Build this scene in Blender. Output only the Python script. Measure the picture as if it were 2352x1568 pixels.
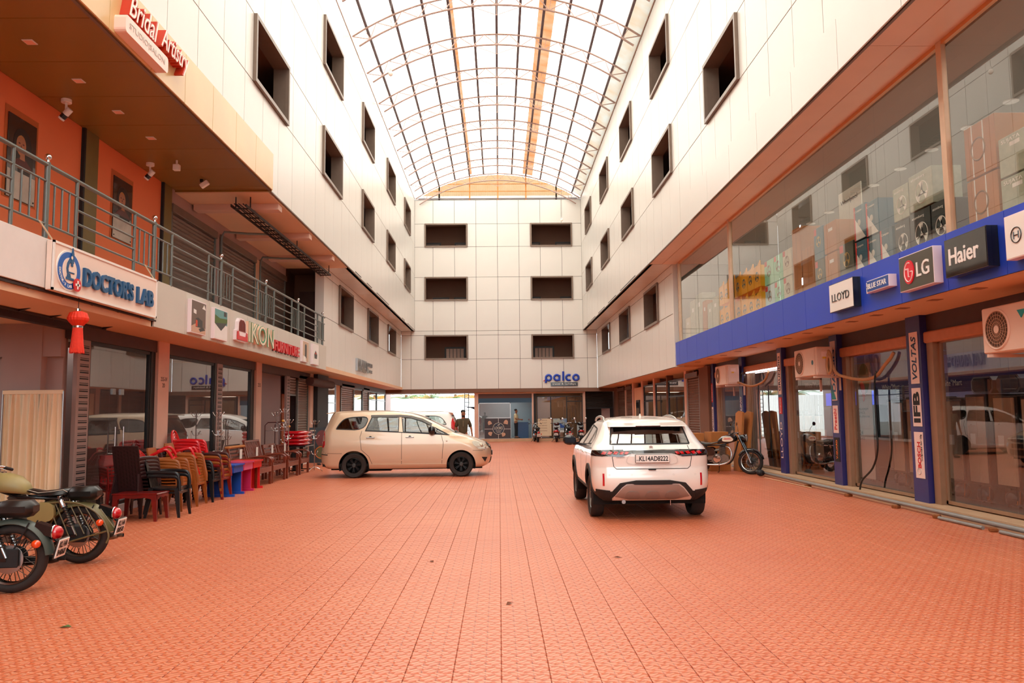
import bpy, bmesh, math, random
from math import sin, cos, pi, radians as rad
from mathutils import Vector as V, Matrix as M
from mathutils.bvhtree import BVHTree
from mathutils.geometry import delaunay_2d_cdt
random.seed(7)
S = bpy.context.scene
C = S.collection
for _o in list(bpy.data.objects): bpy.data.objects.remove(_o)

# ---------------------------------------------------------------- camera
cam_d = bpy.data.cameras.new('camera'); cam = bpy.data.objects.new('camera', cam_d); C.objects.link(cam)
pt, yw, ro = rad(5.19), rad(.97), rad(-.6)
fw = V((sin(yw)*cos(pt), cos(yw)*cos(pt), sin(pt))); r0 = V((cos(yw), -sin(yw), 0)); u0 = r0.cross(fw)
rt = r0*cos(ro)+u0*sin(ro); up = u0*cos(ro)-r0*sin(ro)
cam.matrix_world = M(((rt.x, up.x, -fw.x, 0), (rt.y, up.y, -fw.y, 0), (rt.z, up.z, -fw.z, 1.6), (0, 0, 0, 1)))
cam_d.sensor_width = 36; cam_d.lens = 1829/2352*36; cam_d.clip_end = 400; cam_d.clip_start = .05
S.camera = cam

# ---------------------------------------------------------------- sky and exposure
wd = bpy.data.worlds.new('sky'); S.world = wd; wd.use_nodes = True
nt = wd.node_tree; bg = nt.nodes['Background']
tc = nt.nodes.new('ShaderNodeTexCoord'); mp = nt.nodes.new('ShaderNodeMapping'); mp.inputs['Scale'].default_value = (1.2, 1.2, 3)
nz = nt.nodes.new('ShaderNodeTexNoise'); nz.inputs['Scale'].default_value = 1.5; nz.inputs['Detail'].default_value = 4
cr = nt.nodes.new('ShaderNodeValToRGB'); cr.color_ramp.elements[0].color = (.88, .96, 1, 1); cr.color_ramp.elements[1].color = (.9, .97, .98, 1)
nt.links.new(tc.outputs['Generated'], mp.inputs[0]); nt.links.new(mp.outputs[0], nz.inputs['Vector'])
nt.links.new(nz.outputs[0], cr.inputs[0]); nt.links.new(cr.outputs[0], bg.inputs[0])
bg.inputs[1].default_value = 4.1
S.view_settings.view_transform = 'Standard'; S.view_settings.look = 'None'
S.view_settings.gamma = 1; S.view_settings.exposure = 0.28; S.view_settings.use_curve_mapping = False
S.cycles.max_bounces = 9; S.cycles.diffuse_bounces = 5; S.cycles.glossy_bounces = 4; S.cycles.transparent_max_bounces = 16
S.cycles.transmission_bounces = 4; S.cycles.use_denoising = True; S.cycles.sample_clamp_indirect = 6
S.cycles.caustics_reflective = False; S.cycles.caustics_refractive = False

# ---------------------------------------------------------------- materials
def lin(h):
    if isinstance(h, str):
        h = h.lstrip('#'); c = [int(h[i:i+2], 16)/255 for i in (0, 2, 4)]
        return tuple(x/12.92 if x <= .04045 else ((x+.055)/1.055)**2.4 for x in c)+(1,)
    return tuple(h)+(1,)
MATS = {}
def mat(name, col='#808080', rough=.5, metal=0, emit=0, var=0, vs=6, bump=0, bs=40, coat=0, spec=.5, col2=None):
    if name in MATS: return MATS[name]
    m = bpy.data.materials.new(name); m.use_nodes = True; t = m.node_tree; b = t.nodes['Principled BSDF']
    c = lin(col); b.inputs['Base Color'].default_value = c; b.inputs['Roughness'].default_value = rough
    b.inputs['Metallic'].default_value = metal; b.inputs['Coat Weight'].default_value = coat
    b.inputs['Coat Roughness'].default_value = .04; b.inputs['Specular IOR Level'].default_value = spec
    if emit: b.inputs['Emission Color'].default_value = c; b.inputs['Emission Strength'].default_value = emit
    if var or bump or col2:
        co = t.nodes.new('ShaderNodeTexCoord')
    if var or col2:
        n = t.nodes.new('ShaderNodeTexNoise'); n.inputs['Scale'].default_value = vs; n.inputs['Detail'].default_value = 5
        r = t.nodes.new('ShaderNodeValToRGB'); r.color_ramp.elements[0].position = .3; r.color_ramp.elements[1].position = .7
        d = lin(col2) if col2 else tuple(x*(1-var) for x in c[:3])+(1,)
        r.color_ramp.elements[0].color = d; r.color_ramp.elements[1].color = c
        t.links.new(co.outputs['Object'], n.inputs['Vector']); t.links.new(n.outputs[0], r.inputs[0]); t.links.new(r.outputs[0], b.inputs['Base Color'])
    if bump:
        n = t.nodes.new('ShaderNodeTexNoise'); n.inputs['Scale'].default_value = bs; n.inputs['Detail'].default_value = 3
        u = t.nodes.new('ShaderNodeBump'); u.inputs['Strength'].default_value = bump; u.inputs['Distance'].default_value = .01
        t.links.new(co.outputs['Object'], n.inputs['Vector']); t.links.new(n.outputs[0], u.inputs['Height']); t.links.new(u.outputs[0], b.inputs['Normal'])
    MATS[name] = m; return m
def glass(name, tint=(.8, .8, .78), base=.1, power=1.0, rough=0.0):
    """real pane: reflects by Fresnel, lets the rest through tinted"""
    if name in MATS: return MATS[name]
    m = bpy.data.materials.new(name); m.use_nodes = True; t = m.node_tree; t.nodes.clear()
    o = t.nodes.new('ShaderNodeOutputMaterial'); mx = t.nodes.new('ShaderNodeMixShader')
    tr = t.nodes.new('ShaderNodeBsdfTransparent'); tr.inputs[0].default_value = tuple(tint)+(1,)
    g = t.nodes.new('ShaderNodeBsdfGlossy'); g.inputs['Roughness'].default_value = rough; g.inputs[0].default_value = (1, 1, 1, 1)
    ge = t.nodes.new('ShaderNodeNewGeometry'); vd = t.nodes.new('ShaderNodeVectorMath'); vd.operation = 'DOT_PRODUCT'
    t.links.new(ge.outputs['Incoming'], vd.inputs[0]); t.links.new(ge.outputs['Normal'], vd.inputs[1])
    ab = t.nodes.new('ShaderNodeMath'); ab.operation = 'ABSOLUTE'; t.links.new(vd.outputs['Value'], ab.inputs[0])
    om = t.nodes.new('ShaderNodeMath'); om.operation = 'SUBTRACT'; om.inputs[0].default_value = 1; t.links.new(ab.outputs[0], om.inputs[1])
    f = t.nodes.new('ShaderNodeMath'); f.operation = 'POWER'; f.inputs[1].default_value = 5; t.links.new(om.outputs[0], f.inputs[0])
    ma = t.nodes.new('ShaderNodeMath'); ma.operation = 'MULTIPLY_ADD'; ma.inputs[1].default_value = power; ma.inputs[2].default_value = base; ma.use_clamp = True
    t.links.new(f.outputs[0], ma.inputs[0]); t.links.new(ma.outputs[0], mx.inputs[0])
    t.links.new(tr.outputs[0], mx.inputs[1]); t.links.new(g.outputs[0], mx.inputs[2]); t.links.new(mx.outputs[0], o.inputs[0])
    MATS[name] = m; return m
def sheetmat(name, col, trans):
    """fibreglass roof sheet: part lets the sky through, part scatters"""
    m = bpy.data.materials.new(name); m.use_nodes = True; t = m.node_tree; t.nodes.clear()
    o = t.nodes.new('ShaderNodeOutputMaterial'); mx = t.nodes.new('ShaderNodeMixShader'); mx.inputs[0].default_value = 1-trans
    co = t.nodes.new('ShaderNodeTexCoord'); n = t.nodes.new('ShaderNodeTexNoise'); n.inputs['Scale'].default_value = 1.6; n.inputs['Detail'].default_value = 5
    r = t.nodes.new('ShaderNodeValToRGB'); c = lin(col); r.color_ramp.elements[0].position = .3; r.color_ramp.elements[1].position = .65
    r.color_ramp.elements[0].color = (c[0], c[1]*.88, c[2]*.78, 1); r.color_ramp.elements[1].color = c
    t.links.new(co.outputs['Object'], n.inputs['Vector']); t.links.new(n.outputs[0], r.inputs[0])
    tr = t.nodes.new('ShaderNodeBsdfTransparent'); d = t.nodes.new('ShaderNodeBsdfTranslucent')
    t.links.new(r.outputs[0], tr.inputs[0]); t.links.new(r.outputs[0], d.inputs[0])
    t.links.new(tr.outputs[0], mx.inputs[1]); t.links.new(d.outputs[0], mx.inputs[2]); t.links.new(mx.outputs[0], o.inputs[0])
    MATS[name] = m; return m

# ---------------------------------------------------------------- mesh helpers
class B:
    """collects shapes; out() links them as ONE mesh object"""
    def __init__(s): s.v = []; s.f = []
    def add(s, vs, fs):
        k = len(s.v); s.v += [tuple(p) for p in vs]; s.f += [tuple(i+k for i in f) for f in fs]; return s
    def box(s, x0, x1, y0, y1, z0, z1, b=0):
        x0, x1 = min(x0, x1), max(x0, x1); y0, y1 = min(y0, y1), max(y0, y1); z0, z1 = min(z0, z1), max(z0, z1)
        if b <= 0:
            return s.add([(x, y, z) for x in (x0, x1) for y in (y0, y1) for z in (z0, z1)],
                         [(0, 1, 3, 2), (4, 6, 7, 5), (0, 4, 5, 1), (2, 3, 7, 6), (0, 2, 6, 4), (1, 5, 7, 3)])
        b = min(b, (x1-x0)/2.01, (y1-y0)/2.01, (z1-z0)/2.01)
        vs = []; ix = {}
        for i, (x, dx) in enumerate(((x0, 1), (x1, -1))):
            for j, (y, dy) in enumerate(((y0, 1), (y1, -1))):
                for k, (z, dz) in enumerate(((z0, 1), (z1, -1))):
                    for a in range(3):
                        ix[i, j, k, a] = len(vs)
                        vs.append((x+dx*b*(a != 0), y+dy*b*(a != 1), z+dz*b*(a != 2)))
        fs = []
        for i in (0, 1):
            fs += [tuple(ix[i, j, k, 0] for j, k in ((0, 0), (0, 1), (1, 1), (1, 0))), tuple(ix[j, i, k, 1] for j, k in ((0, 0), (0, 1), (1, 1), (1, 0))), tuple(ix[j, k, i, 2] for j, k in ((0, 0), (0, 1), (1, 1), (1, 0)))]
            for j in (0, 1):
                fs += [(ix[i, j, 0, 0], ix[i, j, 1, 0], ix[i, j, 1, 1], ix[i, j, 0, 1]), (ix[i, 0, j, 0], ix[i, 1, j, 0], ix[i, 1, j, 2], ix[i, 0, j, 2]), (ix[0, i, j, 1], ix[1, i, j, 1], ix[1, i, j, 2], ix[0, i, j, 2])]
                for k in (0, 1): fs.append((ix[i, j, k, 0], ix[i, j, k, 1], ix[i, j, k, 2]))
        return s.add(vs, fs)
    def tube(s, pts, r, n=8, cap=True, r2=None, up=None):
        """round (or elliptic, r2) tube along points; r may be a list"""
        pts = [V(p) for p in pts]; m = len(pts)
        rs = r if isinstance(r, (list, tuple)) else [r]*m
        r2s = rs if r2 is None else (r2 if isinstance(r2, (list, tuple)) else [r2]*m)
        vs = []; prev = None
        for i, p in enumerate(pts):
            d = (pts[min(i+1, m-1)]-pts[max(i-1, 0)])
            d = d.normalized() if d.length > 1e-9 else V((0, 0, 1))
            if up is not None: a = V(up)
            elif prev is not None: a = prev
            else: a = V((0, 0, 1)) if abs(d.z) < .9 else V((1, 0, 0))
            e = a-d*a.dot(d)
            if e.length < 1e-6: e = V((1, 0, 0))-d*d.x
            e.normalize(); prev = e; q = d.cross(e)
            for k in range(n):
                t = 2*pi*k/n; vs.append(p+q*(rs[i]*cos(t))+e*(r2s[i]*sin(t)))
        fs = [(i*n+k, i*n+(k+1) % n, (i+1)*n+(k+1) % n, (i+1)*n+k) for i in range(m-1) for k in range(n)]
        if cap: fs += [tuple(range(n-1, -1, -1)), tuple((m-1)*n+k for k in range(n))]
        return s.add(vs, fs)
    def cyl(s, p0, p1, r, n=16, r1=None): return s.tube([p0, p1], [r, r if r1 is None else r1], n)
    def lathe(s, prof, o=(0, 0, 0), ax='z', n=24, cap=True):
        o = V(o); vs = []
        for r, h in prof:
            for k in range(n):
                t = 2*pi*k/n; a, b = r*cos(t), r*sin(t)
                vs.append(o+V({'z': (a, b, h), 'y': (a, h, -b), 'x': (h, a, b)}[ax]))
        m = len(prof)
        fs = [(i*n+k, i*n+(k+1) % n, (i+1)*n+(k+1) % n, (i+1)*n+k) for i in range(m-1) for k in range(n)]
        if cap and prof[0][0] > 1e-6: fs.append(tuple(range(n-1, -1, -1)))
        if cap and prof[-1][0] > 1e-6: fs.append(tuple((m-1)*n+k for k in range(n)))
        return s.add(vs, fs)
    def torus(s, R, r, o=(0, 0, 0), ax='y', n=40, m=10, rw=None):
        rw = rw or r; pr = [(R+r*cos(2*pi*i/m), rw*sin(2*pi*i/m)) for i in range(m)]
        pr.append(pr[0]); k = len(s.f); s.lathe(pr, o, ax, n); s.f = s.f[:k]+[f for f in s.f[k:] if len(f) == 4]; return s
    def sph(s, o, r, n=14, sx=1, sy=1, sz=1):
        o = V(o); m = n//2; vs = []
        for i in range(1, m):
            for k in range(n):
                a, t = pi*i/m, 2*pi*k/n; vs.append(o+V((r*sx*sin(a)*cos(t), r*sy*sin(a)*sin(t), r*sz*cos(a))))
        vs += [o+V((0, 0, r*sz)), o-V((0, 0, r*sz))]; q = len(vs)
        fs = [(i*n+k, (i+1)*n+k, (i+1)*n+(k+1) % n, i*n+(k+1) % n) for i in range(m-2) for k in range(n)]
        fs += [(q-2, k, (k+1) % n) for k in range(n)]+[(q-1, (m-2)*n+(k+1) % n, (m-2)*n+k) for k in range(n)]
        return s.add(vs, fs)
    def prism(s, poly, a0, a1, ax='x'):
        """2-D outline extruded along ax; outline in the other two axes (x->(y,z), y->(x,z), z->(x,y))"""
        n = len(poly); mk = {'x': lambda p, a: (a, p[0], p[1]), 'y': lambda p, a: (p[0], a, p[1]), 'z': lambda p, a: (p[0], p[1], a)}[ax]
        vs = [mk(p, a0) for p in poly]+[mk(p, a1) for p in poly]
        return s.add(vs, [tuple(range(n)), tuple(range(2*n-1, n-1, -1))]+[(i, i+n, (i+1) % n+n, (i+1) % n) for i in range(n)])
    def strip(s, A, Bp):
        """sheet between two polylines"""
        n = len(A); return s.add(list(A)+list(Bp), [(i, i+1, n+i+1, n+i) for i in range(n-1)])
    def bar(s, p0, p1, w, h, up=(0, 0, 1)):
        p0, p1 = V(p0), V(p1); d = (p1-p0).normalized(); u = V(up); u = (u-d*u.dot(d))
        if u.length < 1e-5: u = V((1, 0, 0))-d*d.x
        u.normalize(); q = d.cross(u)
        vs = [p+q*a*w/2+u*b*h/2 for p in (p0, p1) for a, b in ((-1, -1), (1, -1), (1, 1), (-1, 1))]
        return s.add(vs, [(0, 1, 2, 3), (7, 6, 5, 4), (0, 4, 5, 1), (1, 5, 6, 2), (2, 6, 7, 3), (3, 7, 4, 0)])
    def loft(s, secs, cap=True):
        n = len(secs[0]); k = len(secs); vs = [p for q in secs for p in q]
        fs = [(i*n+j, i*n+(j+1) % n, (i+1)*n+(j+1) % n, (i+1)*n+j) for i in range(k-1) for j in range(n)]
        if cap: fs += [tuple(range(n-1, -1, -1)), tuple((k-1)*n+j for j in range(n))]
        return s.add(vs, fs)
    def xf(s, m):
        s.v = [tuple(m @ V(p)) for p in s.v]; return s
    def mesh(s, name, smooth=0):
        me = bpy.data.meshes.new(name); me.from_pydata(s.v, [], s.f)
        bm = bmesh.new(); bm.from_mesh(me); bmesh.ops.recalc_face_normals(bm, faces=bm.faces); bm.to_mesh(me); bm.free()
        if smooth:
            for p in me.polygons: p.use_smooth = True
            if smooth < 180: 
                try: me.set_sharp_from_angle(angle=rad(smooth))
                except Exception: pass
        me.update(); return me
    def out(s, name, m, parent=None, smooth=0, **k):
        me = s.mesh(name, smooth); me.materials.append(m); return link(name, me, parent, **k)
def props(o, label=None, cat=None, group=None, kind=None):
    if label: o['label'] = label
    if cat: o['category'] = cat
    if group: o['group'] = group
    if kind: o['kind'] = kind
    return o
def link(name, me, parent=None, loc=None, rz=None, mw=None, **k):
    o = bpy.data.objects.new(name, me); C.objects.link(o)
    if parent: o.parent = parent
    if loc is not None: o.location = loc
    if rz is not None: o.rotation_euler = (0, 0, rz)
    if mw is not None: o.matrix_local = mw
    return props(o, **k)
def thing(name, label, cat, loc=(0, 0, 0), rz=0, group=None, rot=None):
    o = bpy.data.objects.new(name, None); C.objects.link(o); o.location = loc; o.rotation_euler = rot or (0, 0, rz)
    o.empty_display_size = .1
    return props(o, label, cat, group)
def kids(o): return [c for c in bpy.data.objects if c.parent == o]
def tree(o, ks=None):
    return (o, [tree(c) for c in kids(o)])
def dup(t, loc=None, rz=None, label=None, group=None, parent=None, rot=None, mats=None):
    """copy a thing with copies of its parts and sub-parts; t = tree(o)"""
    o, ch = t; c = o.copy(); C.objects.link(c)
    if mats and c.type == 'MESH' and c.data.materials and c.data.materials[0].name in mats:
        c.data = c.data.copy(); c.data.materials[0] = mats[c.data.materials[0].name]
    if parent: c.parent = parent
    if loc is not None: c.location = loc
    if rz is not None: c.rotation_euler = (0, 0, rz)
    if rot is not None: c.rotation_euler = rot
    if label: c['label'] = label
    if group: c['group'] = group
    for q in ch: dup(q, parent=c, mats=mats)
    return c
_tx = {}
def text(name, s, m, parent, o, r, u, h, depth=.01, w=None, bold=0, shear=0, space=1, align='L', **k):
    """lettering: o lower-left (or centre if align C) corner, r reading direction, u up"""
    key = (s, bold, shear, space)
    if key not in _tx:
        cu = bpy.data.curves.new('t', 'FONT'); cu.body = s; cu.size = 1; cu.resolution_u = 3; cu.shear = shear; cu.space_character = space
        cu.offset = bold; cu.extrude = .5
        ob = bpy.data.objects.new('t', cu); C.objects.link(ob)
        dg = bpy.context.evaluated_depsgraph_get(); me = bpy.data.meshes.new_from_object(ob.evaluated_get(dg))
        bpy.data.objects.remove(ob); _tx[key] = ([tuple(v.co) for v in me.vertices], [tuple(p.vertices) for p in me.polygons])
    vs, fs = _tx[key]; xs = [v[0] for v in vs]; ys = [v[1] for v in vs]; x0, x1, y0, y1 = min(xs), max(xs), min(ys), max(ys)
    sy = h/(y1-y0); sx = (w/(x1-x0)) if w else sy
    r, u, o = V(r).normalized(), V(u).normalized(), V(o); n = r.cross(u)
    ox = -(x1-x0)*sx/2 if align == 'C' else 0; oy = -h/2 if align == 'C' else 0
    b = B(); b.add([o+r*((x-x0)*sx+ox)+u*((y-y0)*sy+oy)+n*((z+.5)*depth) for x, y, z in vs], fs)
    me = bpy.data.meshes.new(name); me.from_pydata(b.v, [], b.f); me.update(); me.materials.append(m)
    return link(name, me, parent, **k)
def smoothpoly(p, it=2, closed=True):
    p = [tuple(q) for q in p]
    for _ in range(it):
        q = []; n = len(p)
        if not closed: q.append(p[0])
        for i in range(n if closed else n-1):
            a, b = p[i], p[(i+1) % n]
            q.append(tuple(a[j]*.78+b[j]*.22 for j in range(len(a)))); q.append(tuple(a[j]*.22+b[j]*.78 for j in range(len(a))))
        if not closed: q.append(p[-1])
        p = q
    return p
def arc(cx, cy, r, a0, a1, n=12, ry=None):
    ry = ry or r
    return [(cx+r*cos(rad(a0+(a1-a0)*i/n)), cy+ry*sin(rad(a0+(a1-a0)*i/n))) for i in range(n+1)]
def crom(P, n=4):
    """Catmull-Rom through tuples"""
    o = []; m = len(P)
    for i in range(m-1):
        a, b, c, d = P[max(i-1, 0)], P[i], P[i+1], P[min(i+2, m-1)]
        for k in range(n):
            t = k/n; o.append(tuple(.5*(2*q+(-p+r)*t+(2*p-5*q+4*r-s)*t*t+(-p+3*q-3*r+s)*t**3) for p, q, r, s in zip(a, b, c, d)))
    o.append(tuple(P[-1])); return o
X_, Y_, Z_ = V((1, 0, 0)), V((0, 1, 0)), V((0, 0, 1))

ORD = ('first', 'second', 'third', 'fourth', 'fifth', 'sixth', 'seventh', 'eighth', 'ninth', 'tenth', 'eleventh', 'twelfth', 'thirteenth', 'fourteenth')
# ---- palette
clad = mat('cream_cladding', '#dedbd4', .32, var=.05, vs=.6, bump=.03, bs=3)
cladlow = clad
back_dark = mat('joint_sealant', '#3a342f', .8, var=.2)
frame_m = mat('bronze_aluminium', '#7d6a5c', .4, .2, var=.1)
dark = mat('dark_interior', '#221c1a', .8, var=.2, vs=2)
corr = mat('corridor_paint', '#7a5644', .8, var=.1, vs=1)
mauve = mat('mauve_plaster', '#b39a94', .75, var=.1, vs=1.2)
peach = mat('peach_soffit_paint', '#e6bd9a', .7, var=.08, vs=.8)
peach_l = mat('peach_pillar_paint', '#dcb4a0', .7, var=.1, vs=2)
gold = mat('gold_cladding', '#e2be85', .3, var=.12, vs=1)
brown = mat('bronze_soffit_cladding', '#8d6626', .35, var=.08, vs=1)
orange = mat('orange_plaster', '#f98350', .7, var=.06, vs=1)
olive = mat('olive_paint', '#7d6a34', .5, var=.1)
grey_st = mat('grey_enamel', '#6d736e', .35, .2, var=.08)
chrome = mat('chrome', '#d8d8d8', .12, 1)
steel = mat('brushed_steel', '#a8a8a8', .3, 1, var=.1)
black = mat('black_gloss', '#101013', .25, coat=.4)
blackm = mat('black_matte', '#17171a', .65, var=.2)
rubber = mat('tyre_rubber', '#2e2623', .8, var=.2, vs=20, bump=.1, bs=80)
shut = mat('shutter_steel', '#7c6c62', .45, .3, var=.15, vs=3)
blue = mat('blue_cladding', '#1f44c4', .38, var=.06, vs=1)
navy = mat('navy_pillar_paint', '#2d2c6e', .4, var=.1)
white = mat('white_gloss', '#f1ece6', .3)
whitem = mat('white_matte', '#e8e4e0', .7, var=.04)
red = mat('red_plastic', '#d2141f', .3, coat=.2, var=.08)
cardb = mat('cardboard', '#b9743a', .8, var=.12, vs=5)
wood = mat('polished_wood', '#7c3018', .3, coat=.3, var=.35, vs=14)
g_shop = glass('shop_glass', (.72, .72, .70), .13, 1.6)
g_up = glass('upper_glass', (.88, .89, .84), .14, 1.2)
# ================================================================ FLOOR
XL, XR, YB = -4.92, 4.97, 46.5
def floor_material():
    m = bpy.data.materials.new('terracotta_pavers'); m.use_nodes = True; t = m.node_tree; b = t.nodes['Principled BSDF']
    N = t.nodes.new; L = t.links.new
    g = N('ShaderNodeNewGeometry'); sp = N('ShaderNodeSeparateXYZ'); L(g.outputs['Position'], sp.inputs[0])
    def ma(op, a, b_=None, c=None):
        n = N('ShaderNodeMath'); n.operation = op
        for i, q in enumerate((a, b_, c)):
            if q is None: continue
            if isinstance(q, (int, float)): n.inputs[i].default_value = q
            else: L(q, n.inputs[i])
        return n.outputs[0]
    x, y = sp.outputs[0], sp.outputs[1]
    kx, ky = 2*pi/.1, 2*pi/.075
    a = ma('SINE', ma('MULTIPLY_ADD', ma('SINE', ma('MULTIPLY', x, kx)), 1.15, ma('MULTIPLY', y, ky)))
    c = ma('SINE', ma('MULTIPLY_ADD', ma('SINE', ma('MULTIPLY', y, ky*.5)), 1.3, ma('MULTIPLY', x, kx)))
    h = ma('MULTIPLY_ADD', ma('MULTIPLY', a, c), .5, .5)
    h = ma('SMOOTH_MIN', h, .62, .12)
    fx = ma('ABSOLUTE', ma('SUBTRACT', ma('FRACT', ma('MULTIPLY_ADD', x, 10, .5)), .5))
    fy = ma('GREATER_THAN', ma('FRACT', ma('MULTIPLY', y, 1/.075)), .4)
    gr = ma('MULTIPLY', ma('LESS_THAN', fx, .03), fy)
    hh = ma('SUBTRACT', h, gr)
    bu = N('ShaderNodeBump'); bu.inputs['Strength'].default_value = 1; bu.inputs['Distance'].default_value = .008; L(hh, bu.inputs['Height']); L(bu.outputs[0], b.inputs['Normal'])
    n1 = N('ShaderNodeTexNoise'); n1.inputs['Scale'].default_value = .55; n1.inputs['Detail'].default_value = 6; L(g.outputs['Position'], n1.inputs['Vector'])
    n2 = N('ShaderNodeTexNoise'); n2.inputs['Scale'].default_value = 9; n2.inputs['Detail'].default_value = 6; L(g.outputs['Position'], n2.inputs['Vector'])
    r = N('ShaderNodeValToRGB'); r.color_ramp.elements[0].position = .3; r.color_ramp.elements[1].position = .72
    r.color_ramp.elements[0].color = lin('#c25a34'); r.color_ramp.elements[1].color = lin('#d37249')
    L(ma('MULTIPLY_ADD', n2.outputs[0], .35, ma('MULTIPLY', n1.outputs[0], .65)), r.inputs[0])
    mx = N('ShaderNodeMix'); mx.data_type = 'RGBA'; mx.blend_type = 'MULTIPLY'; L(r.outputs[0], mx.inputs[6]); mx.inputs[7].default_value = lin('#a85838')
    L(ma('MULTIPLY', gr, .8), mx.inputs[0]); L(mx.outputs[2], b.inputs['Base Color'])
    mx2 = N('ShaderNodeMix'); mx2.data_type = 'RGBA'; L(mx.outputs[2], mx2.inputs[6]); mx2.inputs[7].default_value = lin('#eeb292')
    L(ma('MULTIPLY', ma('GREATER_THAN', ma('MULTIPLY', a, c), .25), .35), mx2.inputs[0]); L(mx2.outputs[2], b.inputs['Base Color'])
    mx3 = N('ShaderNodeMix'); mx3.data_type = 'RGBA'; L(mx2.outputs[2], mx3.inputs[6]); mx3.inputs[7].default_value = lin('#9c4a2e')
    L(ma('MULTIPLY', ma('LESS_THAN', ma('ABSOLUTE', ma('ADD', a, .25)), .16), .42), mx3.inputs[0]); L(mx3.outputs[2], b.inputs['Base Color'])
    b.inputs['Roughness'].default_value = .38; b.inputs['Specular IOR Level'].default_value = .6
    return m
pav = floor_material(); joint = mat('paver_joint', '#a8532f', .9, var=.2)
fl = B().box(-12.8, 12.6, -14, 51, -.3, -.007).out('floor', joint, kind='structure')
T = .3; tb = B(); e = .0009; k = .003
def tile_mesh(b, x, y, dz=0, w=T, l=T):
    x0, x1, y0, y1 = x+e, x+w-e, y+e, y+l-e
    b.add([(x0, y0, -.008), (x1, y0, -.008), (x1, y1, -.008), (x0, y1, -.008), (x0, y0, dz-.003), (x1, y0, dz-.003), (x1, y1, dz-.003), (x0, y1, dz-.003),
           (x0+k, y0+k, dz), (x1-k, y0+k, dz), (x1-k, y1-k, dz), (x0+k, y1-k, dz)],
          [(0, 1, 5, 4), (1, 2, 6, 5), (2, 3, 7, 6), (3, 0, 4, 7), (4, 5, 9, 8), (5, 6, 10, 9), (6, 7, 11, 10), (7, 4, 8, 11), (8, 9, 10, 11)])
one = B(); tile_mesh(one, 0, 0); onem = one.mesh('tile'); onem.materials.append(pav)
rest = B(); cand = []
for i in range(-22, 23):
    off = random.choice((0, .01, .02, .1, -.05, .13, .05))
    for j in range(-4, 156):
        x, y = i*T, j*T+off
        if y+T < -1: continue
        yy = y+.1
        if 4.75 < yy and abs(x+.15-.02*y) < yy*.655: cand.append((math.hypot(x, y), x, y))
        else: tile_mesh(rest, x, y, random.uniform(-.001, .0005))
cand.sort()
for n, (_, x, y) in enumerate(cand):
    if n < 295: link('tile', onem, fl, loc=(x, y, random.uniform(-.0012, .0006)))
    else: tile_mesh(rest, x, y, random.uniform(-.001, .0005))
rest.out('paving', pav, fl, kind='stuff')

# ================================================================ CLADDING WALLS
def mapper(side):
    return {'left': lambda a, b, d: (XL-d, a, b), 'right': lambda a, b, d: (XR+d, a, b), 'back': lambda a, b, d: (a, YB+d, b),
            'leftlow': lambda a, b, d: (-5.7-d, a, b), 'rightlow': lambda a, b, d: (5.77+d, a, b)}[side]
def mbox(b, mp, a0, a1, b0, b1, d0, d1, bev=0):
    p, q = mp(a0, b0, d0), mp(a1, b1, d1); return b.box(p[0], q[0], p[1], q[1], p[2], q[2], bev)
def split(a0, a1, cuts):
    segs = [(a0, a1)]
    for c0, c1 in cuts:
        n = []
        for s0, s1 in segs:
            if c1 <= s0 or c0 >= s1: n.append((s0, s1)); continue
            if c0 > s0+.02: n.append((s0, c0))
            if c1 < s1-.02: n.append((c1, s1))
        segs = n
    return segs
pm = {}
def clad_wall(name, side, cols, rows, holes, m=clad, parent=None, gap=.009, piece='panel', stuff_below=None, extra=0):
    mp = mapper(side); bk = B()
    a0, a1 = cols[0], cols[-1]
    for r0, r1 in zip(rows, rows[1:]):
        for s0, s1 in split(a0, a1, [(h[0], h[1]) for h in holes if h[2] < (r0+r1)/2 < h[3]]):
            mbox(bk, mp, s0, s1, r0, r1, .02, .16)
    w = parent or bk.out(name, back_dark, kind='structure'); far = B()
    for r0, r1 in zip(rows, rows[1:]):
        hs = [(h[0], h[1]) for h in holes if h[2] < (r0+r1)/2 < h[3]]
        for c0, c1 in zip(cols, cols[1:]):
            for s0, s1 in split(c0, c1, hs):
                if stuff_below is not None and c1 < stuff_below: mbox(far, mp, s0+gap, s1-gap, r0+gap, r1-gap, 0, .02, .002); continue
                key = (side, round(s1-s0, 3), round(r1-r0, 3), m.name)
                if key not in pm:
                    b = B(); p = mapper(side)(0, 0, 0); mbox(b, mp, gap, s1-s0-gap, gap, r1-r0-gap, 0, .02, .002)
                    b.v = [(x-p[0], y-p[1], z-p[2]) for x, y, z in b.v]; pm[key] = b.mesh(piece); pm[key].materials.append(m)
                link(piece, pm[key], w, loc=mp(s0, r0, random.uniform(-.0012, .0012)))
    if far.v: far.out('far_panels', m, w, kind='stuff')
    return w
win_n = [0]
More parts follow.
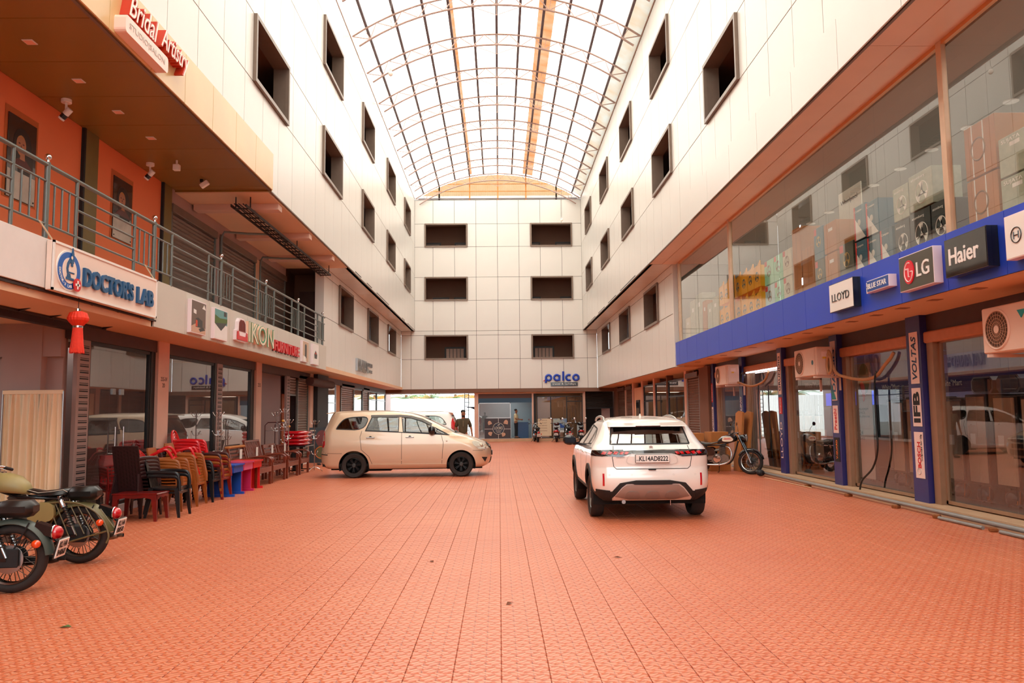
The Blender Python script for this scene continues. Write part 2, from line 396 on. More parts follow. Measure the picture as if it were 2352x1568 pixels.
def window(side, a0, a1, b0, b1, fw_=.085, proud=.07, depth=.3):
    mp = mapper(side); win_n[0] += 1
    f = B()
    o, i = [(a0, b0), (a1, b0), (a1, b1), (a0, b1)], [(a0+fw_, b0+fw_), (a1-fw_, b0+fw_), (a1-fw_, b1-fw_), (a0+fw_, b1-fw_)]
    root = bpy.data.objects.new('window_%d' % win_n[0], None); C.objects.link(root); root['kind'] = 'structure'
    for k in range(4):
        j = (k+1) % 4; q = B(); g = .002
        A = [o[k], o[j], i[j], i[k]]
        vs = [mp(x, z, -proud) for x, z in A]+[mp(x, z, .02) for x, z in A]
        q.add(vs, [(0, 1, 2, 3), (7, 6, 5, 4), (0, 4, 5, 1), (1, 5, 6, 2), (2, 6, 7, 3), (3, 7, 4, 0)]); q.out('frame_bar', frame_m, root)
    rv = B()
    mbox(rv, mp, a0+.03, a1-.03, b0+.03, b0+.075, .02, depth); mbox(rv, mp, a0+.03, a1-.03, b1-.075, b1-.03, .02, depth)
    mbox(rv, mp, a0+.03, a0+.075, b0+.075, b1-.075, .02, depth); mbox(rv, mp, a1-.075, a1-.03, b0+.075, b1-.075, .02, depth)
    rv.out('reveal', frame_m, root)
    return root
cols = [YB-1.206*i for i in range(44)][::-1]
rows = [6.48, 8.36, 9.78, 11.57, 13.05, 14.35]
wy = [(15.63, 18.2), (21.95, 24.62), (28.38, 31.0), (34.75, 37.42), (41.25, 43.97)]
for side in ('left', 'right'):
    hl = [(a-.0, b, 8.36, 9.78) for a, b in wy]+[(a, b, 11.57, 13.05) for a, b in wy]+[(9.2, 11.8, 8.36, 9.78), (9.2, 11.8, 11.57, 13.05)]
    clad_wall('wall_'+side, side, cols, rows, hl, stuff_below=8.5 if side == 'right' else 8.5)
    for h in hl: window(side, *h)
lows = [(28.3, 30.93, 4.81, 6.26), (34.5, 37.4, 4.81, 6.26), (40.78, 43.75, 4.81, 6.26)]
for side in ('leftlow', 'rightlow'):
    w = clad_wall('wall_'+side.replace('low', '_lower'), side, [YB-1.206*i for i in range(18)][::-1], [3.07, 4.84, 6.2, 6.48], [(a, b, 4.84, 6.2) for a, b, c, d in lows])
    for h in lows: window(side, *h)
bh = [(x0, x1, z0, z1) for x0, x1 in ((-4.33, -1.79), (1.93, 4.42)) for z0, z1 in ((4.8, 6.24), (8.26, 9.68), (11.46, 12.88))]
cx = [XL, -3.83, -2.56, -1.29, -.02, 1.25, 2.52, 3.79, XR]
wb = clad_wall('wall_back', 'back', cx, [6.48, 8.28, 9.66, 11.48, 12.86, 14.3], [(a, b, max(c, 6.48), d) for a, b, c, d in bh if c > 6.5])
clad_wall('wall_back', 'back', [-5.7, -5.12]+cx[1:-1]+[5.2, 5.77], [3.07, 4.82, 6.22, 6.48], bh[:1]+[bh[3]], parent=wb)
# its backing under the upper part
bk = B(); mp = mapper('back')
for r0, r1 in ((3.07, 4.82), (4.82, 6.22), (6.22, 6.48)):
    for s0, s1 in split(-5.7, 5.77, [(h[0], h[1]) for h in (bh[0], bh[3]) if h[2] < (r0+r1)/2 < h[3]]): mbox(bk, mp, s0, s1, r0, r1, .02, .16)
bk.out('backing', back_dark, wb)
for h in bh: window('back', *h)

# corridors and rooms behind the cladding
def shell(name, m, *bx):
    b = B()
    for q in bx: b.box(*q)
    return b.out(name, m, kind='structure')
for s, nm in ((-1, 'left'), (1, 'right')):
    X0 = s*5.08; X1 = s*7.1
    shell('wall_corridor_'+nm, corr, (X1, X1+s*.15, 26 if s > 0 else 26, YB+2, 3.1, 6.5), (X1, X1+s*.15, -14, YB+2, 6.5, 14.6))
    for z in (6.56, 9.9, 13.25):
        shell('ceiling_corridor_'+nm, corr, (X0, X1+s*5.6, -14, YB+2, z-.06, z+.12))
    shell('ceiling_outer_'+nm, whitem, (X0, s*13, -14, YB+2, 14.36, 14.6))
    shell('wall_outer_'+nm, whitem, (s*12.8, s*13, -14, YB+3, -.3, 14.4))
shell('wall_corridor_back', corr, (-5.2, 5.2, 48.4, 48.55, 3.1, 14.4))
for z in (6.5, 9.8, 13.1): shell('ceiling_corridor_back', corr, (-7, 7, YB+.17, 48.5, z, z+.15))
shell('ceiling_outer_back', whitem, (-13, 13, YB+.17, 48.6, 14.36, 14.6))
# doors of the rooms on the back corridor
wdoor = mat('grey_painted_door', '#6f5a50', .5, var=.1); ddoor = mat('dark_door_frame', '#2a2220', .5)
def room_door(n, x, z, w=.85, h=1.95, curtain=False):
    root = bpy.data.objects.new('door_%d' % n, None); C.objects.link(root); root['kind'] = 'structure'; root.location = (x, 48.38, z)
    B().box(-w/2-.08, -w/2, -.05, 0, 0, h).box(w/2, w/2+.08, -.05, 0, 0, h).box(-w/2-.08, w/2+.08, -.05, 0, h, h+.08).out('door_frame', ddoor, root)
    B().box(-w/2, w/2, -.02, 0, 0, h).out('leaf', wdoor, root)
    if curtain:
        for i in range(5): B().box(-w/2+.02+i*w/5, -w/2-.03+(i+1)*w/5, -.045, -.025, .03, h-.03).out('slat', peach_l, root)
    else:
        for a in (-.2, .2):
            for b_ in (.3, .95, 1.5): B().box(a-.12, a+.12, -.04, -.02, b_, b_+(.4 if b_ < 1.4 else .3), .01).out('panel', ddoor, root)
dn = 1
for x, z, c in ((-4.0, 9.95, 0), (-2.15, 9.95, 0), (-3.5, 6.7, 0), (-2.2, 6.7, 0), (-2.65, 3.25, 1), (2.1, 9.95, 0), (4.05, 9.95, 0), (2.1, 6.7, 0), (4.3, 6.7, 0), (2.75, 3.25, 1)):
    room_door(dn, x, z, 1.1 if c else .85, 2.35 if c else 2.1 if z > 9 else 1.95, c); dn += 1
# cable ladders
lad_m = mat('galvanised_dark', '#3a3230', .5, .5)
def ladder(x, z, y0, y1, label, w=.3, step=.42):
    t = thing('cable_ladder', label, 'cable tray', (x, y0, z), group=None)
    B().box(-w/2-.02, -w/2, 0, y1-y0, 0, .06).out('rail', lad_m, t); B().box(w/2, w/2+.02, 0, y1-y0, 0, .06).out('rail', lad_m, t)
    r = B(); y = .2
    while y < y1-y0: r.box(-w/2, w/2, y, y+.04, 0, .025); y += step
    r.out('rungs', lad_m, t, kind='stuff')
    for yy in (.3, (y1-y0)/2, y1-y0-.3): B().box(-w/2-.02, -w/2, yy, yy+.03, .06, .32).box(w/2, w/2+.02, yy, yy+.03, .06, .32).out('hanger', lad_m, t, kind='stuff')
    c = B()
    for i in range(4): c.tube([(-w/2+.05+i*.06+random.uniform(-.02, .02), yy*(y1-y0)/8, .05+random.uniform(0, .02)) for yy in range(9)], .012, 6)
    c.out('cables', blackm, t)
ladder(-5.6, 6.12, 16.98, 25.7, 'dark cable ladder under the corridor ceiling above the shutters')
for s in (-1, 1):
    for z, w_ in ((9.35, 'middle'), (12.6, 'top')):
        ladder(s*6.2, z, 8, 46, 'dark cable ladder seen through the %s row of %s wall windows' % (w_, 'left' if s < 0 else 'right'), .4, .35)

# low-storey soffits under the overhang
for s, nm, xa in ((-1, 'left', -5.7), (1, 'right', 5.77)):
    xs = XL if s < 0 else XR
    w = B().box(xs, xa, 25.85, YB, 6.52, 6.56).out('ceiling_overhang_'+nm, back_dark, kind='structure')
    for c0, c1 in zip([YB-1.206*i for i in range(18)][::-1], [YB-1.206*i for i in range(17)][::-1]):
        B().box(xs+s*.01, xa, c0+.006, c1-.006, 6.48, 6.52, .002).out('panel', clad, w)
    B().box(xs-s*.012, xs+s*.03, -2, YB, 6.455, 6.482).out('trim_%d' % (1 if s < 0 else 2), frame_m, kind='structure')

# ================================================================ BAND PANELS ON THE OVERHANG
w = B().box(XL+.0, XL+.04, -2, 16.97, 6.5, 7.25).out('trim_3', back_dark, kind='structure')
ys = [16.95-.0]+[15.72-1.206*i for i in range(16)]
ys = [-2]+sorted(ys)
for a, b in zip(ys, ys[1:]): B().box(XL+.04, XL+.065, a+.005, b-.005, 6.47, 7.27, .003).out('panel', gold, w)
w = B().box(XR-.04, XR, -2, 19.97, 6.5, 7.2).out('trim_4', back_dark, kind='structure')
ys = [-2]+[19.95-1.8*i for i in range(12)][::-1]
for a, b in zip(ys, ys[1:]): B().box(XR-.065, XR-.04, a+.006, b-.006, 6.45, 7.23, .003).out('panel', clad, w)

# ================================================================ ARCHED ROOF
arcR = (4.95**2+1.55**2)/(2*1.55); zc = 14.4+1.55-arcR
def az(x, d=0): return zc+math.sqrt(max((arcR-d)**2-(x-.03)**2, 0))
px = [.03+s*v for s in (-1, 1) for v in (.84, 1.68, 2.54, 3.5, 4.42)]+[.03]; px.sort()
clear = sheetmat('clear_fibreglass', '#fffdfa', .88); stain = sheetmat('stained_fibreglass', '#bca695', .3); opq = sheetmat('grey_roof_sheet', '#b9b5af', .15)
roof = B()
for x in (-4.95, 4.99): roof.box(x-.04, x+.04, -14, YB, 14.35, 14.42)
roof = roof.out('ceiling_arched', mat('rusty_steel', '#a07a66', .6, .3, var=.3, vs=8), kind='structure')
edges = [-4.97]+px+[5.01]
def roofstrip(xa, xb, m, dz=.06, y0=-14, y1=YB, n=4, wav=0):
    b = B(); A = [(xa+(xb-xa)*i/n, az(xa+(xb-xa)*i/n)+dz) for i in range(n+1)]
    if not wav: b.loft([[(x, y0, z) for x, z in A]+[(x, y0, z+.004) for x, z in A[::-1]], [(x, y1, z) for x, z in A]+[(x, y1, z+.004) for x, z in A[::-1]]])
    else:
        ysq = [y0+(y1-y0)*i/int((y1-y0)/.3) for i in range(int((y1-y0)/.3)+1)]
        b.loft([[(x, y, z+.02*(k % 2)) for x, z in A]+[(x, y, z+.004+.02*(k % 2)) for x, z in A[::-1]] for k, y in enumerate(ysq)])
    return b.out('sheet', m, roof)
for a, b in zip(edges, edges[1:]):
    if a > 4.3: roofstrip(a, b, opq, wav=1, n=2); continue
    roofstrip(a, b, clear)
roofstrip(-1.66, -1.5, stain, .045, wav=1, n=2); roofstrip(1.52, 2.1, stain, .045, wav=1, n=3)
purm = mat('purlin_steel', '#6f6268', .5, .3, var=.2)
for x in px: B().box(x-.045, x+.045, -14, YB, az(x)-.05, az(x)+.03).out('purlin', purm, roof)
trm = mat('truss_steel', '#b3978c', .5, .3, var=.2, vs=8)
def truss():
    t = bpy.data.objects.new('roof_truss', None); C.objects.link(t); t['kind'] = 'structure'
    n = 22; ang = math.asin(4.93/arcR)
    P = lambda k, d: (.03+(arcR-d)*sin(-ang+2*ang*k/n), 0, zc+(arcR-d)*cos(-ang+2*ang*k/n))
    B().tube([P(k, .09) for k in range(n+1)], .034, 6).out('top_chord', trm, t)
    B().tube([P(k, .5) for k in range(n+1)], .034, 6).out('bottom_chord', trm, t)
    wbr = B()
    for k in range(n):
        a, b = (P(k, .5), P(k+1, .09)) if k % 2 else (P(k, .09), P(k+1, .5))
        wbr.bar(a, b, .028, .028)
        if k % 2: wbr.bar(P(k, .09), P(k, .5), .02, .02)
    wbr.out('web_bracing', trm, t)
    z0 = az(.03)-.5
    B().bar((.03, 0, z0), (.03, 0, z0-.36), .02, .02).bar((-.85, 0, az(-.85)-.5), (.03, 0, z0-.36), .018, .018).bar((.91, 0, az(.91)-.5), (.03, 0, z0-.36), .018, .018).out('hanger', trm, t)
    return t
t0 = tree(truss()); t0[0].location = (0, 46.35, 0)
for i in range(1, 16): dup(t0, loc=(0, 46.45-2.93*i, 0))
# gable over the end wall
def gable_sheet(name, y):
    b = B(); n = 150; top = []
    for i in range(n+1):
        x = -4.9+9.83*i/n; top.append((x, az(x, .05), .02*(i % 2)))
    b.strip([(x, y+d, 14.28) for x, z, d in top], [(x, y+d, max(z, 14.29)) for x, z, d in top]); return b
gs = sheetmat('gable_fibreglass', '#8b7458', .3)
gw = gable_sheet('gable', YB+.25).out('wall_gable', gs, kind='structure')
gm = mat('gable_frame', '#d98a3c', .5, var=.2)
for x in px[1:-1:2]+[-3.47, 3.53]: B().box(x-.035, x+.035, YB+.12, YB+.2, 14.28, az(x)-.02).out('post', gm, gw)
for z in (14.42, 14.86, 15.3): 
    hw = math.sqrt(max((arcR-.1)**2-(z-zc)**2, .1)); B().box(.03-hw, .03+hw, YB+.1, YB+.14, z-.02, z+.02).out('rail', purm if z < 14.5 else gm, gw)
# bulbs on long cords
def bulb(x, y, z, label):
    t = thing('hanging_bulb', label, 'lamp', (x, y, z), group='bulbs hung from the arched roof')
    B().tube([(0, 0, .1), (.01, 0, (az(x)-.1-z)/2), (0, 0, az(x)+.03-z)], .007, 6).out('cord', mat('cord_grey', '#77706c'), t)
    B().lathe([(.02, .08), (.035, .09), (.035, .15), (.015, .16)], n=12).out('socket', whitem, t)
    B().sph((0, 0, 0), .075, 14, sz=1.15).out('globe', mat('bulb_glass', '#fff6ea', .3), t, smooth=180)
bulb(-3.15, 23.0, 11.75, 'white bulb on a long cord nearer the left wall'); bulb(3.67, 44.6, 12.6, 'white bulb on a long cord in front of the top right back window')

shell('wall_end_left', mauve, (-13, -6.7, -14.2, -14, 0, 14.4)); shell('wall_end_right', mauve, (6.9, 13, -14.2, -14, 0, 14.4))
shell('wall_lab_side', mauve, (-12.8, -9.2, 4.0, 4.1, 0, 3.1)); shell('wall_street', mauve, (-30, 30, -34, -33.6, -.3, 5)); shell('ground_street', mat('asphalt_grey', '#8a837c', .9, var=.2), (-40, 40, -60, -14, -.3, -.04))
shell('ground_outside', mat('pale_concrete', '#c9c2b6', .9, var=.1), (-40, 40, 51, 110, -.3, -.04))
# ================================================================ LEFT SIDE
RY, RZ = Y_, Z_     # reading direction and up on the left wall
# first-floor balcony slab and ground ceiling
shell('ceiling_ground_left', peach, (-5.62, -12.8, -14, YB, 3.06, 3.2))
shell('floor_balcony_left', whitem, (-5.6, -7.1, -14, 25.8, 3.6, 3.83))
shell('wall_fascia_left', back_dark, (-5.6-.05, -5.58-.05, -14, 25.85, 3.2, 3.84))
# plain pale board left of the lab sign
B().box(-5.6, -5.57, -14, 9.83, 3.2, 3.82, .004).out('trim_5', whitem, kind='structure')
B().box(-5.6, -5.57, 9.84, 12.9, 3.2, 3.82, .004).out('trim_6', whitem, kind='structure')
fa = B().box(-5.64, -5.62, 12.9, 25.84, 3.08, 3.84).out('trim_7', back_dark, kind='structure')
fj = [12.93]+[14.2+1.18*i for i in range(10)]+[25.84]
greyp = mat('grey_cladding', '#cfcbc0', .4, var=.05, vs=1)
for a, b in zip(fj, fj[1:]): B().box(-5.62, -5.59, a+.005, b-.005, 3.07, 3.84, .003).out('panel', greyp, fa)
B().box(-5.62, -6.0, 12.9, 12.93, 3.07, 3.84).out('panel', greyp, fa)
# end cheek where the closed corridor begins
for s, xa, nm in ((-1, -5.7, 'left'), (1, 5.77, 'right')):
    B().box(xa-s*.01, xa+s*.28, 25.86, 26.0, 3.07, 6.48, .004).out('trim_8' if s < 0 else 'trim_9', clad, kind='structure')
# back wall of the balcony
wo = B().box(-7.1, -6.98, -14, 13.17, 3.83, 6.48).box(-7.1, -6.98, 13.62, 16.34, 3.83, 6.48).out('wall_salon', orange, kind='structure')
for a, b in ((13.2, 13.62), (16.36, 16.74)):
    p = B().box(-7.1, -6.93, a, b, 3.83, 6.48).out('wall_pilaster', olive, kind='structure'); B().box(-7.05, -6.925, a-.06, a-.005, 3.83, 6.48).out('black_strip', blackm, p)  # plain black strip along the near edge of each pilaster
shell('wall_balcony', corr, (-7.1, -7.2, 16.7, 26, 3.83, 6.5))
shell('wall_balcony_upper', mauve, (-6.95, -7.1, 16.74, 25.9, 6.08, 6.48), (-6.95, -7.1, 19.45, 19.7, 3.83, 6.1))
B().box(-6.93, -7.1, 22.66, 22.98, 3.83, 6.1).out('wall_pilaster', peach, kind='structure')
def corrugated(name, m, parent, y0, y1, z0, z1, x, pitch=.085, amp=.012, s=1):
    b = B(); n = int((z1-z0)/pitch*4); prof = [(x+s*amp*sin(2*pi*i/4), z0+(z1-z0)*i/n) for i in range(n+1)]
    b.strip([(px_, y0, z) for px_, z in prof], [(px_, y1, z) for px_, z in prof]); return b.out(name, m, parent)
def roller_shutter(label, y0, y1, z0, z1, x, s=1, m=shut, group=None, guide=True, box=True, zfull=None):
    """metal roller shutter on a side wall; s=1 faces +X"""
    t = thing('roller_shutter', label, 'shutter', (0, 0, 0), group=group)
    corrugated('curtain', m, t, y0+.07, y1-.07, z0+.03, z1, x, s=s)
    zt = zfull or z1; zb = min(z0, .12) if zfull else z0
    if guide:
        for a, b in ((y0, y0+.07), (y1-.07, y1)): B().box(x-.03, x+s*.035, a, b, zb, zt, .004).out('guide_rail', grey_st, t)
    B().box(x-.02, x+s*.02, y0+.07, y1-.07, z0, z0+.04).out('bottom_bar', grey_st, t)
    if box: B().box(x-.1, x+s*.07, y0, y1, zt-.08, zt+.1, .01).out('shutter_box', m, t)
    return t
roller_shutter('closed grey roller shutter on the balcony beside the olive pillar', 16.76, 19.45, 3.83, 6.05, -6.97)
roller_shutter('closed grey roller shutter on the balcony before the peach pillar', 19.72, 22.64, 3.83, 6.05, -6.97)
roller_shutter('closed grey roller shutter on the balcony beyond the peach pillar', 23.0, 25.85, 3.83, 6.05, -6.97)
shell('wall_balcony_end', corr, (-5.98, -7.1, 27.6, 27.7, 3.83, 6.5))
dd = B().box(-6.0, -6.9, 27.5, 27.58, 3.85, 5.9).out('door_20', mat('brown_door', '#5a3020', .5, var=.2), kind='structure')
# downpipes on the shutters' pillars
for y in (19.6, 22.82):
    t = thing('downpipe', 'thin grey drain pipe bending off the balcony ceiling above the %s shutter pillar' % ('nearer' if y < 20 else 'farther'), 'pipe', (0, 0, 0))
    B().tube([(-5.9, y+.6, 6.4), (-5.9, y+.6, 6.25), (-6.3, y+.3, 6.2), (-6.8, y, 6.18), (-6.86, y, 6.05), (-6.86, y, 3.85)], .03, 8).out('pipe', grey_st, t, smooth=60)
# corridor ceiling beyond the bronze soffit
cl = shell('ceiling_balcony', peach, (-4.96, -7.0, 16.95, 25.9, 6.42, 6.5))
for y in (18.0, 20.95, 23.9): B().box(-4.98, -6.9, y-.15, y+.15, 6.28, 6.42, .005).out('beam', peach_l, cl)
# bronze soffit with panels
so = shell('ceiling_soffit_bronze', back_dark, (-4.9, -7.0, -2, 16.95, 6.5, 6.54))
ys = [16.93, 16.67]+[16.67-1.207*i for i in range(1, 16)]
for a, b in zip(ys[1:], ys): B().box(-4.86, -6.97, a+.005, b-.005, 6.475, 6.5, .002).out('panel', brown, so)
B().box(-4.88, -6.97, 16.93, 16.96, 6.44, 6.5).out('trim_10', brown, kind='structure')
lampw = mat('lamp_diffuser', '#f2b29a', .5)
for i, y in enumerate((10.04, 11.25, 12.45, 13.66)):
    t = thing('square_downlight', 'small square downlight in the bronze soffit, %s from the camera' % ('nearest', 'second', 'third', 'fourth')[i], 'ceiling light', (-6.05, y, 6.475), group='square downlights in the bronze soffit')
    B().box(-.07, .07, -.07, .07, -.012, 0, .003).out('frame', whitem, t); B().box(-.055, .055, -.055, .055, -.015, -.011).out('diffuser', lampw, t)
def spot(y, x, label):
    t = thing('spotlight', label, 'spotlight', (x, y, 6.475), group='cylinder spotlights under the bronze soffit')
    B().lathe([(.075, 0), (.075, -.05), (.07, -.055), (0.001, -.055)], n=20).out('mount', white, t, smooth=40)
    B().tube([(0, 0, -.05), (0, 0, -.17)], .018, 10).out('stem', white, t)
    d = V((-.75, .1, -.75)).normalized(); p = V((.03, 0, -.19))
    B().cyl(p-d*-.0-d*.05, p+d*.06, .05, 18).out('head', white, t); B().cyl(p+d*.06, p+d*.13, .0505, 18).out('collar', black, t); B().cyl(p+d*.13, p+d*.16, .05, 18).out('lens_ring', white, t)
spot(11.95, -6.6, 'white cylinder spotlight under the bronze soffit above the nearer portrait')
spot(15.06, -6.67, 'white cylinder spotlight under the bronze soffit above the farther portrait')
t = thing('square_spotlight', 'square white spotlight hanging below the bronze soffit', 'spotlight', (-6.1, 14.9, 6.475)); B().cyl((0, 0, 0), (0, 0, -.08), .02, 8).out('stem', white, t); B().box(-.06, .06, -.05, .05, -.2, -.08, .01).out('head', white, t)
t = thing('floodlight', 'small white floodlight tilted at the far end of the bronze soffit', 'spotlight', (-6.05, 16.15, 6.475)); B().box(-.06, .0, -.05, -.01, -.06, 0).out('bracket', black, t)
q = B().box(-.09, .09, -.04, .04, -.05, .05, .01); q.xf(M.Translation((.02, 0, -.1)) @ M.Rotation(-.6, 4, 'Y')); q.out('head', white, t)
# salon portraits
skin_m = mat('print_skin', '#b97a56', .4); hair_m = mat('print_hair', '#24130f', .4); dress_m = mat('print_dress', '#5e2320', .4)
def portrait(y0, y1, z0, z1, label, flip=1, pale=.35):
    t = thing('portrait_panel', label, 'poster', (-6.975, 0, 0)); w = y1-y0; h = z1-z0
    B().box(0, .004, y0-.06, y1+.06, z0-.02, z1+.1).out('backing', mat('portrait_frame_paint', '#c4642c', .7), t)  # darker orange-brown frame rectangle behind the board
    B().box(.004, .02, y0, y1, z0, z1, .003).out('board', mat('portrait_dark', '#2b1a17', .25, coat=.5), t)
    E = lambda cy, cz, ry, rz, a0=0, a1=360: [(y0+w*(cy+ry*cos(rad(a))), z0+h*(cz+rz*sin(rad(a)))) for a in range(a0, a1, 15)]
    c = lambda k: -k if flip < 0 else k
    B().prism(E(.5, .66, .33, .22), .02, .022).prism(E(.62, .45, .28, .22), .02, .0215).out('hair', hair_m, t)
    B().prism([(y0+w*p, z0+h*q) for p, q in ((.1, pale), (.25, .47), (.42, .52), (.62, .52), (.85, .44), (.95, pale))], .02, .0225).out('dress', dress_m, t)
    B().prism([(y0+w*p, z0+h*q) for p, q in ((.42, .5), (.44, .6), (.58, .6), (.6, .5))], .0225, .0235).out('neck', skin_m, t)
    B().prism(E(.45, .67, .17, .125), .022, .025).out('face', skin_m, t)
    f = B()
    for cy in (.38, .52): f.prism(E(cy, .69, .035, .01), .025, .026)
    f.prism(E(.44, .605, .04, .009), .025, .026).prism([(y0+w*.44, z0+h*.68), (y0+w*.42, z0+h*.635), (y0+w*.47, z0+h*.635)], .025, .0265); f.out('features', dress_m, t)
    g = B()
    for k in range(5): g.sph((.026, y0+w*(.36+.03*k), z0+h*(.785-.012*abs(k-2))), .008, 8)
    g.out('jewellery', mat('gold_metal', '#d8a650', .3, 1), t)
    B().box(.0225, .024, y0+.005, y1-.005, z0+.005, z0+h*pale*.8).out('pale_lower_print', mat('print_pale', '#cfc2b2', .3, var=.3, vs=4), t)
    for a in (y0+.04, y1-.04):
        B().cyl((.02, a, z0+.05), (.035, a, z0+.05), .012, 10).out('stud', blackm, t)
portrait(11.14, 11.83, 4.76, 5.98, 'framed dark portrait of a bride with jewellery on the orange wall, nearer one', pale=.42)
portrait(14.25, 14.98, 4.86, 6.0, 'faded portrait of a woman on the orange wall between the olive pillars', pale=.4)
# salon sign
sg = thing('salon_sign', 'red channel letters with white faces on the gold band above the balcony', 'sign', (XL+.065, 0, 0))
sr, sf = mat('sign_red_side', '#c2341d', .4), mat('sign_white_face', '#ffe9df', .4)
X0 = XL+.065
for y, s_, w_, h_, z in ((9.93, 'Bridal', .86, .32, 6.78), (10.9, 'Artistry', .98, .4, 6.74)):
    text('letters', s_, sr, sg, (0, y, z), RY, RZ, h_, .13, w=w_, bold=.03, shear=.35)
    text('letter_faces', s_, sf, sg, (.13, y, z), RY, RZ, h_, .006, w=w_, bold=-.004, shear=.35)
pl = thing('studio_sign_plate', 'rounded white plate with grey capitals below the red salon letters', 'sign', (X0, 0, 0))
rr = [(y, z) for y, z in arc(11.02, 6.6, .07, -90, 90, 6)+arc(9.82, 6.6, .07, 90, 270, 6)]
rr = [(11.05, 6.5)]+[(11.05+.05*cos(rad(a)), 6.55+.05*sin(rad(a))) for a in range(-90, 1, 30)]+[(11.05+.05*cos(rad(a)), 6.68+.05*sin(rad(a))) for a in range(0, 91, 30)]+[(9.85+.05*cos(rad(a)), 6.68+.05*sin(rad(a))) for a in range(90, 181, 30)]+[(9.85+.05*cos(rad(a)), 6.55+.05*sin(rad(a))) for a in range(180, 271, 30)]
B().prism(rr[1:], 0, .15).out('plate', mat('plate_pink_white', '#f6d3c6', .35), pl)
text('lettering', 'STUDIO|SALON', mat('pale_grey_print', '#b9aea6'), pl, (.15, 9.9, 6.56), RY, RZ, .1, .004, w=1.08)
# balcony railing
rl = thing('balcony_railing', 'grey tubular balcony railing with steel ball finials along the first floor', 'railing', (-5.6, 0, 0))
def hz(z, a, b, r, nm): B().tube([(0, a, z), (0, b, z)], r, 8).out(nm, grey_st, rl, smooth=60)
hz(4.75, -2, 25.6, .028, 'top_rail'); hz(4.54, -2, 25.6, .016, 'rail'); hz(4.0, -2, 25.6, .016, 'rail')
mains = [9.78-3.11*k for k in (3, 2, 1)]+[9.78, 12.87, 16.0, 19.1, 22.2, 25.3]
for k, y in enumerate(mains):
    B().cyl((0, y, 3.83), (0, y, 4.78), .034, 12).out('post', grey_st, rl, smooth=60)
    q = B().sph((0, y, 4.85), .042, 14).cyl((0, y, 4.78), (0, y, 4.815), .02, 10).out('ball_finial', chrome, rl, smooth=60)
    for d in (-.7, .7):
        if y+d < 25.5: B().cyl((0, y+d, 3.83), (0, y+d, 4.75), .024, 10).out('intermediate_post', grey_st, rl, smooth=60)
    for i in (1, 2, 3):
        for d in (-1, 1):
            if y+d*i*.175 < 25.5: B().cyl((0, y+d*i*.175, 4.0), (0, y+d*i*.175, 4.54), .013, 6).out('baluster', grey_st, rl, smooth=60)
    if k+1 < len(mains):
        for z in (4.36, 4.18): hz(z, y+.7, mains[k+1]-.7, .016, 'rail')
# lab sign
ls = thing('lab_sign', 'white box sign with blue capitals and a microscope emblem hung under the railing', 'sign', (-5.48, 0, 0))
lw = mat('sign_offwhite', '#f3ded0', .45, var=.05, vs=1)
q = B().box(-.08, 0, 9.76, 12.75, 3.18, 3.8, .006); q.out('box', lw, ls)
fr = B().box(-.01, .012, 9.76, 12.75, 3.77, 3.8).box(-.01, .012, 9.76, 12.75, 3.18, 3.21).box(-.01, .012, 9.76, 9.79, 3.18, 3.8).box(-.01, .012, 12.72, 12.75, 3.18, 3.8).out('frame', white, ls)
lb = mat('sign_steel_blue', '#1b5583', .4); ob = mat('emblem_blue', '#1d5fb4', .4)
text('letters', "DOCTOR'S", lb, ls, (0, 10.47, 3.33), RY, RZ, .26, .035, w=1.42, bold=.035)
text('letters', "LAB", lb, ls, (0, 12.02, 3.33), RY, RZ, .25, .035, w=.56, bold=.035)
cy, cz = 10.12, 3.475
B().prism(arc(cy, cz, .285, 0, 355, 44, .255), 0, .012).out('emblem_rim', white, ls)
B().prism(arc(cy, cz, .265, 0, 355, 44, .235), .012, .018).out('emblem_disc', ob, ls)
B().prism(arc(cy, cz+.0, .17, 0, 355, 36, .165), .018, .022).out('emblem_field', lw, ls)
ms = B().prism([(cy-.09, cz-.12), (cy+.09, cz-.12), (cy+.09, cz-.09), (cy-.09, cz-.09)], .022, .03).prism([(cy-.07, cz-.085), (cy+.02, cz-.085), (cy+.0, cz-.04), (cy-.06, cz-.04)], .022, .03)
ms.prism([(cy-.03, cz-.03), (cy+.1, cz-.03), (cy+.1, cz-.015), (cy-.03, cz-.015)], .022, .03)
ms.prism([(cy-.07, cz-.04), (cy-.085, cz+.02), (cy-.07, cz+.09), (cy-.01, cz+.17), (cy+.03, cz+.15), (cy-.03, cz+.07), (cy-.045, cz+.02), (cy-.03, cz-.04)], .022, .03)
ms.prism([(cy-.0, cz+.1), (cy+.07, cz+.1), (cy+.075, cz+.22), (cy+.05, cz+.3), (cy+.04, cz+.3), (cy+.03, cz+.22)], .022, .034)
ms.prism([(cy+.02, cz+.06), (cy+.06, cz+.06), (cy+.06, cz+.1), (cy+.02, cz+.1)], .022, .032); ms.out('microscope', lb, ls)
B().prism(arc(cy+.02, cz+.17, .022, 0, 340, 12), .034, .036).out('microscope_knob', lw, ls)
B().prism(arc(cy+.16, cz-.16, .085, 0, 350, 28), .03, .045).out('red_disc', mat('emblem_red', '#d11a20', .35), ls)
c_ = B().box(.045, .05, cy+.145, cy+.175, cz-.215, cz-.105).box(.045, .05, cy+.105, cy+.215, cz-.175, cz-.145).out('white_cross', white, ls)
for i, ch in enumerate("DOCTOR'S LAB"):
    if ch == ' ': continue
    a = rad(182+i*9.2); r_, u_ = V((0, -sin(a), cos(a))), V((0, -cos(a), -sin(a)))
    text('emblem_letter', ch, white, ls, (.018, cy+.222*cos(a), cz+.2*sin(a)), r_, u_, .038 if ch != "'" else .015, .003, align='C', bold=.02)
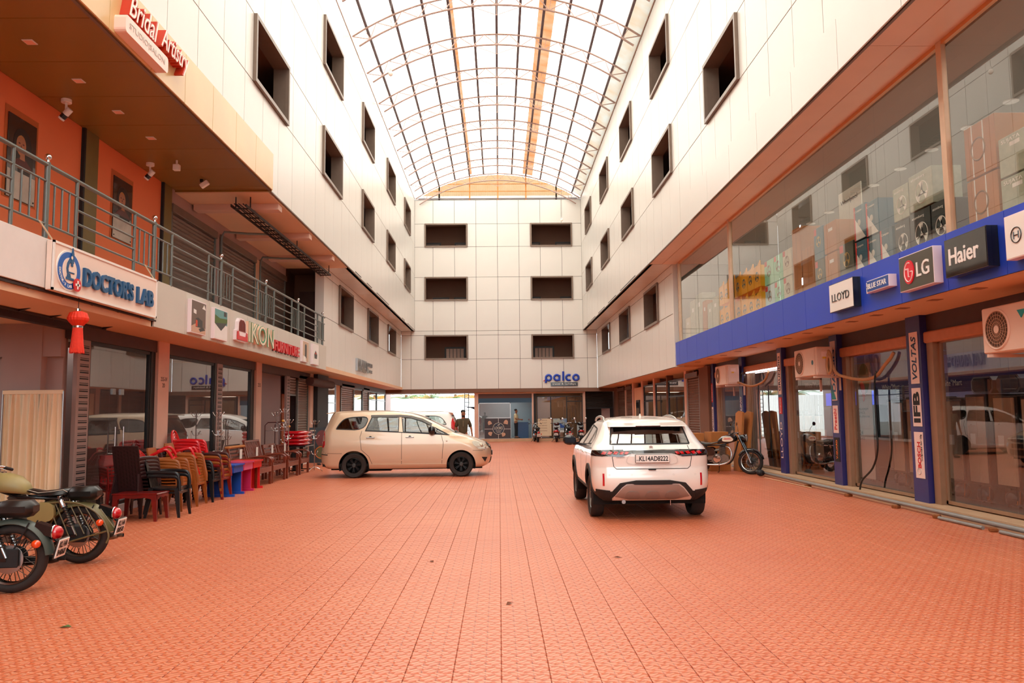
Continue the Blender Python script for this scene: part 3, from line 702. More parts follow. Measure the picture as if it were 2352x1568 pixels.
for y, yy in ((9.8, 9.6), (12.72, 12.5)):
    st = thing('stay_rope', 'thin pale rope tying the lab sign to the railing, %s end' % ('near' if y < 11 else 'far'), 'rope', (0, 0, 0)); B().tube([(-5.52, y, 3.815), (-5.57, yy, 4.0)], .01, 6).out('rope', mat('rope', '#d8c3a4', .9), st)
# steel angle frame below the sign
af = thing('angle_frame', 'dark steel angle frame under the lab sign and white board', 'steel frame', (0, 0, 0)); am = mat('rusty_dark_steel', '#3a2824', .6, .3, var=.3)
b = B().bar((-5.6, 6, 3.17), (-5.6, 13, 3.17), .03, .03).bar((-6.4, 6, 3.04), (-6.4, 13, 3.04), .03, .03)
for i in range(9): b.bar((-5.6, 6.5+.75*i, 3.17), (-6.4, 6.9+.75*i, 3.04), .03, .03)
b.out('bars', am, af)
# tassel
ts = thing('tassel_lantern', 'orange red festive tassel hanging below the lab sign', 'tassel', (-5.52, 10.48, 2.45)); tm = mat('tassel_silk', '#ef3412', .6, var=.15, vs=30)
tp = [(.05, .55), (.1, .53), (.125, .46), (.12, .43), (.08, .38), (.055, .355)]
b = B(); n = 40; vs = []
for r_, h_ in tp:
    for k in range(n): a = 2*pi*k/n; q = r_*(1+.05*(k % 2)); vs.append((q*cos(a), q*sin(a), h_))
b.add(vs, [(i*n+k, i*n+(k+1) % n, (i+1)*n+(k+1) % n, (i+1)*n+k) for i in range(len(tp)-1) for k in range(n)]+[tuple(range(n))]).out('lantern', tm, ts)
B().lathe([(.058, .37), (.062, .355), (.062, .335), (.058, .325)], n=20).out('silver_ring', chrome, ts); B().lathe([(.03, .555), (.03, .585), (.001, .6)], n=12).out('silver_cap', chrome, ts)
b = B()
for k in range(46):
    a = 2*pi*k/46; r0_ = .055; r1_ = .085+random.uniform(-.006, .006); b.tube([(r0_*cos(a), r0_*sin(a), .33), ((r0_+.012)*cos(a), (r0_+.012)*sin(a), .15), (r1_*cos(a), r1_*sin(a), random.uniform(-.005, .01))], [.006, .007, .006], 5)
b.out('fringe', tm, ts, kind='stuff'); B().lathe([(.05, .33), (.075, 0.01)], n=20).out('core', tm, ts)
B().tube([(0, 0, .59), (0, 0, .74)], .004, 5).out('string', blackm, ts)
# furniture-shop fascia
def posterbox(y0, y1, z0, z1, label, art):
    t = thing('poster_box', label, 'poster', (-5.59, 0, 0)); B().box(0, .07, y0, y1, z0, z1, .004).out('box', mat('box_pinkwhite', '#efdfe2', .4), t)
    w, h = y1-y0, z1-z0
    for i, (nm, poly, m) in enumerate(art): B().prism([(y0+w*p, z0+h*q) for p, q in poly], .07, .072+.0006*i).out(nm, m, t)
cA, cB_, cC, cD, cE = mat('art_brown', '#6b5a50', .4), mat('art_dark', '#3b3a3a', .4), mat('art_wood', '#caa188', .4), mat('art_teal', '#5d9a99', .4), mat('art_green', '#49661f', .4)
FULL = ((.03, .03), (.97, .03), (.97, .97), (.03, .97))
posterbox(14.3, 15.03, 3.12, 3.73, 'poster box of a grey living room with a white triangle, on the fascia', [('backdrop', FULL, cA), ('floor_print', ((.03, .03), (.97, .03), (.97, .2), (.3, .3), (.03, .2)), cC), ('bed_print', ((.3, .2), (.75, .2), (.75, .42), (.45, .5), (.3, .45)), cB_), ('cushion_print', ((.3, .22), (.42, .22), (.42, .4), (.3, .42)), mat('art_orange', '#c9492d')), ('rug_print', ((.6, .08), (.95, .16), (.8, .24), (.5, .16)), cB_), ('frames_print', ((.15, .6), (.32, .58), (.32, .7), (.15, .72)), whitem), ('triangle', ((.72, .8), (.95, .78), (.84, .93)), white)])
posterbox(15.47, 16.22, 3.12, 3.73, 'poster box of a green sofa corner on white, on the fascia', [('backdrop', FULL, whitem), ('wall_print', ((.03, .62), (.97, .5), (.97, .97), (.03, .97)), cD), ('sofa_print', ((.03, .5), (.5, .45), (.97, .62), (.97, .74), (.4, .7), (.03, .78)), cE), ('shadow_print', ((.03, .5), (.5, .3), (.97, .6), (.5, .55)), cB_), ('cabinet_print', ((.7, .8), (.9, .8), (.9, .95), (.7, .95)), cB_)])
posterbox(22.45, 23.17, 3.13, 3.73, 'poster box of a bedroom scene at the far end of the fascia', [('backdrop', FULL, mat('art_beige', '#c8ab92')), ('arch_print', ((.35, .2), (.65, .2), (.65, .8), (.5, .88), (.35, .8)), cB_), ('bed_print', ((.1, .03), (.6, .03), (.5, .25), (.1, .3)), whitem)])
posterbox(23.66, 24.45, 3.13, 3.75, 'white poster box with small grey lettering at the end of the fascia', [('backdrop', FULL, whitem), ('motif_print', ((.3, .3), (.7, .3), (.75, .5), (.5, .7), (.25, .5)), cB_), ('motif_accent', ((.35, .52), (.65, .52), (.5, .62)), mat('art_orange', '#c9492d'))])
ik = thing('furniture_sign', 'green outlined letters and red capitals with a red armchair emblem', 'sign', (-5.59, 0, 0))
gr_m, pk = mat('letter_green', '#1c8a5c', .4), mat('letter_peach_side', '#f2c9ae', .4)
text('letters', 'IKON', pk, ik, (0, 17.6, 3.24), RY, RZ, .47, .07, w=1.98)
text('letter_outline', 'IKON', gr_m, ik, (.07, 17.6, 3.24), RY, RZ, .47, .004, w=1.98, bold=.04)
text('letter_faces', 'IKON', mat('letter_cream', '#ead9c4', .4), ik, (.074, 17.62, 3.25), RY, RZ, .45, .004, w=1.95, bold=-.005)
text('letters', 'FURNITURE', red, ik, (.015, 19.7, 3.22), RY, RZ, .27, .05, w=2.44, bold=.03)
text('letter_backs', 'FURNITURE', black, ik, (0, 19.66, 3.2), RY, RZ, .3, .018, w=2.5, bold=.045)
arm = [(16.78, 3.22), (16.9, 3.2), (17.4, 3.2), (17.52, 3.22), (17.52, 3.42), (17.43, 3.45), (17.4, 3.62), (17.28, 3.7), (17.0, 3.7), (16.9, 3.62), (16.87, 3.45), (16.78, 3.42)]
B().prism(arm, 0, .07).out('emblem_body', mat('box_pinkwhite', '#efdfe2'), ik)
B().prism([(16.93, 3.42), (17.38, 3.42), (17.36, 3.6), (17.26, 3.67), (17.04, 3.67), (16.95, 3.6)], .07, .075).out('emblem_back', mat('emblem_maroon', '#7a2a22', .5), ik)
for i in range(5): B().box(.075, .078, 16.98+.08*i, 16.99+.08*i, 3.44, 3.64).out('rib', mat('emblem_dark', '#45140f'), ik)
B().prism([(16.8, 3.23), (17.5, 3.23), (17.5, 3.4), (17.42, 3.42), (17.38, 3.32), (16.95, 3.32), (16.9, 3.42), (16.8, 3.4)], .075, .085).out('emblem_seat', red, ik)
kn = thing('hotel_sign', 'tall silver letters with a small black plate on the cream lower wall', 'sign', (-5.7, 0, 0))
text('letters', 'KALANAD', steel, kn, (0, 31.75, 3.38), RY, RZ, .5, .09, w=2.35, bold=.0)
text('letters', 'RESIDENCY', steel, kn, (0, 34.25, 3.7), RY, RZ, .17, .05, w=1.5)
B().box(0, .04, 34.25, 34.75, 3.42, 3.62).out('plate', black, kn); text('letters', 'AC & NON AC', steel, kn, (0, 34.8, 3.45), RY, RZ, .13, .04, w=.95)

# ---------------- ground floor, left
XS = -6.6
shell('baseboard_left', whitem, (-6.52, -6.95, 12.44, YB, -.02, .12))
shell('floor_shops_left', mat('pale_floor_tile', '#9c8878', .3, var=.1), (-6.95, -12.8, -14, YB, 0, .1))
lint = shell('trim_11', mat('dark_lintel', '#4a3530', .6, var=.2), (-6.53, -6.74, 12.4, 46, 2.84, 3.055))
for y in (12.43, 15.35, 21.6, 24.7, 28.0, 31.2, 36.0, 41, 46.4): shell('wall_partition', mauve, (-6.75, -12.8, y, y+.12, 0, 3.1))
shell('wall_pilaster', mauve, (-7.0, -7.6, 12.28, 12.43, 0, 3.06)); shell('trim_12', mauve, (-6.72, -12.8, 12.3, 12.43, 2.55, 3.06))
shell('trim_13', am, (-6.5, -6.62, -14, 12.4, 2.95, 3.06))
dframe = mat('dark_door_aluminium', '#1f1b1b', .4, .3)
wn = [30]
def shopfront(y0, y1, z0=.12, z1=2.84, x=XS, s=1, panes=2, transom=None, fm=dframe, g=g_shop, handles=False, nm=None):
    """glazed shop front: frame and panes"""
    wn[0] += 1
    t = bpy.data.objects.new('window_%d' % wn[0], None); C.objects.link(t); t['kind'] = 'structure'
    f = B(); f.box(x-.03, x+.03, y0, y0+.05, z0, z1).box(x-.03, x+.03, y1-.05, y1, z0, z1).box(x-.03, x+.03, y0, y1, z0, z0+.05).box(x-.03, x+.03, y0, y1, z1-.06, z1)
    if transom: f.box(x-.02, x+.02, y0, y1, transom-.02, transom+.02)
    f.out('frame', fm, t)
    w = (y1-y0-.1)/panes
    for i in range(panes):
        a = y0+.05+i*w+.003; b_ = a+w-.006
        for c0, c1 in ([(z0+.05, transom-.02), (transom+.02, z1-.06)] if transom else [(z0+.05, z1-.06)]):
            B().add([(x, a, c0), (x, b_, c0), (x, b_, c1), (x, a, c1)], [(0, 1, 2, 3)]).out('pane', g, t)
    if handles:
        for a in handles:
            B().tube([(x+s*.06, a, .95), (x+s*.06, a, 1.45)], .013, 8).tube([(x, a, 1.0), (x+s*.06, a, 1.0)], .008, 6).tube([(x, a, 1.4), (x+s*.06, a, 1.4)], .008, 6).out('handle', chrome, t)
            B().box(x-.02, x+s*.02, a-.06, a+.06, 2.0, 2.1).out('patch_fitting', steel, t)
    return t
def slot_column(y0, y1, x, s, label, z1=2.84):
    t = thing('shutter_guide', label, 'shutter guide', (0, 0, 0))
    B().box(x-.04, x+s*.03, y0, y1, .12, z1, .004).out('channel', mat('mauve_grey_enamel', '#9a827c', .45, .1), t)
    b = B(); z = .25
    while z < z1-.1: b.box(x+s*.028, x+s*.033, y0+.08, y1-.05, z, z+.02).box(x+s*.028, x+s*.033, y0+.08, y1-.05, z+.035, z+.045); z += .098
    b.out('slots', blackm, t, kind='stuff')
slot_column(12.47, 12.86, -6.58, 1, 'tall slotted grey shutter guide beside the curtain screen')
shopfront(12.86, 15.12, panes=3, handles=(13.75, 14.05))
B().box(-6.56, -6.66, 15.12, 15.3, .12, 2.84).out('trim_14', dframe, kind='structure')
B().box(-6.5, -6.75, 15.3, 15.8, .0, 3.06).out('wall_pier', peach_l, kind='structure')
text('door_number', '255-IV', blackm, bpy.data.objects['wall_pier'], (-6.499, 15.42, 2.3), RY, RZ, .08, .002, w=.3); text('door_number', '20', blackm, bpy.data.objects['wall_pier'], (-6.499, 15.5, 2.18), RY, RZ, .08, .002)
shopfront(15.8, 18.5, panes=2)
B().box(-6.56, -6.66, 18.5, 18.62, .12, 2.84).out('trim_15', dframe, kind='structure')
slot_column(18.62, 19.0, -6.58, 1, 'slotted grey shutter guide between the two furniture shop windows')
shopfront(19.0, 21.2, panes=2)
B().box(-6.56, -6.66, 21.2, 21.47, .12, 2.84).out('trim_16', dframe, kind='structure')
p = B().box(-6.5, -6.75, 21.47, 21.95, 0, 3.06).out('wall_pier', peach_l, kind='structure'); text('door_number', '255', blackm, p, (-6.499, 21.6, 2.4), RY, RZ, .1, .002, w=.25)
slot_column(24.72, 25.1, -6.58, 1, 'slotted shutter guide beside the orange inner door')
shell('door_21', mat('orange_door', '#a8501e', .5, var=.1), (-6.85, -6.8, 25.1, 26.1, .1, 2.3))
roller_shutter('half open roller shutter over the orange inner door', 25.1, 26.15, 2.25, 2.84, -6.62, guide=False, box=False)
roller_shutter('closed grey roller shutter beside the orange door', 26.15, 27.6, .12, 2.84, -6.6)
B().box(-6.5, -6.75, 27.6, 28.05, 0, 3.06).out('wall_pier', peach_l, kind='structure')
shell('wall_black_pillar', blackm, (-6.35, -6.75, 28.05, 29.8, 0, 3.06))
awn = thing('shop_awning_roll', 'dark rolled awning over the shutter beside the black pillar', 'awning', (0, 0, 0)); B().tube([(-6.15, 26.0, 2.72), (-6.15, 29.4, 2.72)], .14, 12).out('roll', mat('awning_cloth', '#4a2f2a', .8, var=.3, vs=5), awn, smooth=60)
for y in (28.3, 29.2): B().bar((-6.15, y, 2.72), (-6.36, y, 2.72), .04, .04).out('bracket', lad_m, awn)
shopfront(29.85, 32.3, panes=2, fm=steel, transom=2.1)
shell('wall_inner_front', mat('tan_plaster', '#c79f78', .7), (-6.6, -6.75, 32.3, 33.2, 0, 3.06))
roller_shutter('closed roller shutter below the tall silver letters', 33.3, 36.2, .12, 2.84, -6.6)
shopfront(36.3, 38.5, panes=2); roller_shutter('closed roller shutter with open slats next to the bright passage', 38.6, 40.4, 1.5, 2.84, -6.6)
shopfront(40.5, 43, panes=2, transom=2.4); shopfront(43.1, 46.3, panes=3, transom=2.4)
# curtain screen
cs = thing('curtain_screen', 'cream curtain on a thin upright frame at the open lab front', 'curtain', (-7.0, 12.1, 0)); cm_ = mat('cream_curtain', '#f8dfba', .85, var=.08, vs=3)
n = 90; top, bot = [], []
for i in range(n+1):
    u = i/n; x = -.43+.86*u; ph = 2*pi*u*11+sin(u*9)*2; top.append((x, .01*sin(ph*1.4), 2.0)); bot.append((x*1.02+.01*sin(ph*.7), .045*sin(ph)+.02*sin(ph*.37+1), .25))
midl = [((a[0]+b[0])/2, a[1]*.4+b[1]*.8, 1.5) for a, b in zip(top, bot)]
b = B(); vs = top+midl+bot; m_ = n+1; b.add(vs, [(i+r*m_, i+1+r*m_, i+1+(r+1)*m_, i+(r+1)*m_) for r in (0, 1) for i in range(n)]); b.out('curtain', cm_, cs, smooth=180)
B().tube([(-.45, 0, .0), (-.45, 0, 2.03), (.45, 0, 2.01), (.46, 0, .0)], .012, 8).tube([(-.45, -.25, .02), (-.45, .25, .02)], .015, 8).tube([(.46, -.25, .02), (.46, .25, .02)], .015, 8).out('frame', steel, cs)
B().box(-.45, .45, -.012, .012, 1.97, 2.03, .004).out('header', cm_, cs)
# passage at the back left, outside beyond it
shell('wall_passage_left', mauve, (-6.9, -7.05, YB, 51, 0, 3.1)); shell('ceiling_passage', corr, (-7, 7, YB, 49.0, 2.86, 3.07))
fw_m = mat('white_corrugated_fence', '#f4f4f2', .5, .1)
fe = thing('metal_fence', 'tall white corrugated metal fence outside the back passage', 'fence', (0, 0, 0))
for k in range(8):
    x0 = -17.1+2.9*k; b = B(); n = 40; b.strip([(x0+2.88*i/n, 70+.03*(i % 2), -.04) for i in range(n+1)], [(x0+2.88*i/n, 70+.03*(i % 2), 3.0) for i in range(n+1)]); b.out('panel', fw_m, fe)
# palms over the fence
lf = [mat('palm_green', '#5d8a3a', .6, var=.3), mat('palm_dry', '#d18a35', .7, var=.3), mat('palm_pale', '#9aa98a', .6)]
def palm(x, y, seed, label):
    r = random.Random(seed); t = thing('palm_tree', label, 'palm', (x, y, -.04)); B().tube([(0, 0, 0), (.1, 0, 1.6), (.05, .1, 3.5)], [.2, .16, .13], 10).out('trunk', mat('palm_bark', '#6b5844', .9, bump=.4), t)
    for k in range(26):
        a = 2*pi*k/26+r.uniform(-.2, .2); L_ = r.uniform(2.2, 2.9); e0 = r.uniform(.3, 1.2); rise = r.uniform(-.35, .8)
        pts = [V((cos(a)*L_*u, sin(a)*L_*u, 3.0+rise*L_*u*.8-1.5*u*u*e0)) for u in (0, .2, .4, .6, .8, 1)]
        b = B().tube(pts, [.03, .025, .02, .015, .01, .005], 5); sd = V((-sin(a), cos(a), 0))
        for i in range(1, 26):
            u = i/26; q = u*5; j = min(int(q), 4); p = pts[j].lerp(pts[j+1], q-j); ll = .5*sin(pi*min(1, u*.8+.2))+.08
            for s_ in (-1, 1):
                tip = p+sd*s_*ll*.7+V((0, 0, -ll*.6))+V((cos(a), sin(a), 0))*ll*.3; w_ = V((cos(a), sin(a), 0))*.02
                b.add([p-w_, p+w_, tip], [(0, 1, 2)])
        b.v=[(x_,y_,z_+.2) for x_,y_,z_ in b.v]; b.out('frond', lf[r.choice((0, 0, 1, 1, 2))], t)
for i, (x, nm) in enumerate(((-11.2, 'palm leaning over the fence at its left end'), (-7.2, 'palm with dry orange fronds behind the fence'), (-3.4, 'palm behind the middle joint of the fence'), (.6, 'palm behind the fence beside the lattice pole'), (-9.4, 'pale green palm between the leaning one and the dry one'), (-5.3, 'palm with short green fronds left of the fence joint'), (-1.5, 'palm with yellowing fronds just left of the lattice pole'))): palm(x*1.2, 73.6+.4*(i % 2), i, nm)
lt = thing('lattice_pole', 'dark blue steel ladder pole standing in the back passage', 'pole', (-1.95, 48.2, 0)); lm = mat('navy_steel', '#1a1c3a', .5, .3)
B().box(-.14, -.1, -.02, .02, 0, 2.86).out('upright', lm, lt); B().box(.1, .14, -.02, .02, 0, 2.86).out('upright', lm, lt)
for k in range(12): B().box(-.1, .1, -.012, .012, .15+.24*k, .18+.24*k).out('rung', lm, lt)
pc = thing('porch_canopy', 'dark canopy frame with a bracket at the passage edge', 'canopy', (-1.5, 50, 0)); B().box(-.5, .35, -.3, .3, 2.0, 2.06).out('roof', lm, pc); B().box(.25, .33, -.04, .04, 0, 2.0).out('post', lm, pc)
b = B().prism([(-.3, 2.0), (.25, 2.0), (.25, 1.5), (.15, 1.75), (-.05, 1.9)], -.03, .03, 'y').out('bracket', lm, pc)
# ================================================================ RIGHT SIDE
RR = -Y_; XG = 5.9; XP = 6.8; XW = 6.97
shell('ceiling_ground_right', peach, (5.8, 12.8, -14, 25.9, 3.12, 3.22), (5.8, 12.8, 25.9, YB, 3.06, 3.22))
shell('floor_showroom_upper', whitem, (5.85, 12.8, -14, 25.85, 3.6, 3.84))
shell('ceiling_showroom_upper', mat('showroom_grey', '#8d867c', .7), (6.0, 12.8, -14, 25.85, 6.42, 6.5))
shell('wall_showroom_upper', mat('showroom_grey', '#8d867c', .7), (10.5, 10.7, -14, 25.85, 3.8, 6.5), (5.98, 10.6, 25.75, 25.85, 3.8, 6.5))
so = shell('ceiling_soffit_right', peach, (4.99, 5.88, -2, 25.88, 6.49, 6.56))
ys = [-2, 9.0, 10.2, 20.05, 25.86]
for a, b in zip(ys, ys[1:]):
    for xa, xb in ((4.99, 5.42), (5.43, 5.88)): B().box(xa, xb, a+.005, b-.005, 6.465 if xa < 5.2 else 6.458, 6.49, .002).out('panel', mat('soffit_board', '#ecc8ae', .45, var=.1, vs=1), so)
# blue fascia
fa = B().box(5.82, 5.86, -2, 26.0, 3.14, 3.84).out('trim_20', back_dark, kind='structure')
bj = [-2]+[8.85-1.19*i for i in (4, 3, 2, 1)]+[8.85+1.19*i for i in range(14)]+[25.3, 26.0]
for a, b in zip(bj, bj[1:]): B().box(5.79, 5.82, a+.004, b-.004, 3.12, 3.86, .002).out('panel', blue, fa)
B().box(5.79, 5.99, 25.995, 26.03, 3.12, 3.86).out('end_panel', blue, fa)
# recessed square lights in the fascia soffit
for i in range(20):
    y = 8.6+.75*i if i < 3 else 9.9+(i-3)*.95
for i, y in enumerate((9.89, 10.9, 11.79, 12.63, 13.52, 14.49, 15.5, 16.6, 17.7, 18.9, 20.1, 21.4, 22.8, 24.2)):
    t = thing('soffit_light', 'small square light in the soffit under the blue fascia, %s from the camera' % ORD[i], 'ceiling light', (6.08, y, 3.12), group='square lights under the blue fascia')
    B().box(-.08, .08, -.08, .08, -.006, 0, .002).out('cover', mat('dull_tan_cover', '#9c6a4c', .5), t)
# first-floor glass
wn[0] += 1
gw_ = bpy.data.objects.new('window_%d' % wn[0], None); C.objects.link(gw_); gw_['kind'] = 'structure'
alum = mat('pinkish_aluminium', '#d6b394', .35, .3, var=.1)
for y in (25.55, 19.85, 10.08, .3): B().box(XG-.04, XG+.03, y-.06, y+.06, 3.84, 6.46, .004).out('post', alum, gw_); B().box(XG+.0, XG+.1, y+.07, y+.1, 3.84, 6.46).out('inner_post', olive, gw_)
B().box(XG-.03, XG+.03, -2, 25.6, 6.4, 6.46).out('top_rail', mat('orange_aluminium', '#d39058', .4, .2), gw_)
segs = [25.5, 23.6, 21.7, 19.9]; segs2 = [19.8, 17.85, 15.9, 13.95, 12.0, 10.15]; segs3 = [10.0, 7.6, 5.2, 2.8, .4]
for sg_ in (segs, segs2, segs3):
    for a, b in zip(sg_, sg_[1:]): B().add([(XG, a-.004, 3.85), (XG, b+.004, 3.85), (XG, b+.004, 6.41), (XG, a-.004, 6.41)], [(0, 1, 2, 3)]).out('pane', g_up, gw_)
# downlights of the upper showroom
led = mat('led_white', '#f4f4ff', .5, emit=9)
def downlight(x, y, z, lab, grp, r=.1):
    t = thing('downlight', lab, 'ceiling light', (x, y, z), group=grp)
    B().lathe([(r*1.15, 0), (r*1.15, -.012), (r, -.015)], n=20).out('rim', white, t); B().lathe([(r, -.012), (0.001, -.013)], n=20).out('diffuser', led, t)
for i in range(13): downlight(8.1, 7.0+1.155*i*1.0+.4, 6.42, 'round white downlight in the first-floor showroom, %s of the row nearest the glass' % ORD[i], 'downlights of the first-floor showroom')
for i in range(3): downlight(9.4, 12+4*i, 6.42, 'round white downlight deeper in the first-floor showroom, %s of the back row' % ORD[i], 'downlights of the first-floor showroom')
def area(name, loc, sx, sy, e, rot=(0, 0, 0), col=(1, .97, .93)):
    l = bpy.data.lights.new(name, 'AREA'); l.shape = 'RECTANGLE'; l.size = sx; l.size_y = sy; l.energy = e; l.color = col
    o = bpy.data.objects.new(name, l); C.objects.link(o); o.location = loc; o.rotation_euler = rot; o['kind'] = 'helper'; return o
area('ceiling_lamp_upper', (8.0, 15, 6.36), 3.4, 20, 230)
# --- boxes behind the upper glass
bx_w, bx_y, bx_m, bx_g, bx_k, bx_t = whitem, mat('box_yellow', '#ffb30c', .6, var=.08), mat('box_mint', '#98dcb8', .6, var=.08), mat('box_grey_green', '#b3b8a4', .5, var=.2, vs=9), mat('box_black', '#1d1e20', .4, var=.1), mat('box_teal', '#2f5f73', .5, var=.1)
bx_c, bx_b = mat('box_cream', '#d9d2bd', .6, var=.1), mat('box_olive', '#474a3c', .5, var=.2, vs=8)
redp, orp = mat('print_red', '#cf2420', .5), mat('print_orange', '#e4741e', .5)
bluep = mat('print_blue_green', '#2e6a74', .5)
XB = 6.06
def fan_art(t, x, y, z, r, m, m2=None):
    b = B()
    for k in range(3):
        a = rad(90+120*k); b.prism([(y+r*.15*cos(a+1.2), z+r*.15*sin(a+1.2))]+[(y+r*.95*cos(a+q), z+r*.95*sin(a+q)) for q in (-.45, -.2, .1, .35)]+[(y+r*.15*cos(a-1.2), z+r*.15*sin(a-1.2))], x-.003, x-.001)
    b.out('fan_print', m, t); B().torus(r, .006, (x-.002, y, z), 'x', 24, 4).out('ring_print', m2 or m, t)
def carton(y1, y0, z0, z1, m, label, group, name='carton', art=None, txt=None, tm_=None, th=.06, depth=.42, x=XB):
    """box facing the glass; y1 far edge, y0 near edge"""
    t = thing(name, label, 'box', (0, 0, 0), group=group); w, h = y1-y0, z1-z0
    B().box(x, x+depth, y0+.004, y1-.004, z0, z1-.003, .005).out('box', m, t)
    if art == 'fan': fan_art(t, x, y0+w*.45, z0+h*.42, min(w, h)*.3, tm_ or white)
    if art == 'fan2': fan_art(t, x, y0+w*.5, z0+h*.55, min(w, h)*.22, tm_ or bluep); B().box(x-.002, x, y1-w*.3, y1-w*.04, z1-h*.22, z1-h*.02).out('corner_print', redp, t)
    if art == 'wedge': B().prism([(y1-w*.02, z0+.01), (y1-w*.02, z0+h*.7), (y0+w*.05, z0+.01)], x-.003, x-.001).out('wedge_print', bx_w, t); B().box(x-.004, x, y1-w*.12, y1-.004, z0+.004, z1-.004).out('edge_print', redp, t); B().sph((x-.004, y0+w*.55, z0+h*.5), w*.13, 12, sx=.05).out('motor_print', mat('print_grey', '#c9c5bd'), t)
    if art == 'tape':
        for q in (.36, .72): B().box(x-.003, x, y0+w*q, y0+w*q+.02, z0+.01, z1-.01).out('strap', whitem, t)
        B().torus(min(w, h)*.22, .012, (x-.002, y0+w*.55, z0+h*.5), 'x', 24, 4).out('fan_mark', mat('carton_print', '#8a5c30'), t)
    if art == 'seam': B().box(x-.002, x, y0+w*.5, y0+w*.5+.008, z0, z1).out('seam', mat('carton_print'), t) if 'carton_print' in MATS else None
    if art == 'plain': B().box(x-.002, x, y0+w*.3, y0+w*.62, z0+h*.7, z0+h*.8).out('label_print', bx_w, t)
    if txt: text('lettering', txt, tm_ if (tm_ and art != 'fan2') else white, t, (x-.004, y1-w*.12, z1-h*.2), RR, Z_, th, .002, w=w*.6)
    return t
mat('carton_print', '#8a5c30')
for i, (a, b, z0, z1, m) in enumerate(((26.4, 25.7, 3.85, 5.0, bx_c), (25.6, 24.9, 3.85, 4.6, bx_c), (24.85, 24.2, 3.85, 5.05, bx_g), (24.15, 23.4, 3.85, 5.15, bx_g), (23.35, 22.9, 3.85, 4.85, cardb), (22.8, 22.3, 3.85, 4.7, bx_g), (22.25, 21.7, 3.85, 4.8, bx_g))):
    if a > 25.7: continue
    carton(a, b, z0, z1, m, ('pale carton at the far end of the first-floor window', 'tall grey green carton in the far pane beside the pale one', 'second tall grey green carton in the far pane', 'orange brown carton between green cartons in the far pane', 'short grey green carton after the orange brown one', 'short grey green carton nearest the yellow boxes')[i-1], 'cartons behind the far first-floor pane', art='plain')
ny = 0
for r_, z0 in ((0, 3.85), (1, 4.48)):
    ys_ = [21.55-.5*i for i in range(8)]
    for i, a in enumerate(ys_):
        if a-.46 < 17.85: break
        t = carton(a, a-.47, z0, z0+.5, bx_y, 'yellow notched fan carton, %s row, %s from the far post' % (('bottom', 'top')[r_], ORD[i]), 'yellow fan cartons on the first floor', art=None)
        fan_art(t, XB, a-.22, z0+.25, .11, bluep)
        B().prism([(a-.02, z0+.5), (a-.12, z0+.46), (a-.3, z0+.52), (a-.45, z0+.61), (a-.46, z0+.5)], XB, XB+.02).out('flap', bx_y, t)
for r_, z0, z1 in ((0, 3.85, 4.4), (1, 4.42, 4.97)):
    for i, (a, b, m) in enumerate(((17.8, 17.2, bx_m if r_ else mat('box_skyblue', '#b9d8de', .6)), (17.18, 16.65, bx_m), (16.63, 16.12, bx_c))):
        carton(a, b, z0, z1, m, '%s fan carton with a red corner mark, %s row, %s' % (('sky blue', 'mint', 'cream')[i] if not (i == 0 and r_) else 'mint', ('bottom', 'top')[r_], ('far', 'middle', 'near')[i]), 'pale fan cartons with red corners', art='fan2', tm_=mat('print_bronze', '#93705a'))
carton(16.05, 15.6, 3.85, 5.3, cardb, 'tall brown carton behind the first-floor glass next to the cream fan boxes', 'brown cartons on the first floor', art='seam'); carton(15.55, 14.97, 3.85, 4.78, cardb, 'brown carton of middle height beside the tall brown one', 'brown cartons on the first floor', art='seam')
carton(14.93, 14.5, 3.85, 4.42, bx_b, 'dark fan carton with orange blades, lower of two', 'dark fan cartons with orange blades', art='fan2', tm_=mat('print_ochre', '#c9a15a')); carton(14.93, 14.5, 4.44, 5.05, bx_t, 'teal fan carton with orange blades, upper of two', 'dark fan cartons with orange blades', art='fan2', tm_=MATS['print_ochre'])
carton(14.46, 13.92, 3.85, 4.45, cardb, 'lower light brown carton beside the teal fan box', 'brown cartons on the first floor', art='plain'); carton(14.46, 13.92, 4.47, 5.02, cardb, 'upper light brown carton beside the teal fan box', 'brown cartons on the first floor', art='plain')
carton(13.84, 13.28, 3.85, 4.5, bx_b, 'dark green fan carton with ochre blades under the brown soffit reflection', 'dark fan cartons with orange blades', art='fan2', tm_=MATS['print_ochre'])
for a, b, z0, z1, lb_ in ((13.2, 12.78, 3.85, 4.42, 'bottom far'), (12.76, 12.34, 3.85, 4.4, 'bottom middle'), (12.32, 11.93, 3.85, 4.42, 'bottom near'), (13.2, 12.78, 4.44, 5.02, 'top far'), (12.76, 12.34, 4.42, 4.98, 'top near')):
    carton(a, b, z0, z1, bx_t, 'teal and white fan carton with red edge, %s of its stack' % lb_, 'teal fan cartons with red edges', art='wedge', txt='Crompton', th=.05)
for a, b, z0, z1, m, lb_ in ((11.86, 11.42, 3.85, 4.42, bx_k, 'bottom far'), (11.4, 10.85, 3.85, 4.45, bx_k, 'bottom middle'), (10.83, 10.4, 3.85, 4.45, bx_k, 'bottom near'), (11.86, 11.4, 4.44, 4.95, bx_g, 'top far'), (11.38, 10.75, 4.47, 5.0, bx_g, 'top near')):
    carton(a, b, z0, z1, m, 'black and grey fan carton with white blades, %s of its stack' % lb_, 'black fan cartons', art='fan', txt='atomberg', th=.05)
for z0, z1, lb_ in ((3.85, 4.5, 'lower'), (4.52, 5.2, 'upper')):
    carton(9.96, 9.32, z0, z1, cardb, 'large brown appliance carton with white straps, %s one by the near post' % lb_, 'strapped brown cartons', art='tape')
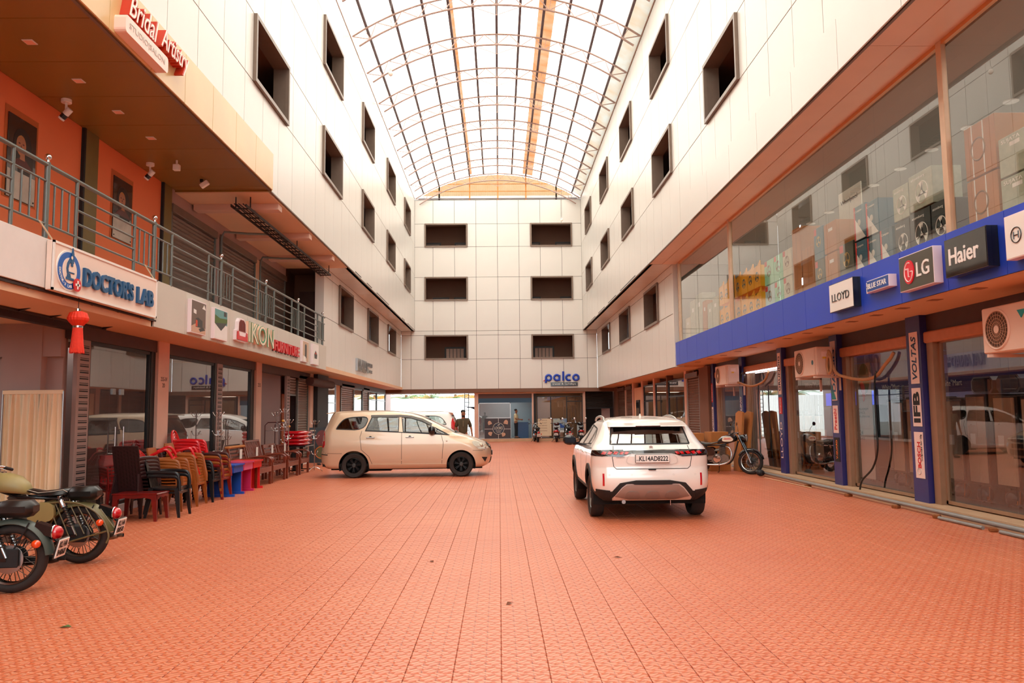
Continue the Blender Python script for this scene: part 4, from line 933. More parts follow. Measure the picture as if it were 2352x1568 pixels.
for i, (a, b) in enumerate(((9.28, 8.72), (8.7, 8.14))):
    for j, (z0, z1) in enumerate(((3.85, 4.33), (4.35, 4.83))):
        carton(a, b, z0, z1, bx_g if i+j < 2 else bx_b, 'grey wrapped mixer carton, %s row, %s the strapped cartons' % (('bottom', 'top')[j], ('next to', 'farther from')[i]), 'grey mixer cartons', art='plain', txt='SUJATA', th=.06)
# hanging promo panel seen in the upper room
pp = thing('promo_panel', 'pale hanging promotional panel inside the first-floor showroom', 'poster', (0, 0, 0)); B().box(7.0, 7.02, 14.9, 15.9, 4.9, 6.0).out('panel', bx_c, pp); text('lettering', 'Whirlpool', mat('print_dark', '#33312f'), pp, (6.995, 15.8, 5.7), RR, Z_, .12, .002, w=.75)
# --- signs on the blue fascia
def fsign(y1, y0, z0, z1, body, face, label, d=.12, inset=.012):
    t = thing('fascia_sign', label, 'sign', (5.79, 0, 0)); B().box(-d, 0, y0, y1, z0, z1, .003).out('box', body, t); B().box(-d-.004, -d, y0+inset, y1-inset, z0+inset, z1-inset).out('face', face, t); return t, -d-.004
blk_face = mat('black_acrylic', '#0c0b0b', .06, coat=.8); bl2 = mat('star_blue', '#1c4c9c', .35); dkg = mat('olive_grey_face', '#4c4a3f', .3)
t, x = fsign(13.42, 12.5, 3.25, 3.73, black, white, 'white square sign with thin black capitals on the blue fascia')
text('lettering', 'LLOYD', black, t, (x, 13.3, 3.42), RR, Z_, .13, .01, w=.66, bold=-.01)
t, x = fsign(12.18, 12.05, 3.4, 3.57, white, white, 'small white tile with a black star outline beside the blue strip sign', .06)
st_ = [(12.115+.05*(1 if k % 2 == 0 else .4)*sin(k*pi/5), 3.485+.06*(1 if k % 2 == 0 else .4)*cos(k*pi/5)) for k in range(10)]; B().prism(st_, x-.004, x).out('star', black, t); B().prism([(12.115+(a-12.115)*.6, 3.485+(b-3.485)*.6) for a, b in st_], x-.006, x-.004).out('star_inside', white, t)
t, x = fsign(12.03, 11.34, 3.39, 3.57, mat('box_pinkwhite'), bl2, 'blue strip sign with white capitals in a pale frame on the fascia', .12)
text('lettering', 'BLUE STAR', white, t, (x, 11.99, 3.44), RR, Z_, .08, .006, w=.58, bold=.01)
t, x = fsign(11.03, 10.14, 3.24, 3.73, mat('box_pinkwhite'), dkg, 'dark grey sign with a red round emblem and two white letters', .12)
B().prism(arc(10.75, 3.485, .135, 0, 350, 36, .165), x-.012, x).out('red_disc', mat('lg_red', '#e0142e', .35), t)
b = B(); P_ = arc(10.75, 3.485, .105, 70, 360, 30, .13); b.tube([(x-.014, 2*10.75-a, c) for a, c in P_][::1], .007, 6); b.tube([(x-.014, 10.645, 3.485), (x-.014, 10.71, 3.485)], .007, 6); b.tube([(x-.014, 10.755, 3.54), (x-.014, 10.755, 3.42), (x-.014, 10.72, 3.42)], .007, 6).sph((x-.014, 10.80, 3.53), .014, 10); b.out('face_mark', white, t)
text('lettering', 'LG', white, t, (x, 10.56, 3.385), RR, Z_, .2, .008, w=.32, bold=.01)
t, x = fsign(9.84, 8.97, 3.24, 3.72, black, blk_face, 'glossy black sign with large white letters on the fascia', .14)
text('lettering', 'Haier', white, t, (x, 9.74, 3.38), RR, Z_, .21, .008, w=.62, bold=.015)
t, x = fsign(8.67, 7.8, 3.24, 3.73, mat('box_pinkwhite'), white, 'white sign with a thin ring and armature emblem at the frame edge', .12)
b = B().torus(.085, .006, (x-.004, 8.47, 3.49), 'x', 32, 6); b.tube([(x-.004, 8.43, 3.45), (x-.004, 8.43, 3.53)], .006, 6).tube([(x-.004, 8.51, 3.45), (x-.004, 8.51, 3.53)], .006, 6).tube([(x-.004, 8.43, 3.49), (x-.004, 8.51, 3.49)], .006, 6); b.out('emblem', black, t); text('lettering', 'BOSCH', redp, t, (x, 8.3, 3.43), RR, Z_, .12, .006, w=.4)
# --- ground floor piers with vertical plaques
shell('baseboard_right', mat('kerb_stone', '#c9a583', .7, var=.15, vs=3), (6.62, 7.1, -14, YB, -.02, .12))
shell('floor_showroom', mat('pale_floor_tile'), (7.1, 12.8, -14, YB, 0, .11))
shell('wall_showroom', whitem, (12.5, 12.7, -14, 25.6, 0, 3.2), (7.0, 12.6, 25.5, 25.6, 0, 3.2))
shell('trim_21', mat('dark_lintel'), (6.9, 7.15, -2, 25.3, 2.78, 3.12))
py = [(12.66, 13.1), (15.83, 16.2), (18.98, 19.3), (22.12, 22.42), (25.15, 25.42), (9.4, 9.8)]
plq = mat('plaque_pinkwhite', '#f0d5cc', .4)
def plaque(par, yc, z0, z1, m, s_, tm_, w=.2, th=.13, it=0, len_=None, bold=.01):
    if m: B().box(6.775, 6.782, yc-w/2, yc+w/2, z0, z1).out('plaque', m, par)
    L_ = (len_ or (z1-z0)*.84); text('lettering', s_, tm_, par, (6.774, yc-th/2, z0+((z1-z0)-L_)/2), Z_, Y_, th, .003, w=L_, bold=bold, shear=it)
pier_lab = []
for i, (a, b) in enumerate(py):
    p = B().box(6.785, 7.0, a, b, .12, 3.12).out('wall_pier', navy, kind='structure'); yc = (a+b)/2
    if i == 0:
        plaque(p, yc-.02, 2.02, 2.86, plq, 'VOLTAS', mat('voltas_blue', '#123a5e'), .26, .15, .2, bold=.02)
        plaque(p, yc-.02, 1.33, 1.95, plq, 'IFB', blackm, .27, .2, len_=.5, bold=.04)
        plaque(p, yc-.02, .5, 1.24, plq, 'BOSCH', redp, .27, .1, len_=.42, bold=.03)
        text('lettering', 'Invented for life', blackm, p, (6.774, yc-.12, .78), Z_, Y_, .05, .003, w=.42)
        b_ = B().torus(.05, .006, (6.772, yc, .61), 'x', 24, 6); b_.out('emblem', mat('print_grey'), p)
    if i == 1:
        plaque(p, yc, 1.8, 3.0, plq, 'DAIKIN', mat('daikin_blue', '#2b6f9c'), .24, .15, len_=.85, bold=.02); B().prism([(yc+.12, 1.82), (yc+.12, 2.15), (yc-.08, 1.82)], 6.772, 6.775).out('teal_triangle', mat('teal_print', '#159a9a'), p)
        plaque(p, yc, 1.15, 1.7, plq, 'Preethi', redp, .24, .13, len_=.42, bold=.02)
        plaque(p, yc, .58, 1.06, blackm, 'V-GUARD', orp, .24, .07, len_=.38, bold=.02)
    if i == 2:
        plaque(p, yc, 2.0, 3.0, plq, 'GRUNDIG', mat('letter_navy', '#20223f'), .2, .12, bold=.02)
        plaque(p, yc, 1.53, 1.93, redp, 'Impex', plq, .2, .08)
        plaque(p, yc, .4, 1.42, None, 'LLOYD', plq, .2, .13, bold=.0)
    if i == 3: plaque(p, yc, 1.1, 2.1, None, 'SAMSUNG', plq, .2, .12, .3)
    if i == 4: plaque(p, yc, 1.9, 2.5, redp, 'Hitachi', plq, .14, .07); plaque(p, yc, .95, 1.75, plq, 'Panasonic', mat('letter_navy'), .17, .1, bold=.03); plaque(p, yc, .2, .85, plq, 'KELVIN', redp, .17, .08)
# glazed bays
tanf = mat('tan_aluminium', '#a98468', .4, .3, var=.1)
for k, (a, b) in enumerate(((13.1, 15.83), (16.2, 18.98), (19.3, 22.12), (22.42, 25.15), (9.8, 12.66))):
    B().box(6.83, 6.98, a, b, 2.66, 2.84, .02).out('trim_%d' % (22+k), mat('shutter_hood', '#c98a68', .6, var=.15), kind='structure')
    B().box(6.86, 6.96, b-.22, b-.04, .12, 2.7).box(6.9, 6.96, a+.03, a+.1, .12, 2.7).out('trim_%d' % (30+k), tanf, kind='structure')
    shopfront(a+.1, b-.22, z0=.14, z1=2.7, x=XW, s=-1, panes=3 if k in (0, 4) else 2, fm=tanf, g=g_shop)
B().tube([(6.84, 19.4, 2.66), (6.84, 21.9, 2.66)], .018, 8).out('lamp_tube', mat('led_white'), bpy.data.objects['trim_24'], smooth=60)
for i, (x, y) in enumerate(((8.22, 13.63), (8.2, 14.56), (8.84, 15.08), (8.8, 15.96), (10.05, 17.06), (10.06, 18.06), (11.35, 20.14), (9.44, 17.48), (10.12, 21.07), (8.2, 12.3), (9.5, 13.2), (9.4, 19.5), (9.4, 22.5))):
    downlight(x, y, 3.11, 'round white downlight on the ground-floor showroom ceiling, %s of the scattered ones' % ORD[i], 'downlights of the ground-floor showroom', .09)
area('ceiling_lamp_ground', (9.6, 17, 3.05), 3, 14, 38)
# blue repeated band with lettering in the showroom
bd = thing('store_band', 'navy band with repeated white lettering across the back of the showroom', 'banner', (0, 0, 0))
B().box(9.3, 9.34, 10.5, 19.6, 1.95, 2.35).out('band', mat('band_navy', '#1b1f70', .4), bd)
for i in range(7): text('lettering', 'White°Mart', white, bd, (9.295, 19.2-1.25*i, 2.08), RR, Z_, .13, .003, w=.85)
b2 = thing('store_band', 'pale grey band with white lettering in the showroom behind the middle outdoor unit', 'banner', (0, 0, 0)); B().box(9.0, 9.04, 20.0, 25.2, 2.15, 2.6).out('band', mat('band_grey', '#8f8a86', .4), b2)
for i in range(3): text('lettering', 'White°Mart', white, b2, (8.995, 24.9-1.6*i, 2.26), RR, Z_, .16, .003, w=1.1)
sc = thing('display_screen', 'bright blue display screen deep in the showroom', 'screen', (0, 0, 0)); B().box(9.6, 9.66, 20.3, 23.3, 1.5, 2.1).out('screen', mat('screen_blue', '#2348d8', .3, emit=1.2), sc)
# appliances: refrigerators standing with their backs to the glass
frb, frd = mat('fridge_back_beige', '#cbb09a', .5, var=.06), mat('fridge_dark_side', '#201b1b', .3)
def fridge(x, y, w, h, label, group, m=None, dup_of=None):
    t = thing('refrigerator', label, 'refrigerator', (x, y, .11), group=group)
    B().box(0, .62, -w/2, w/2, .32, h, .012).box(.2, .62, -w/2, w/2, .04, .32).out('cabinet', frd, t)
    B().box(-.012, 0, -w/2+.05, w/2-.05, .36, h-.04).out('back_panel', m or frb, t)
    B().box(.625, .68, -w/2+.005, w/2-.005, .06, h*.66, .01).out('door', m or steel, t); B().box(.625, .68, -w/2+.005, w/2-.005, h*.665, h-.01, .01).out('freezer_door', m or steel, t)
    B().lathe([(.001, .02), (.1, .03), (.12, .1), (.11, .18), (.06, .23), (.001, .24)], (.1, .05, .05), n=16).out('compressor', black, t, smooth=60)
    B().tube([(.02, -w/2+.08, .3), (.02, -w/2+.1, .12), (.04, -.1, .08), (.08, -.05, .15)], .008, 6).out('copper_pipe', mat('copper', '#b5673c', .3, 1), t)
    B().box(-.014, -.012, w/2-.25, w/2-.12, h*.55, h*.55+.16).out('energy_label', white, t)
    for a in (-w/2+.06, w/2-.06): B().cyl((.3, a, 0), (.3, a, .04), .02, 8).out('foot', black, t)
fr_ys = [(7.5, 11.1, .58), (7.5, 11.75, .58), (7.45, 12.38, .56), (7.45, 13.0, .5), (7.6, 13.75, .5), (7.5, 14.32, .6), (7.5, 14.95, .5), (7.7, 15.5, .5)]
for i, (x, y, w) in enumerate(fr_ys): fridge(x, y, w, 1.66+.03*(i % 3), 'tall beige-backed refrigerator behind the showroom glass, %s from the right frame edge' % ORD[i], 'refrigerators lined up inside the near showroom bays')
dkfr = mat('fridge_graphite', '#35332f', .2, .4)
for i in range(4): fridge(7.6+.05*(i % 2), 16.7+.62*i, .55, 1.6, 'tall dark refrigerator behind the glass of the second bay, %s from its near pier' % ORD[i], 'dark refrigerators in the second bay', dkfr)
for i in range(4): fridge(8.0, 19.9+.66*i, .58, 1.4, 'grey refrigerator behind the glass of the third bay, %s from its near pier' % ORD[i], 'refrigerators in the third bay', frb)
for i in range(3): fridge(8.2, 23.0+.7*i, .6, 1.5, 'grey refrigerator behind the glass of the far showroom bay, %s from its near pier' % ORD[i], 'refrigerators in the far bay', frb)
def rack(y, label):
    t = thing('tray_rack', label, 'rack', (8.4, y, .11))
    for a in (-.15, .15): B().box(-.02, .02, a-.01, a+.01, 0, 2.0).out('upright', steel, t)
    b = B()
    for k in range(20): b.box(-.15, .15, -.14, .14, 1.2+.04*k, 1.21+.04*k)
    b.out('trays', steel, t, kind='stuff')
rack(15.95, 'slim steel tray rack inside the second bay, nearer one'); rack(16.3, 'slim steel tray rack inside the second bay, farther one')
ov = thing('range_hood', 'curved glass range hood on a shelf inside the near showroom bay', 'range hood', (7.55, 12.35, 1.84))
rr2 = [(-.22, 0), (.22, 0), (.28, .06), (.28, .2), (.22, .26), (-.22, .26), (-.28, .2), (-.28, .06)]
B().prism(rr2, 0, .3).out('body', steel, ov); B().prism([(a*.86, b_*.8+.03) for a, b_ in rr2], -.01, 0).out('window', black, ov)
ov2 = thing('range_hood', 'curved blue grey range hood at the right edge of the near bay', 'range hood', (7.55, 11.7, 1.84)); B().prism(rr2, 0, .3).out('body', mat('hood_bluegrey', '#8592a8', .25, .5), ov2); B().prism([(a*.86, b_*.8+.03) for a, b_ in rr2], -.01, 0).out('window', mat('hood_glass', '#5a6780', .1), ov2)
po = thing('window_poster', 'tall grey poster with fruit picture and small black print behind the glass', 'poster', (7.06, 15.35, 0))
B().box(0, .01, -.33, .33, .3, 2.5).out('sheet', mat('poster_grey', '#b3aaa4', .5), po)
B().prism(arc(-.05, 2.2, .22, 0, 350, 24, .3), -.003, 0).out('cabbage_print', mat('print_green', '#5f7a4a', .5, var=.3, vs=12), po); B().prism(arc(.05, 1.95, .14, 60, 250, 16, .2), -.006, -.003).out('melon_print', mat('print_melon', '#d4442c', .5), po)
for s_, z, h_, w_ in (('MAXIMUM', 1.6, .045, .4), ('SPACE', 1.53, .045, .26), ('FOR LITTLE EXTRAS', 1.46, .035, .45), ('24', 1.12, .09, .14), ('DAYS', 1.03, .045, .2)): text('lettering', s_, blackm, po, (-.004, .22, z), RR, Z_, h_, .002, w=w_)
# --- outdoor units on wall brackets
acm = mat('unit_enamel', '#e8c8b4', .45, var=.06, vs=2)
def outdoor_unit(y0, y1, z0, z1, x, depth, label, dark_emblem=True, fan_d=None):
    t = thing('outdoor_unit', label, 'air conditioner', (0, 0, 0)); w, h = y1-y0, z1-z0; x0 = x-depth
    B().box(x0, x, y0, y1, z0, z1, .015).out('casing', acm, t); cy_, cz_, r = y1-h*.52, z0+h*.5, h*.42
    B().torus(r, .014, (x0-.004, cy_, cz_), 'x', 40, 8).out('fan_rim', acm, t)
    B().lathe([(r, -.003), (.001, -.004)], (x0, cy_, cz_), 'x', 32).out('fan_recess', mat('recess_brown', '#5a4032', .7), t)
    g = B()
    for k in range(5): g.torus(r*(.2+.18*k), .004, (x0-.008, cy_, cz_), 'x', 32, 4)
    for k in range(24): a = 2*pi*k/24; g.bar((x0-.008, cy_+r*.15*cos(a), cz_+r*.15*sin(a)), (x0-.008, cy_+r*cos(a), cz_+r*sin(a)), .004, .004)
    g.out('fan_grille', mat('grille_tan', '#b98d70', .5), t, kind='stuff'); B().lathe([(r*.2, -.012), (.001, -.016)], (x0, cy_, cz_), 'x', 20).out('fan_hub', acm, t)
    for a in (y1-.02, ): pass
    B().box(x0+.03, x-.03, y0-.012, y0+.001, z0+.05, z1-.06, .004).out('side_cover', acm, t); B().box(x0+.1, x0+.24, y0-.015, y0-.01, z1-.2, z1-.1).out('rating_label', plq, t); B().box(x0+.12, x0+.19, y0-.017, y0-.014, z1-.24, z1-.2).out('warning_label', mat('label_yellow', '#e2b33a'), t)
    B().box(x0-.02, x0-.004, y0+.06, y0+.07, z0+.03, z1-.03).out('seam', acm, t)
    if dark_emblem: B().lathe([(.05, -.004), (.001, -.006)], (x0, y0+.2, cz_-.02), 'x', 16).out('round_sticker', bluep, t)
    for a in (y0+.12, y1-.12): B().box(x0-.02, 6.84, a-.02, a+.02, z0-.05, z0-.01).box(6.8, 6.84, a-.02, a+.02, z0-.3, z0-.01).out('bracket', acm, t)
    return t
outdoor_unit(15.72, 16.9, 2.3, 2.87, 6.66, .34, 'beige outdoor unit with round sticker mounted by the second navy pier')
outdoor_unit(21.95, 23.15, 2.35, 2.9, 6.66, .34, 'small beige outdoor unit mounted by the far navy pier', False)
t = outdoor_unit(8.9, 10.12, 2.3, 2.88, 6.6, .36, 'large beige outdoor unit with teal emblem at the right edge', False)
B().prism([(9.4, 2.78), (9.24, 2.78), (9.33, 2.68)], 6.228, 6.236).out('teal_emblem', MATS['teal_print'], t)
# hoses
hm = mat('insulation_tan', '#c99a70', .8, var=.15)
t = thing('insulated_pipe', 'tan wrapped pipe coiled beside the middle outdoor unit and running to the glass', 'pipe', (0, 0, 0))
P_ = [(6.55, 15.65+.14*sin(a)*.6, 2.55+.2*cos(a)) for a in [i*pi/6 for i in range(0, 13)]]
P_ += [(6.6, 15.5, 2.35), (6.7, 15.2, 2.23), (6.82, 14.8, 2.17), (6.88, 14.4, 2.22), (6.88, 14.1, 2.38), (6.9, 13.9, 2.5), (6.92, 13.8, 2.6)]
B().tube(crom(P_, 3), .03, 8).out('pipe', hm, t, smooth=180); B().tube(crom([(6.5, 15.55+.1*sin(a), 2.5+.17*cos(a)) for a in [i*pi/5 for i in range(0, 11)]], 3), .025, 8).out('coil', hm, t, smooth=180)
t = thing('drain_hose', 'black drain hose bending down the glass to the kerb pipe', 'hose', (0, 0, 0)); B().tube(crom([(6.86, 14.35, 2.3), (6.84, 14.4, 2.1), (6.84, 14.42, 1.4), (6.84, 14.42, .9), (6.82, 14.6, .55), (6.75, 14.9, .3), (6.74, 15.0, .1)], 5), .018, 8).out('hose', black, t, smooth=180)
t = thing('insulated_pipe', 'tan wrapped pipe running from the far outdoor unit along the glass', 'pipe', (0, 0, 0)); B().tube(crom([(6.6, 21.9, 2.4), (6.75, 21.4, 2.28), (6.85, 21.0, 2.3), (6.88, 20.5, 2.4), (6.88, 20.2, 2.6)], 5), .03, 8).out('pipe', hm, t, smooth=180)
t = thing('cable_coil', 'black cable coil hanging on the far navy pier', 'cable', (0, 0, 0)); q = B()
for k in range(3): q.torus(.16, .012, (6.72-.012*k, 21.8, 2.5), 'x', 24, 6)
q.out('coil', black, t, kind='stuff')
t = thing('drain_hose', 'thin black hose hanging from the far tan pipe to the floor', 'hose', (0, 0, 0)); B().tube(crom([(6.84, 20.9, 2.28), (6.83, 20.95, 1.8), (6.83, 20.9, .8), (6.8, 20.85, .14)], 5), .016, 8).out('hose', black, t, smooth=180)
# pipe on wooden chocks along the kerb
pm_ = mat('grey_pvc', '#8a8884', .45, var=.1)
t = thing('kerb_pipe', 'long grey plastic pipe lying along the foot of the kerb', 'pipe', (0, 0, 0)); B().tube([(6.54, 22.5, .085), (6.5, 16.67, .085), (6.52, 12.1, .085), (6.52, 8.5, .085)], .032, 10).out('pipe', pm_, t, smooth=180)
t = thing('loose_pipe', 'shorter grey pipe lying loose in front of the kerb pipe', 'pipe', (0, 0, 0)); B().tube([(6.4, 11.7, .026), (6.42, 10.67, .026)], .025, 10).out('pipe', pm_, t, smooth=60)
t = thing('loose_pipe', 'second loose pipe piece at the right frame edge', 'pipe', (0, 0, 0)); B().tube([(6.42, 10.3, .026), (6.45, 9.2, .026)], .025, 10).out('pipe', pm_, t, smooth=60)
for i, (x, y) in enumerate(((6.5, 16.9), (6.5, 14.95), (6.47, 13.1), (6.45, 11.85), (6.45, 10.5))):
    t = thing('wooden_block', 'broken brown block propping the kerb pipe, %s from the camera' % ('fifth', 'fourth', 'third', 'second', 'nearest')[i], 'block', (x, y, 0), rz=.3*i, group='broken blocks under the kerb pipe'); B().box(-.06, .06, -.05, .05, 0, .052, .01).out('block', mat('broken_brick', '#9c5a2c', .95, var=.4, vs=20, bump=.6), t)
# --- farther bays on the right, beyond the showroom
shell('wall_partition_right', mauve, (6.9, 12.8, 28.1, 28.2, 0, 3.1), (6.9, 12.8, 34.5, 34.6, 0, 3.1), (6.9, 12.8, 40.5, 40.6, 0, 3.1), (6.9, 12.8, 46.3, 46.4, 0, 3.1))
def pier(x, y0, y1, m): B().box(x-.05, x+.2, y0, y1, 0, 3.08).out('wall_pier', m, kind='structure')
XQ = 6.75; dm = mat('brown_dark_plaster', '#74503e', .8)
pier(XQ, 25.45, 26.6, dm)
roller_shutter('closed brown roller shutter between the far navy pier and the peach post', 26.65, 28.4, .12, 2.86, XQ, s=-1, m=mat('shutter_brown', '#6b4c3c', .5, .3, var=.2))
pier(XQ, 28.45, 28.75, peach_l)
shopfront(28.8, 31.6, x=XQ, s=-1, panes=2, transom=2.2)
pier(XQ, 31.65, 31.85, dm); shopfront(31.9, 34.2, x=XQ, s=-1, panes=2, handles=(33.0,)); pier(XQ, 34.3, 34.6, peach_l)
shopfront(34.65, 37.0, x=XQ, s=-1, panes=2, transom=2.1); pier(XQ, 37.1, 37.5, peach_l)
B().box(XQ-.02, XQ+.05, 37.55, 39.6, .1, 2.8).out('wall_inner_front', peach, kind='structure'); room = B().box(XQ-.05, XQ, 38.0, 39.0, .12, 2.2).out('door_22', dframe, kind='structure'); B().box(XQ-.06, XQ-.05, 38.1, 38.9, 1.3, 2.1).out('pane', g_shop, room)
pier(XQ, 39.7, 40.1, peach_l)
roller_shutter('dark closed roller shutter right of a peach post, far right side', 40.15, 42.1, .12, 2.86, XQ, s=-1, m=MATS['shutter_brown']); pier(XQ, 42.15, 42.4, peach_l)
roller_shutter('dark closed roller shutter nearest the end wall on the right', 42.45, 44.9, .12, 2.86, XQ, s=-1, m=MATS['shutter_brown']); pier(XQ, 45, 46.4, dm)
# --- end wall shops
YS = 46.9
shell('wall_lobby_back', mat('lobby_brown', '#4c342a', .8), (-1.3, 12.6, 51, 51.1, 0, 3.1)); shell('floor_lobby', mat('pale_floor_tile'), (-1.3, 7, YS+.1, 51, 0, .15))
B().box(-1.45, 4.98, 46.72, YS+.12, -.02, .16).out('baseboard_back', mat('kerb_stone'), kind='structure')
B().box(-1.45, -1.22, 46.8, YS+.1, 0, 3.07).out('wall_pier', peach_l, kind='structure'); B().box(1.92, 2.02, 46.8, YS+.1, 0, 3.07).out('wall_pier', peach_l, kind='structure'); B().box(2.02, 2.16, 46.85, YS+.1, 0, 3.07).out('wall_pier', blackm, kind='structure')
B().box(4.92, 5.06, 46.8, YS+.1, 0, 3.07).out('wall_pier', peach_l, kind='structure')
B().box(-1.45, 4.95, 46.78, YS+.1, 2.78, 3.07, .01).out('trim_40', peach, kind='structure')
sb = mat('salon_blue_band', '#1d4a66', .5); B().box(-1.22, 1.92, 46.85, 46.9, 2.52, 2.78).out('trim_41', mat('salon_brown_band', '#5a2c18', .5), kind='structure'); B().box(-1.22, 1.92, 46.83, 46.9, 2.26, 2.52).out('trim_42', sb, kind='structure')
def front_x(x0, x1, z0, z1, y, nm, fm, mull=(), trans=None):
    wn[0] += 1; t = bpy.data.objects.new('window_%d' % wn[0], None); C.objects.link(t); t['kind'] = 'structure'
    f = B().box(x0, x0+.05, y-.03, y+.03, z0, z1).box(x1-.05, x1, y-.03, y+.03, z0, z1).box(x0, x1, y-.03, y+.03, z1-.05, z1).box(x0, x1, y-.03, y+.03, z0, z0+.05)
    for m_ in mull: f.box(m_-.03, m_+.03, y-.035, y+.035, z0, z1)
    if trans: f.box(trans[0], x1, y-.03, y+.03, trans[1]-.03, trans[1]+.03)
    f.out('frame', fm, t); e_ = [x0+.05]+list(mull)+[x1-.05]
    for a, b in zip(e_, e_[1:]): B().add([(a, y, z0+.05), (b, y, z0+.05), (b, y, z1-.05), (a, y, z1-.05)], [(0, 1, 2, 3)]).out('pane', g_shop, t)
    return t
front_x(-1.22, .68, .16, 2.26, YS, 'w', steel); B().box(-.75, .62, 46.84, 46.87, 1.36, 1.4).out('trim_43', steel, kind='structure')
front_x(2.2, 4.9, .16, 2.62, YS, 'w', dframe, mull=(3.03, 3.97), trans=(3.97, 2.3))
shell('wall_salon_inner', mat('salon_wall_blue', '#93a5ad', .6), (-1.2, 2.0, 49.6, 49.7, .1, 2.8), (2.0, 2.1, YS+.1, 49.7, .1, 2.9)); shell('ceiling_lobby', mauve, (-1.3, 7, YS+.1, 51, 2.9, 3.06))
shell('wall_travel_inner', mat('travel_wall_brown', '#8c6a50', .6), (2.1, 5.0, 49.3, 49.4, .1, 2.9), (5.0, 5.1, YS+.1, 49.4, .1, 2.9))
area('salon_lamp', (.4, 48.2, 2.8), 1.5, 1.5, 25); area('travel_lamp', (3.5, 48, 2.8), 1.8, 1.2, 22, col=(1, .8, .6))
B().box(1.1, 1.75, 48.0, 48.5, .15, 1.1, .01).out('counter', mat('counter_blue', '#1b4a78', .4), None, label='blue counter inside the salon doorway', cat='counter')
# salon window print
lk = thing('window_print', 'dark four-portrait print with a round navy badge on the salon glass', 'poster', (0, 46.84, 0)); W0, W1, H0, H1 = -.86, .66, .18, 1.34
B().box(W0, W1, -.012, 0, H0, H1).out('sheet', mat('print_maroon_dark', '#2c1519', .35), lk)
def face_print(x, z, a, r, nm='portrait_face'):
    ca, sa = cos(rad(a)), sin(rad(a)); T_ = lambda p, q: (x+(p*ca-q*sa)*r, z+(p*sa+q*ca)*r)
    B().prism([T_(.85*cos(rad(k)), 1.15*sin(rad(k))+.12) for k in range(0, 360, 20)], -.014, -.012, 'y').out('portrait_hair', hair_m, lk)
    B().prism([T_(.66*cos(rad(k)), .95*sin(rad(k))) for k in range(0, 360, 20)], -.016, -.014, 'y').out(nm, mat('print_skin_pale', '#c79a80', .4), lk)
    B().prism([T_(.6*cos(rad(k)), .55*sin(rad(k))-.4) for k in range(180, 361, 20)]+[T_(.35, -.35), T_(-.35, -.35)], -.018, -.016, 'y').out('portrait_beard', hair_m, lk)
    for e_ in (-.28, .28): B().prism([T_(e_+.13*cos(rad(k)), .12+.05*sin(rad(k))) for k in range(0, 360, 45)], -.0185, -.016, 'y').out('portrait_eye', hair_m, lk)
face_print(-.55, 1.05, 20, .17); face_print(.38, 1.08, -12, .19); face_print(-.5, .45, 70, .17); face_print(.2, .4, -75, .17)
B().box(-.06, -.04, -.02, -.012, H0, H1).box(W0, W1, -.02, -.012, .72, .74).out('divider', whitem, lk)
B().prism(arc(-.05, .75, .34, 0, 350, 36), -.024, -.02, 'y').out('badge_rim', bx_c, lk); B().prism(arc(-.05, .75, .32, 0, 350, 36), -.028, -.024, 'y').out('badge', mat('badge_navy', '#16243c', .4), lk)
text('lettering', 'LOOKS', bx_c, lk, (-.29, -.028, .7), X_, Z_, .17, .003, w=.48, bold=.01); text('lettering', "MEN'S BEAUTY", bx_c, lk, (-.21, -.028, .59), X_, Z_, .06, .003, w=.34); text('lettering', 'PARLOUR', bx_c, lk, (-.16, -.028, .5), X_, Z_, .06, .003, w=.24)
B().prism([(-.1, .93), (.0, .95), (.04, 1.02), (-.02, 1.0), (-.12, .95)], -.031, -.028, 'y').out('scissor_mark', bx_c, lk)
# palco sign
pa = thing('travel_sign', 'blue rounded lower-case letters over a black strip on the end wall', 'sign', (0, YB, 0)); pbm = mat('palco_blue', '#1440b4', .35)
def stroke(pts, r=.07, nm='letter', m=pbm): B().tube([(x, -.05, z) for x, z in pts], r, 8, r2=.045, up=(0, 1, 0)).out(nm, m, pa, smooth=60)
zb = 3.68; R_ = .155
ring = lambda cx_, a0=0, a1=360: [(cx_+R_*cos(rad(a)), zb+R_*sin(rad(a))) for a in [a0+(a1-a0)*i/24 for i in range(25)]]
stroke(ring(2.9), .062); stroke([(2.9-R_, zb), (2.9-R_, zb-.3)], .062); stroke(ring(3.38), .062); stroke([(3.38+R_, zb+R_), (3.38+R_, zb-R_-.03)], .062)
stroke([(3.76, zb+.36), (3.76, zb-R_-.03)], .062); stroke(ring(4.08, 50, 310), .062); stroke(ring(4.5), .062)
B().prism([(2.58, 3.5), (2.76, 3.62), (2.7, 3.5)], -.06, 0, 'y').out('red_arrow', red, pa)
B().box(3.02, 4.6, -.05, 0, 3.18, 3.4).out('strip', black, pa); text('lettering', 'travel & holidays', white, pa, (3.12, -.05, 3.235), X_, Z_, .13, .01, w=1.36)
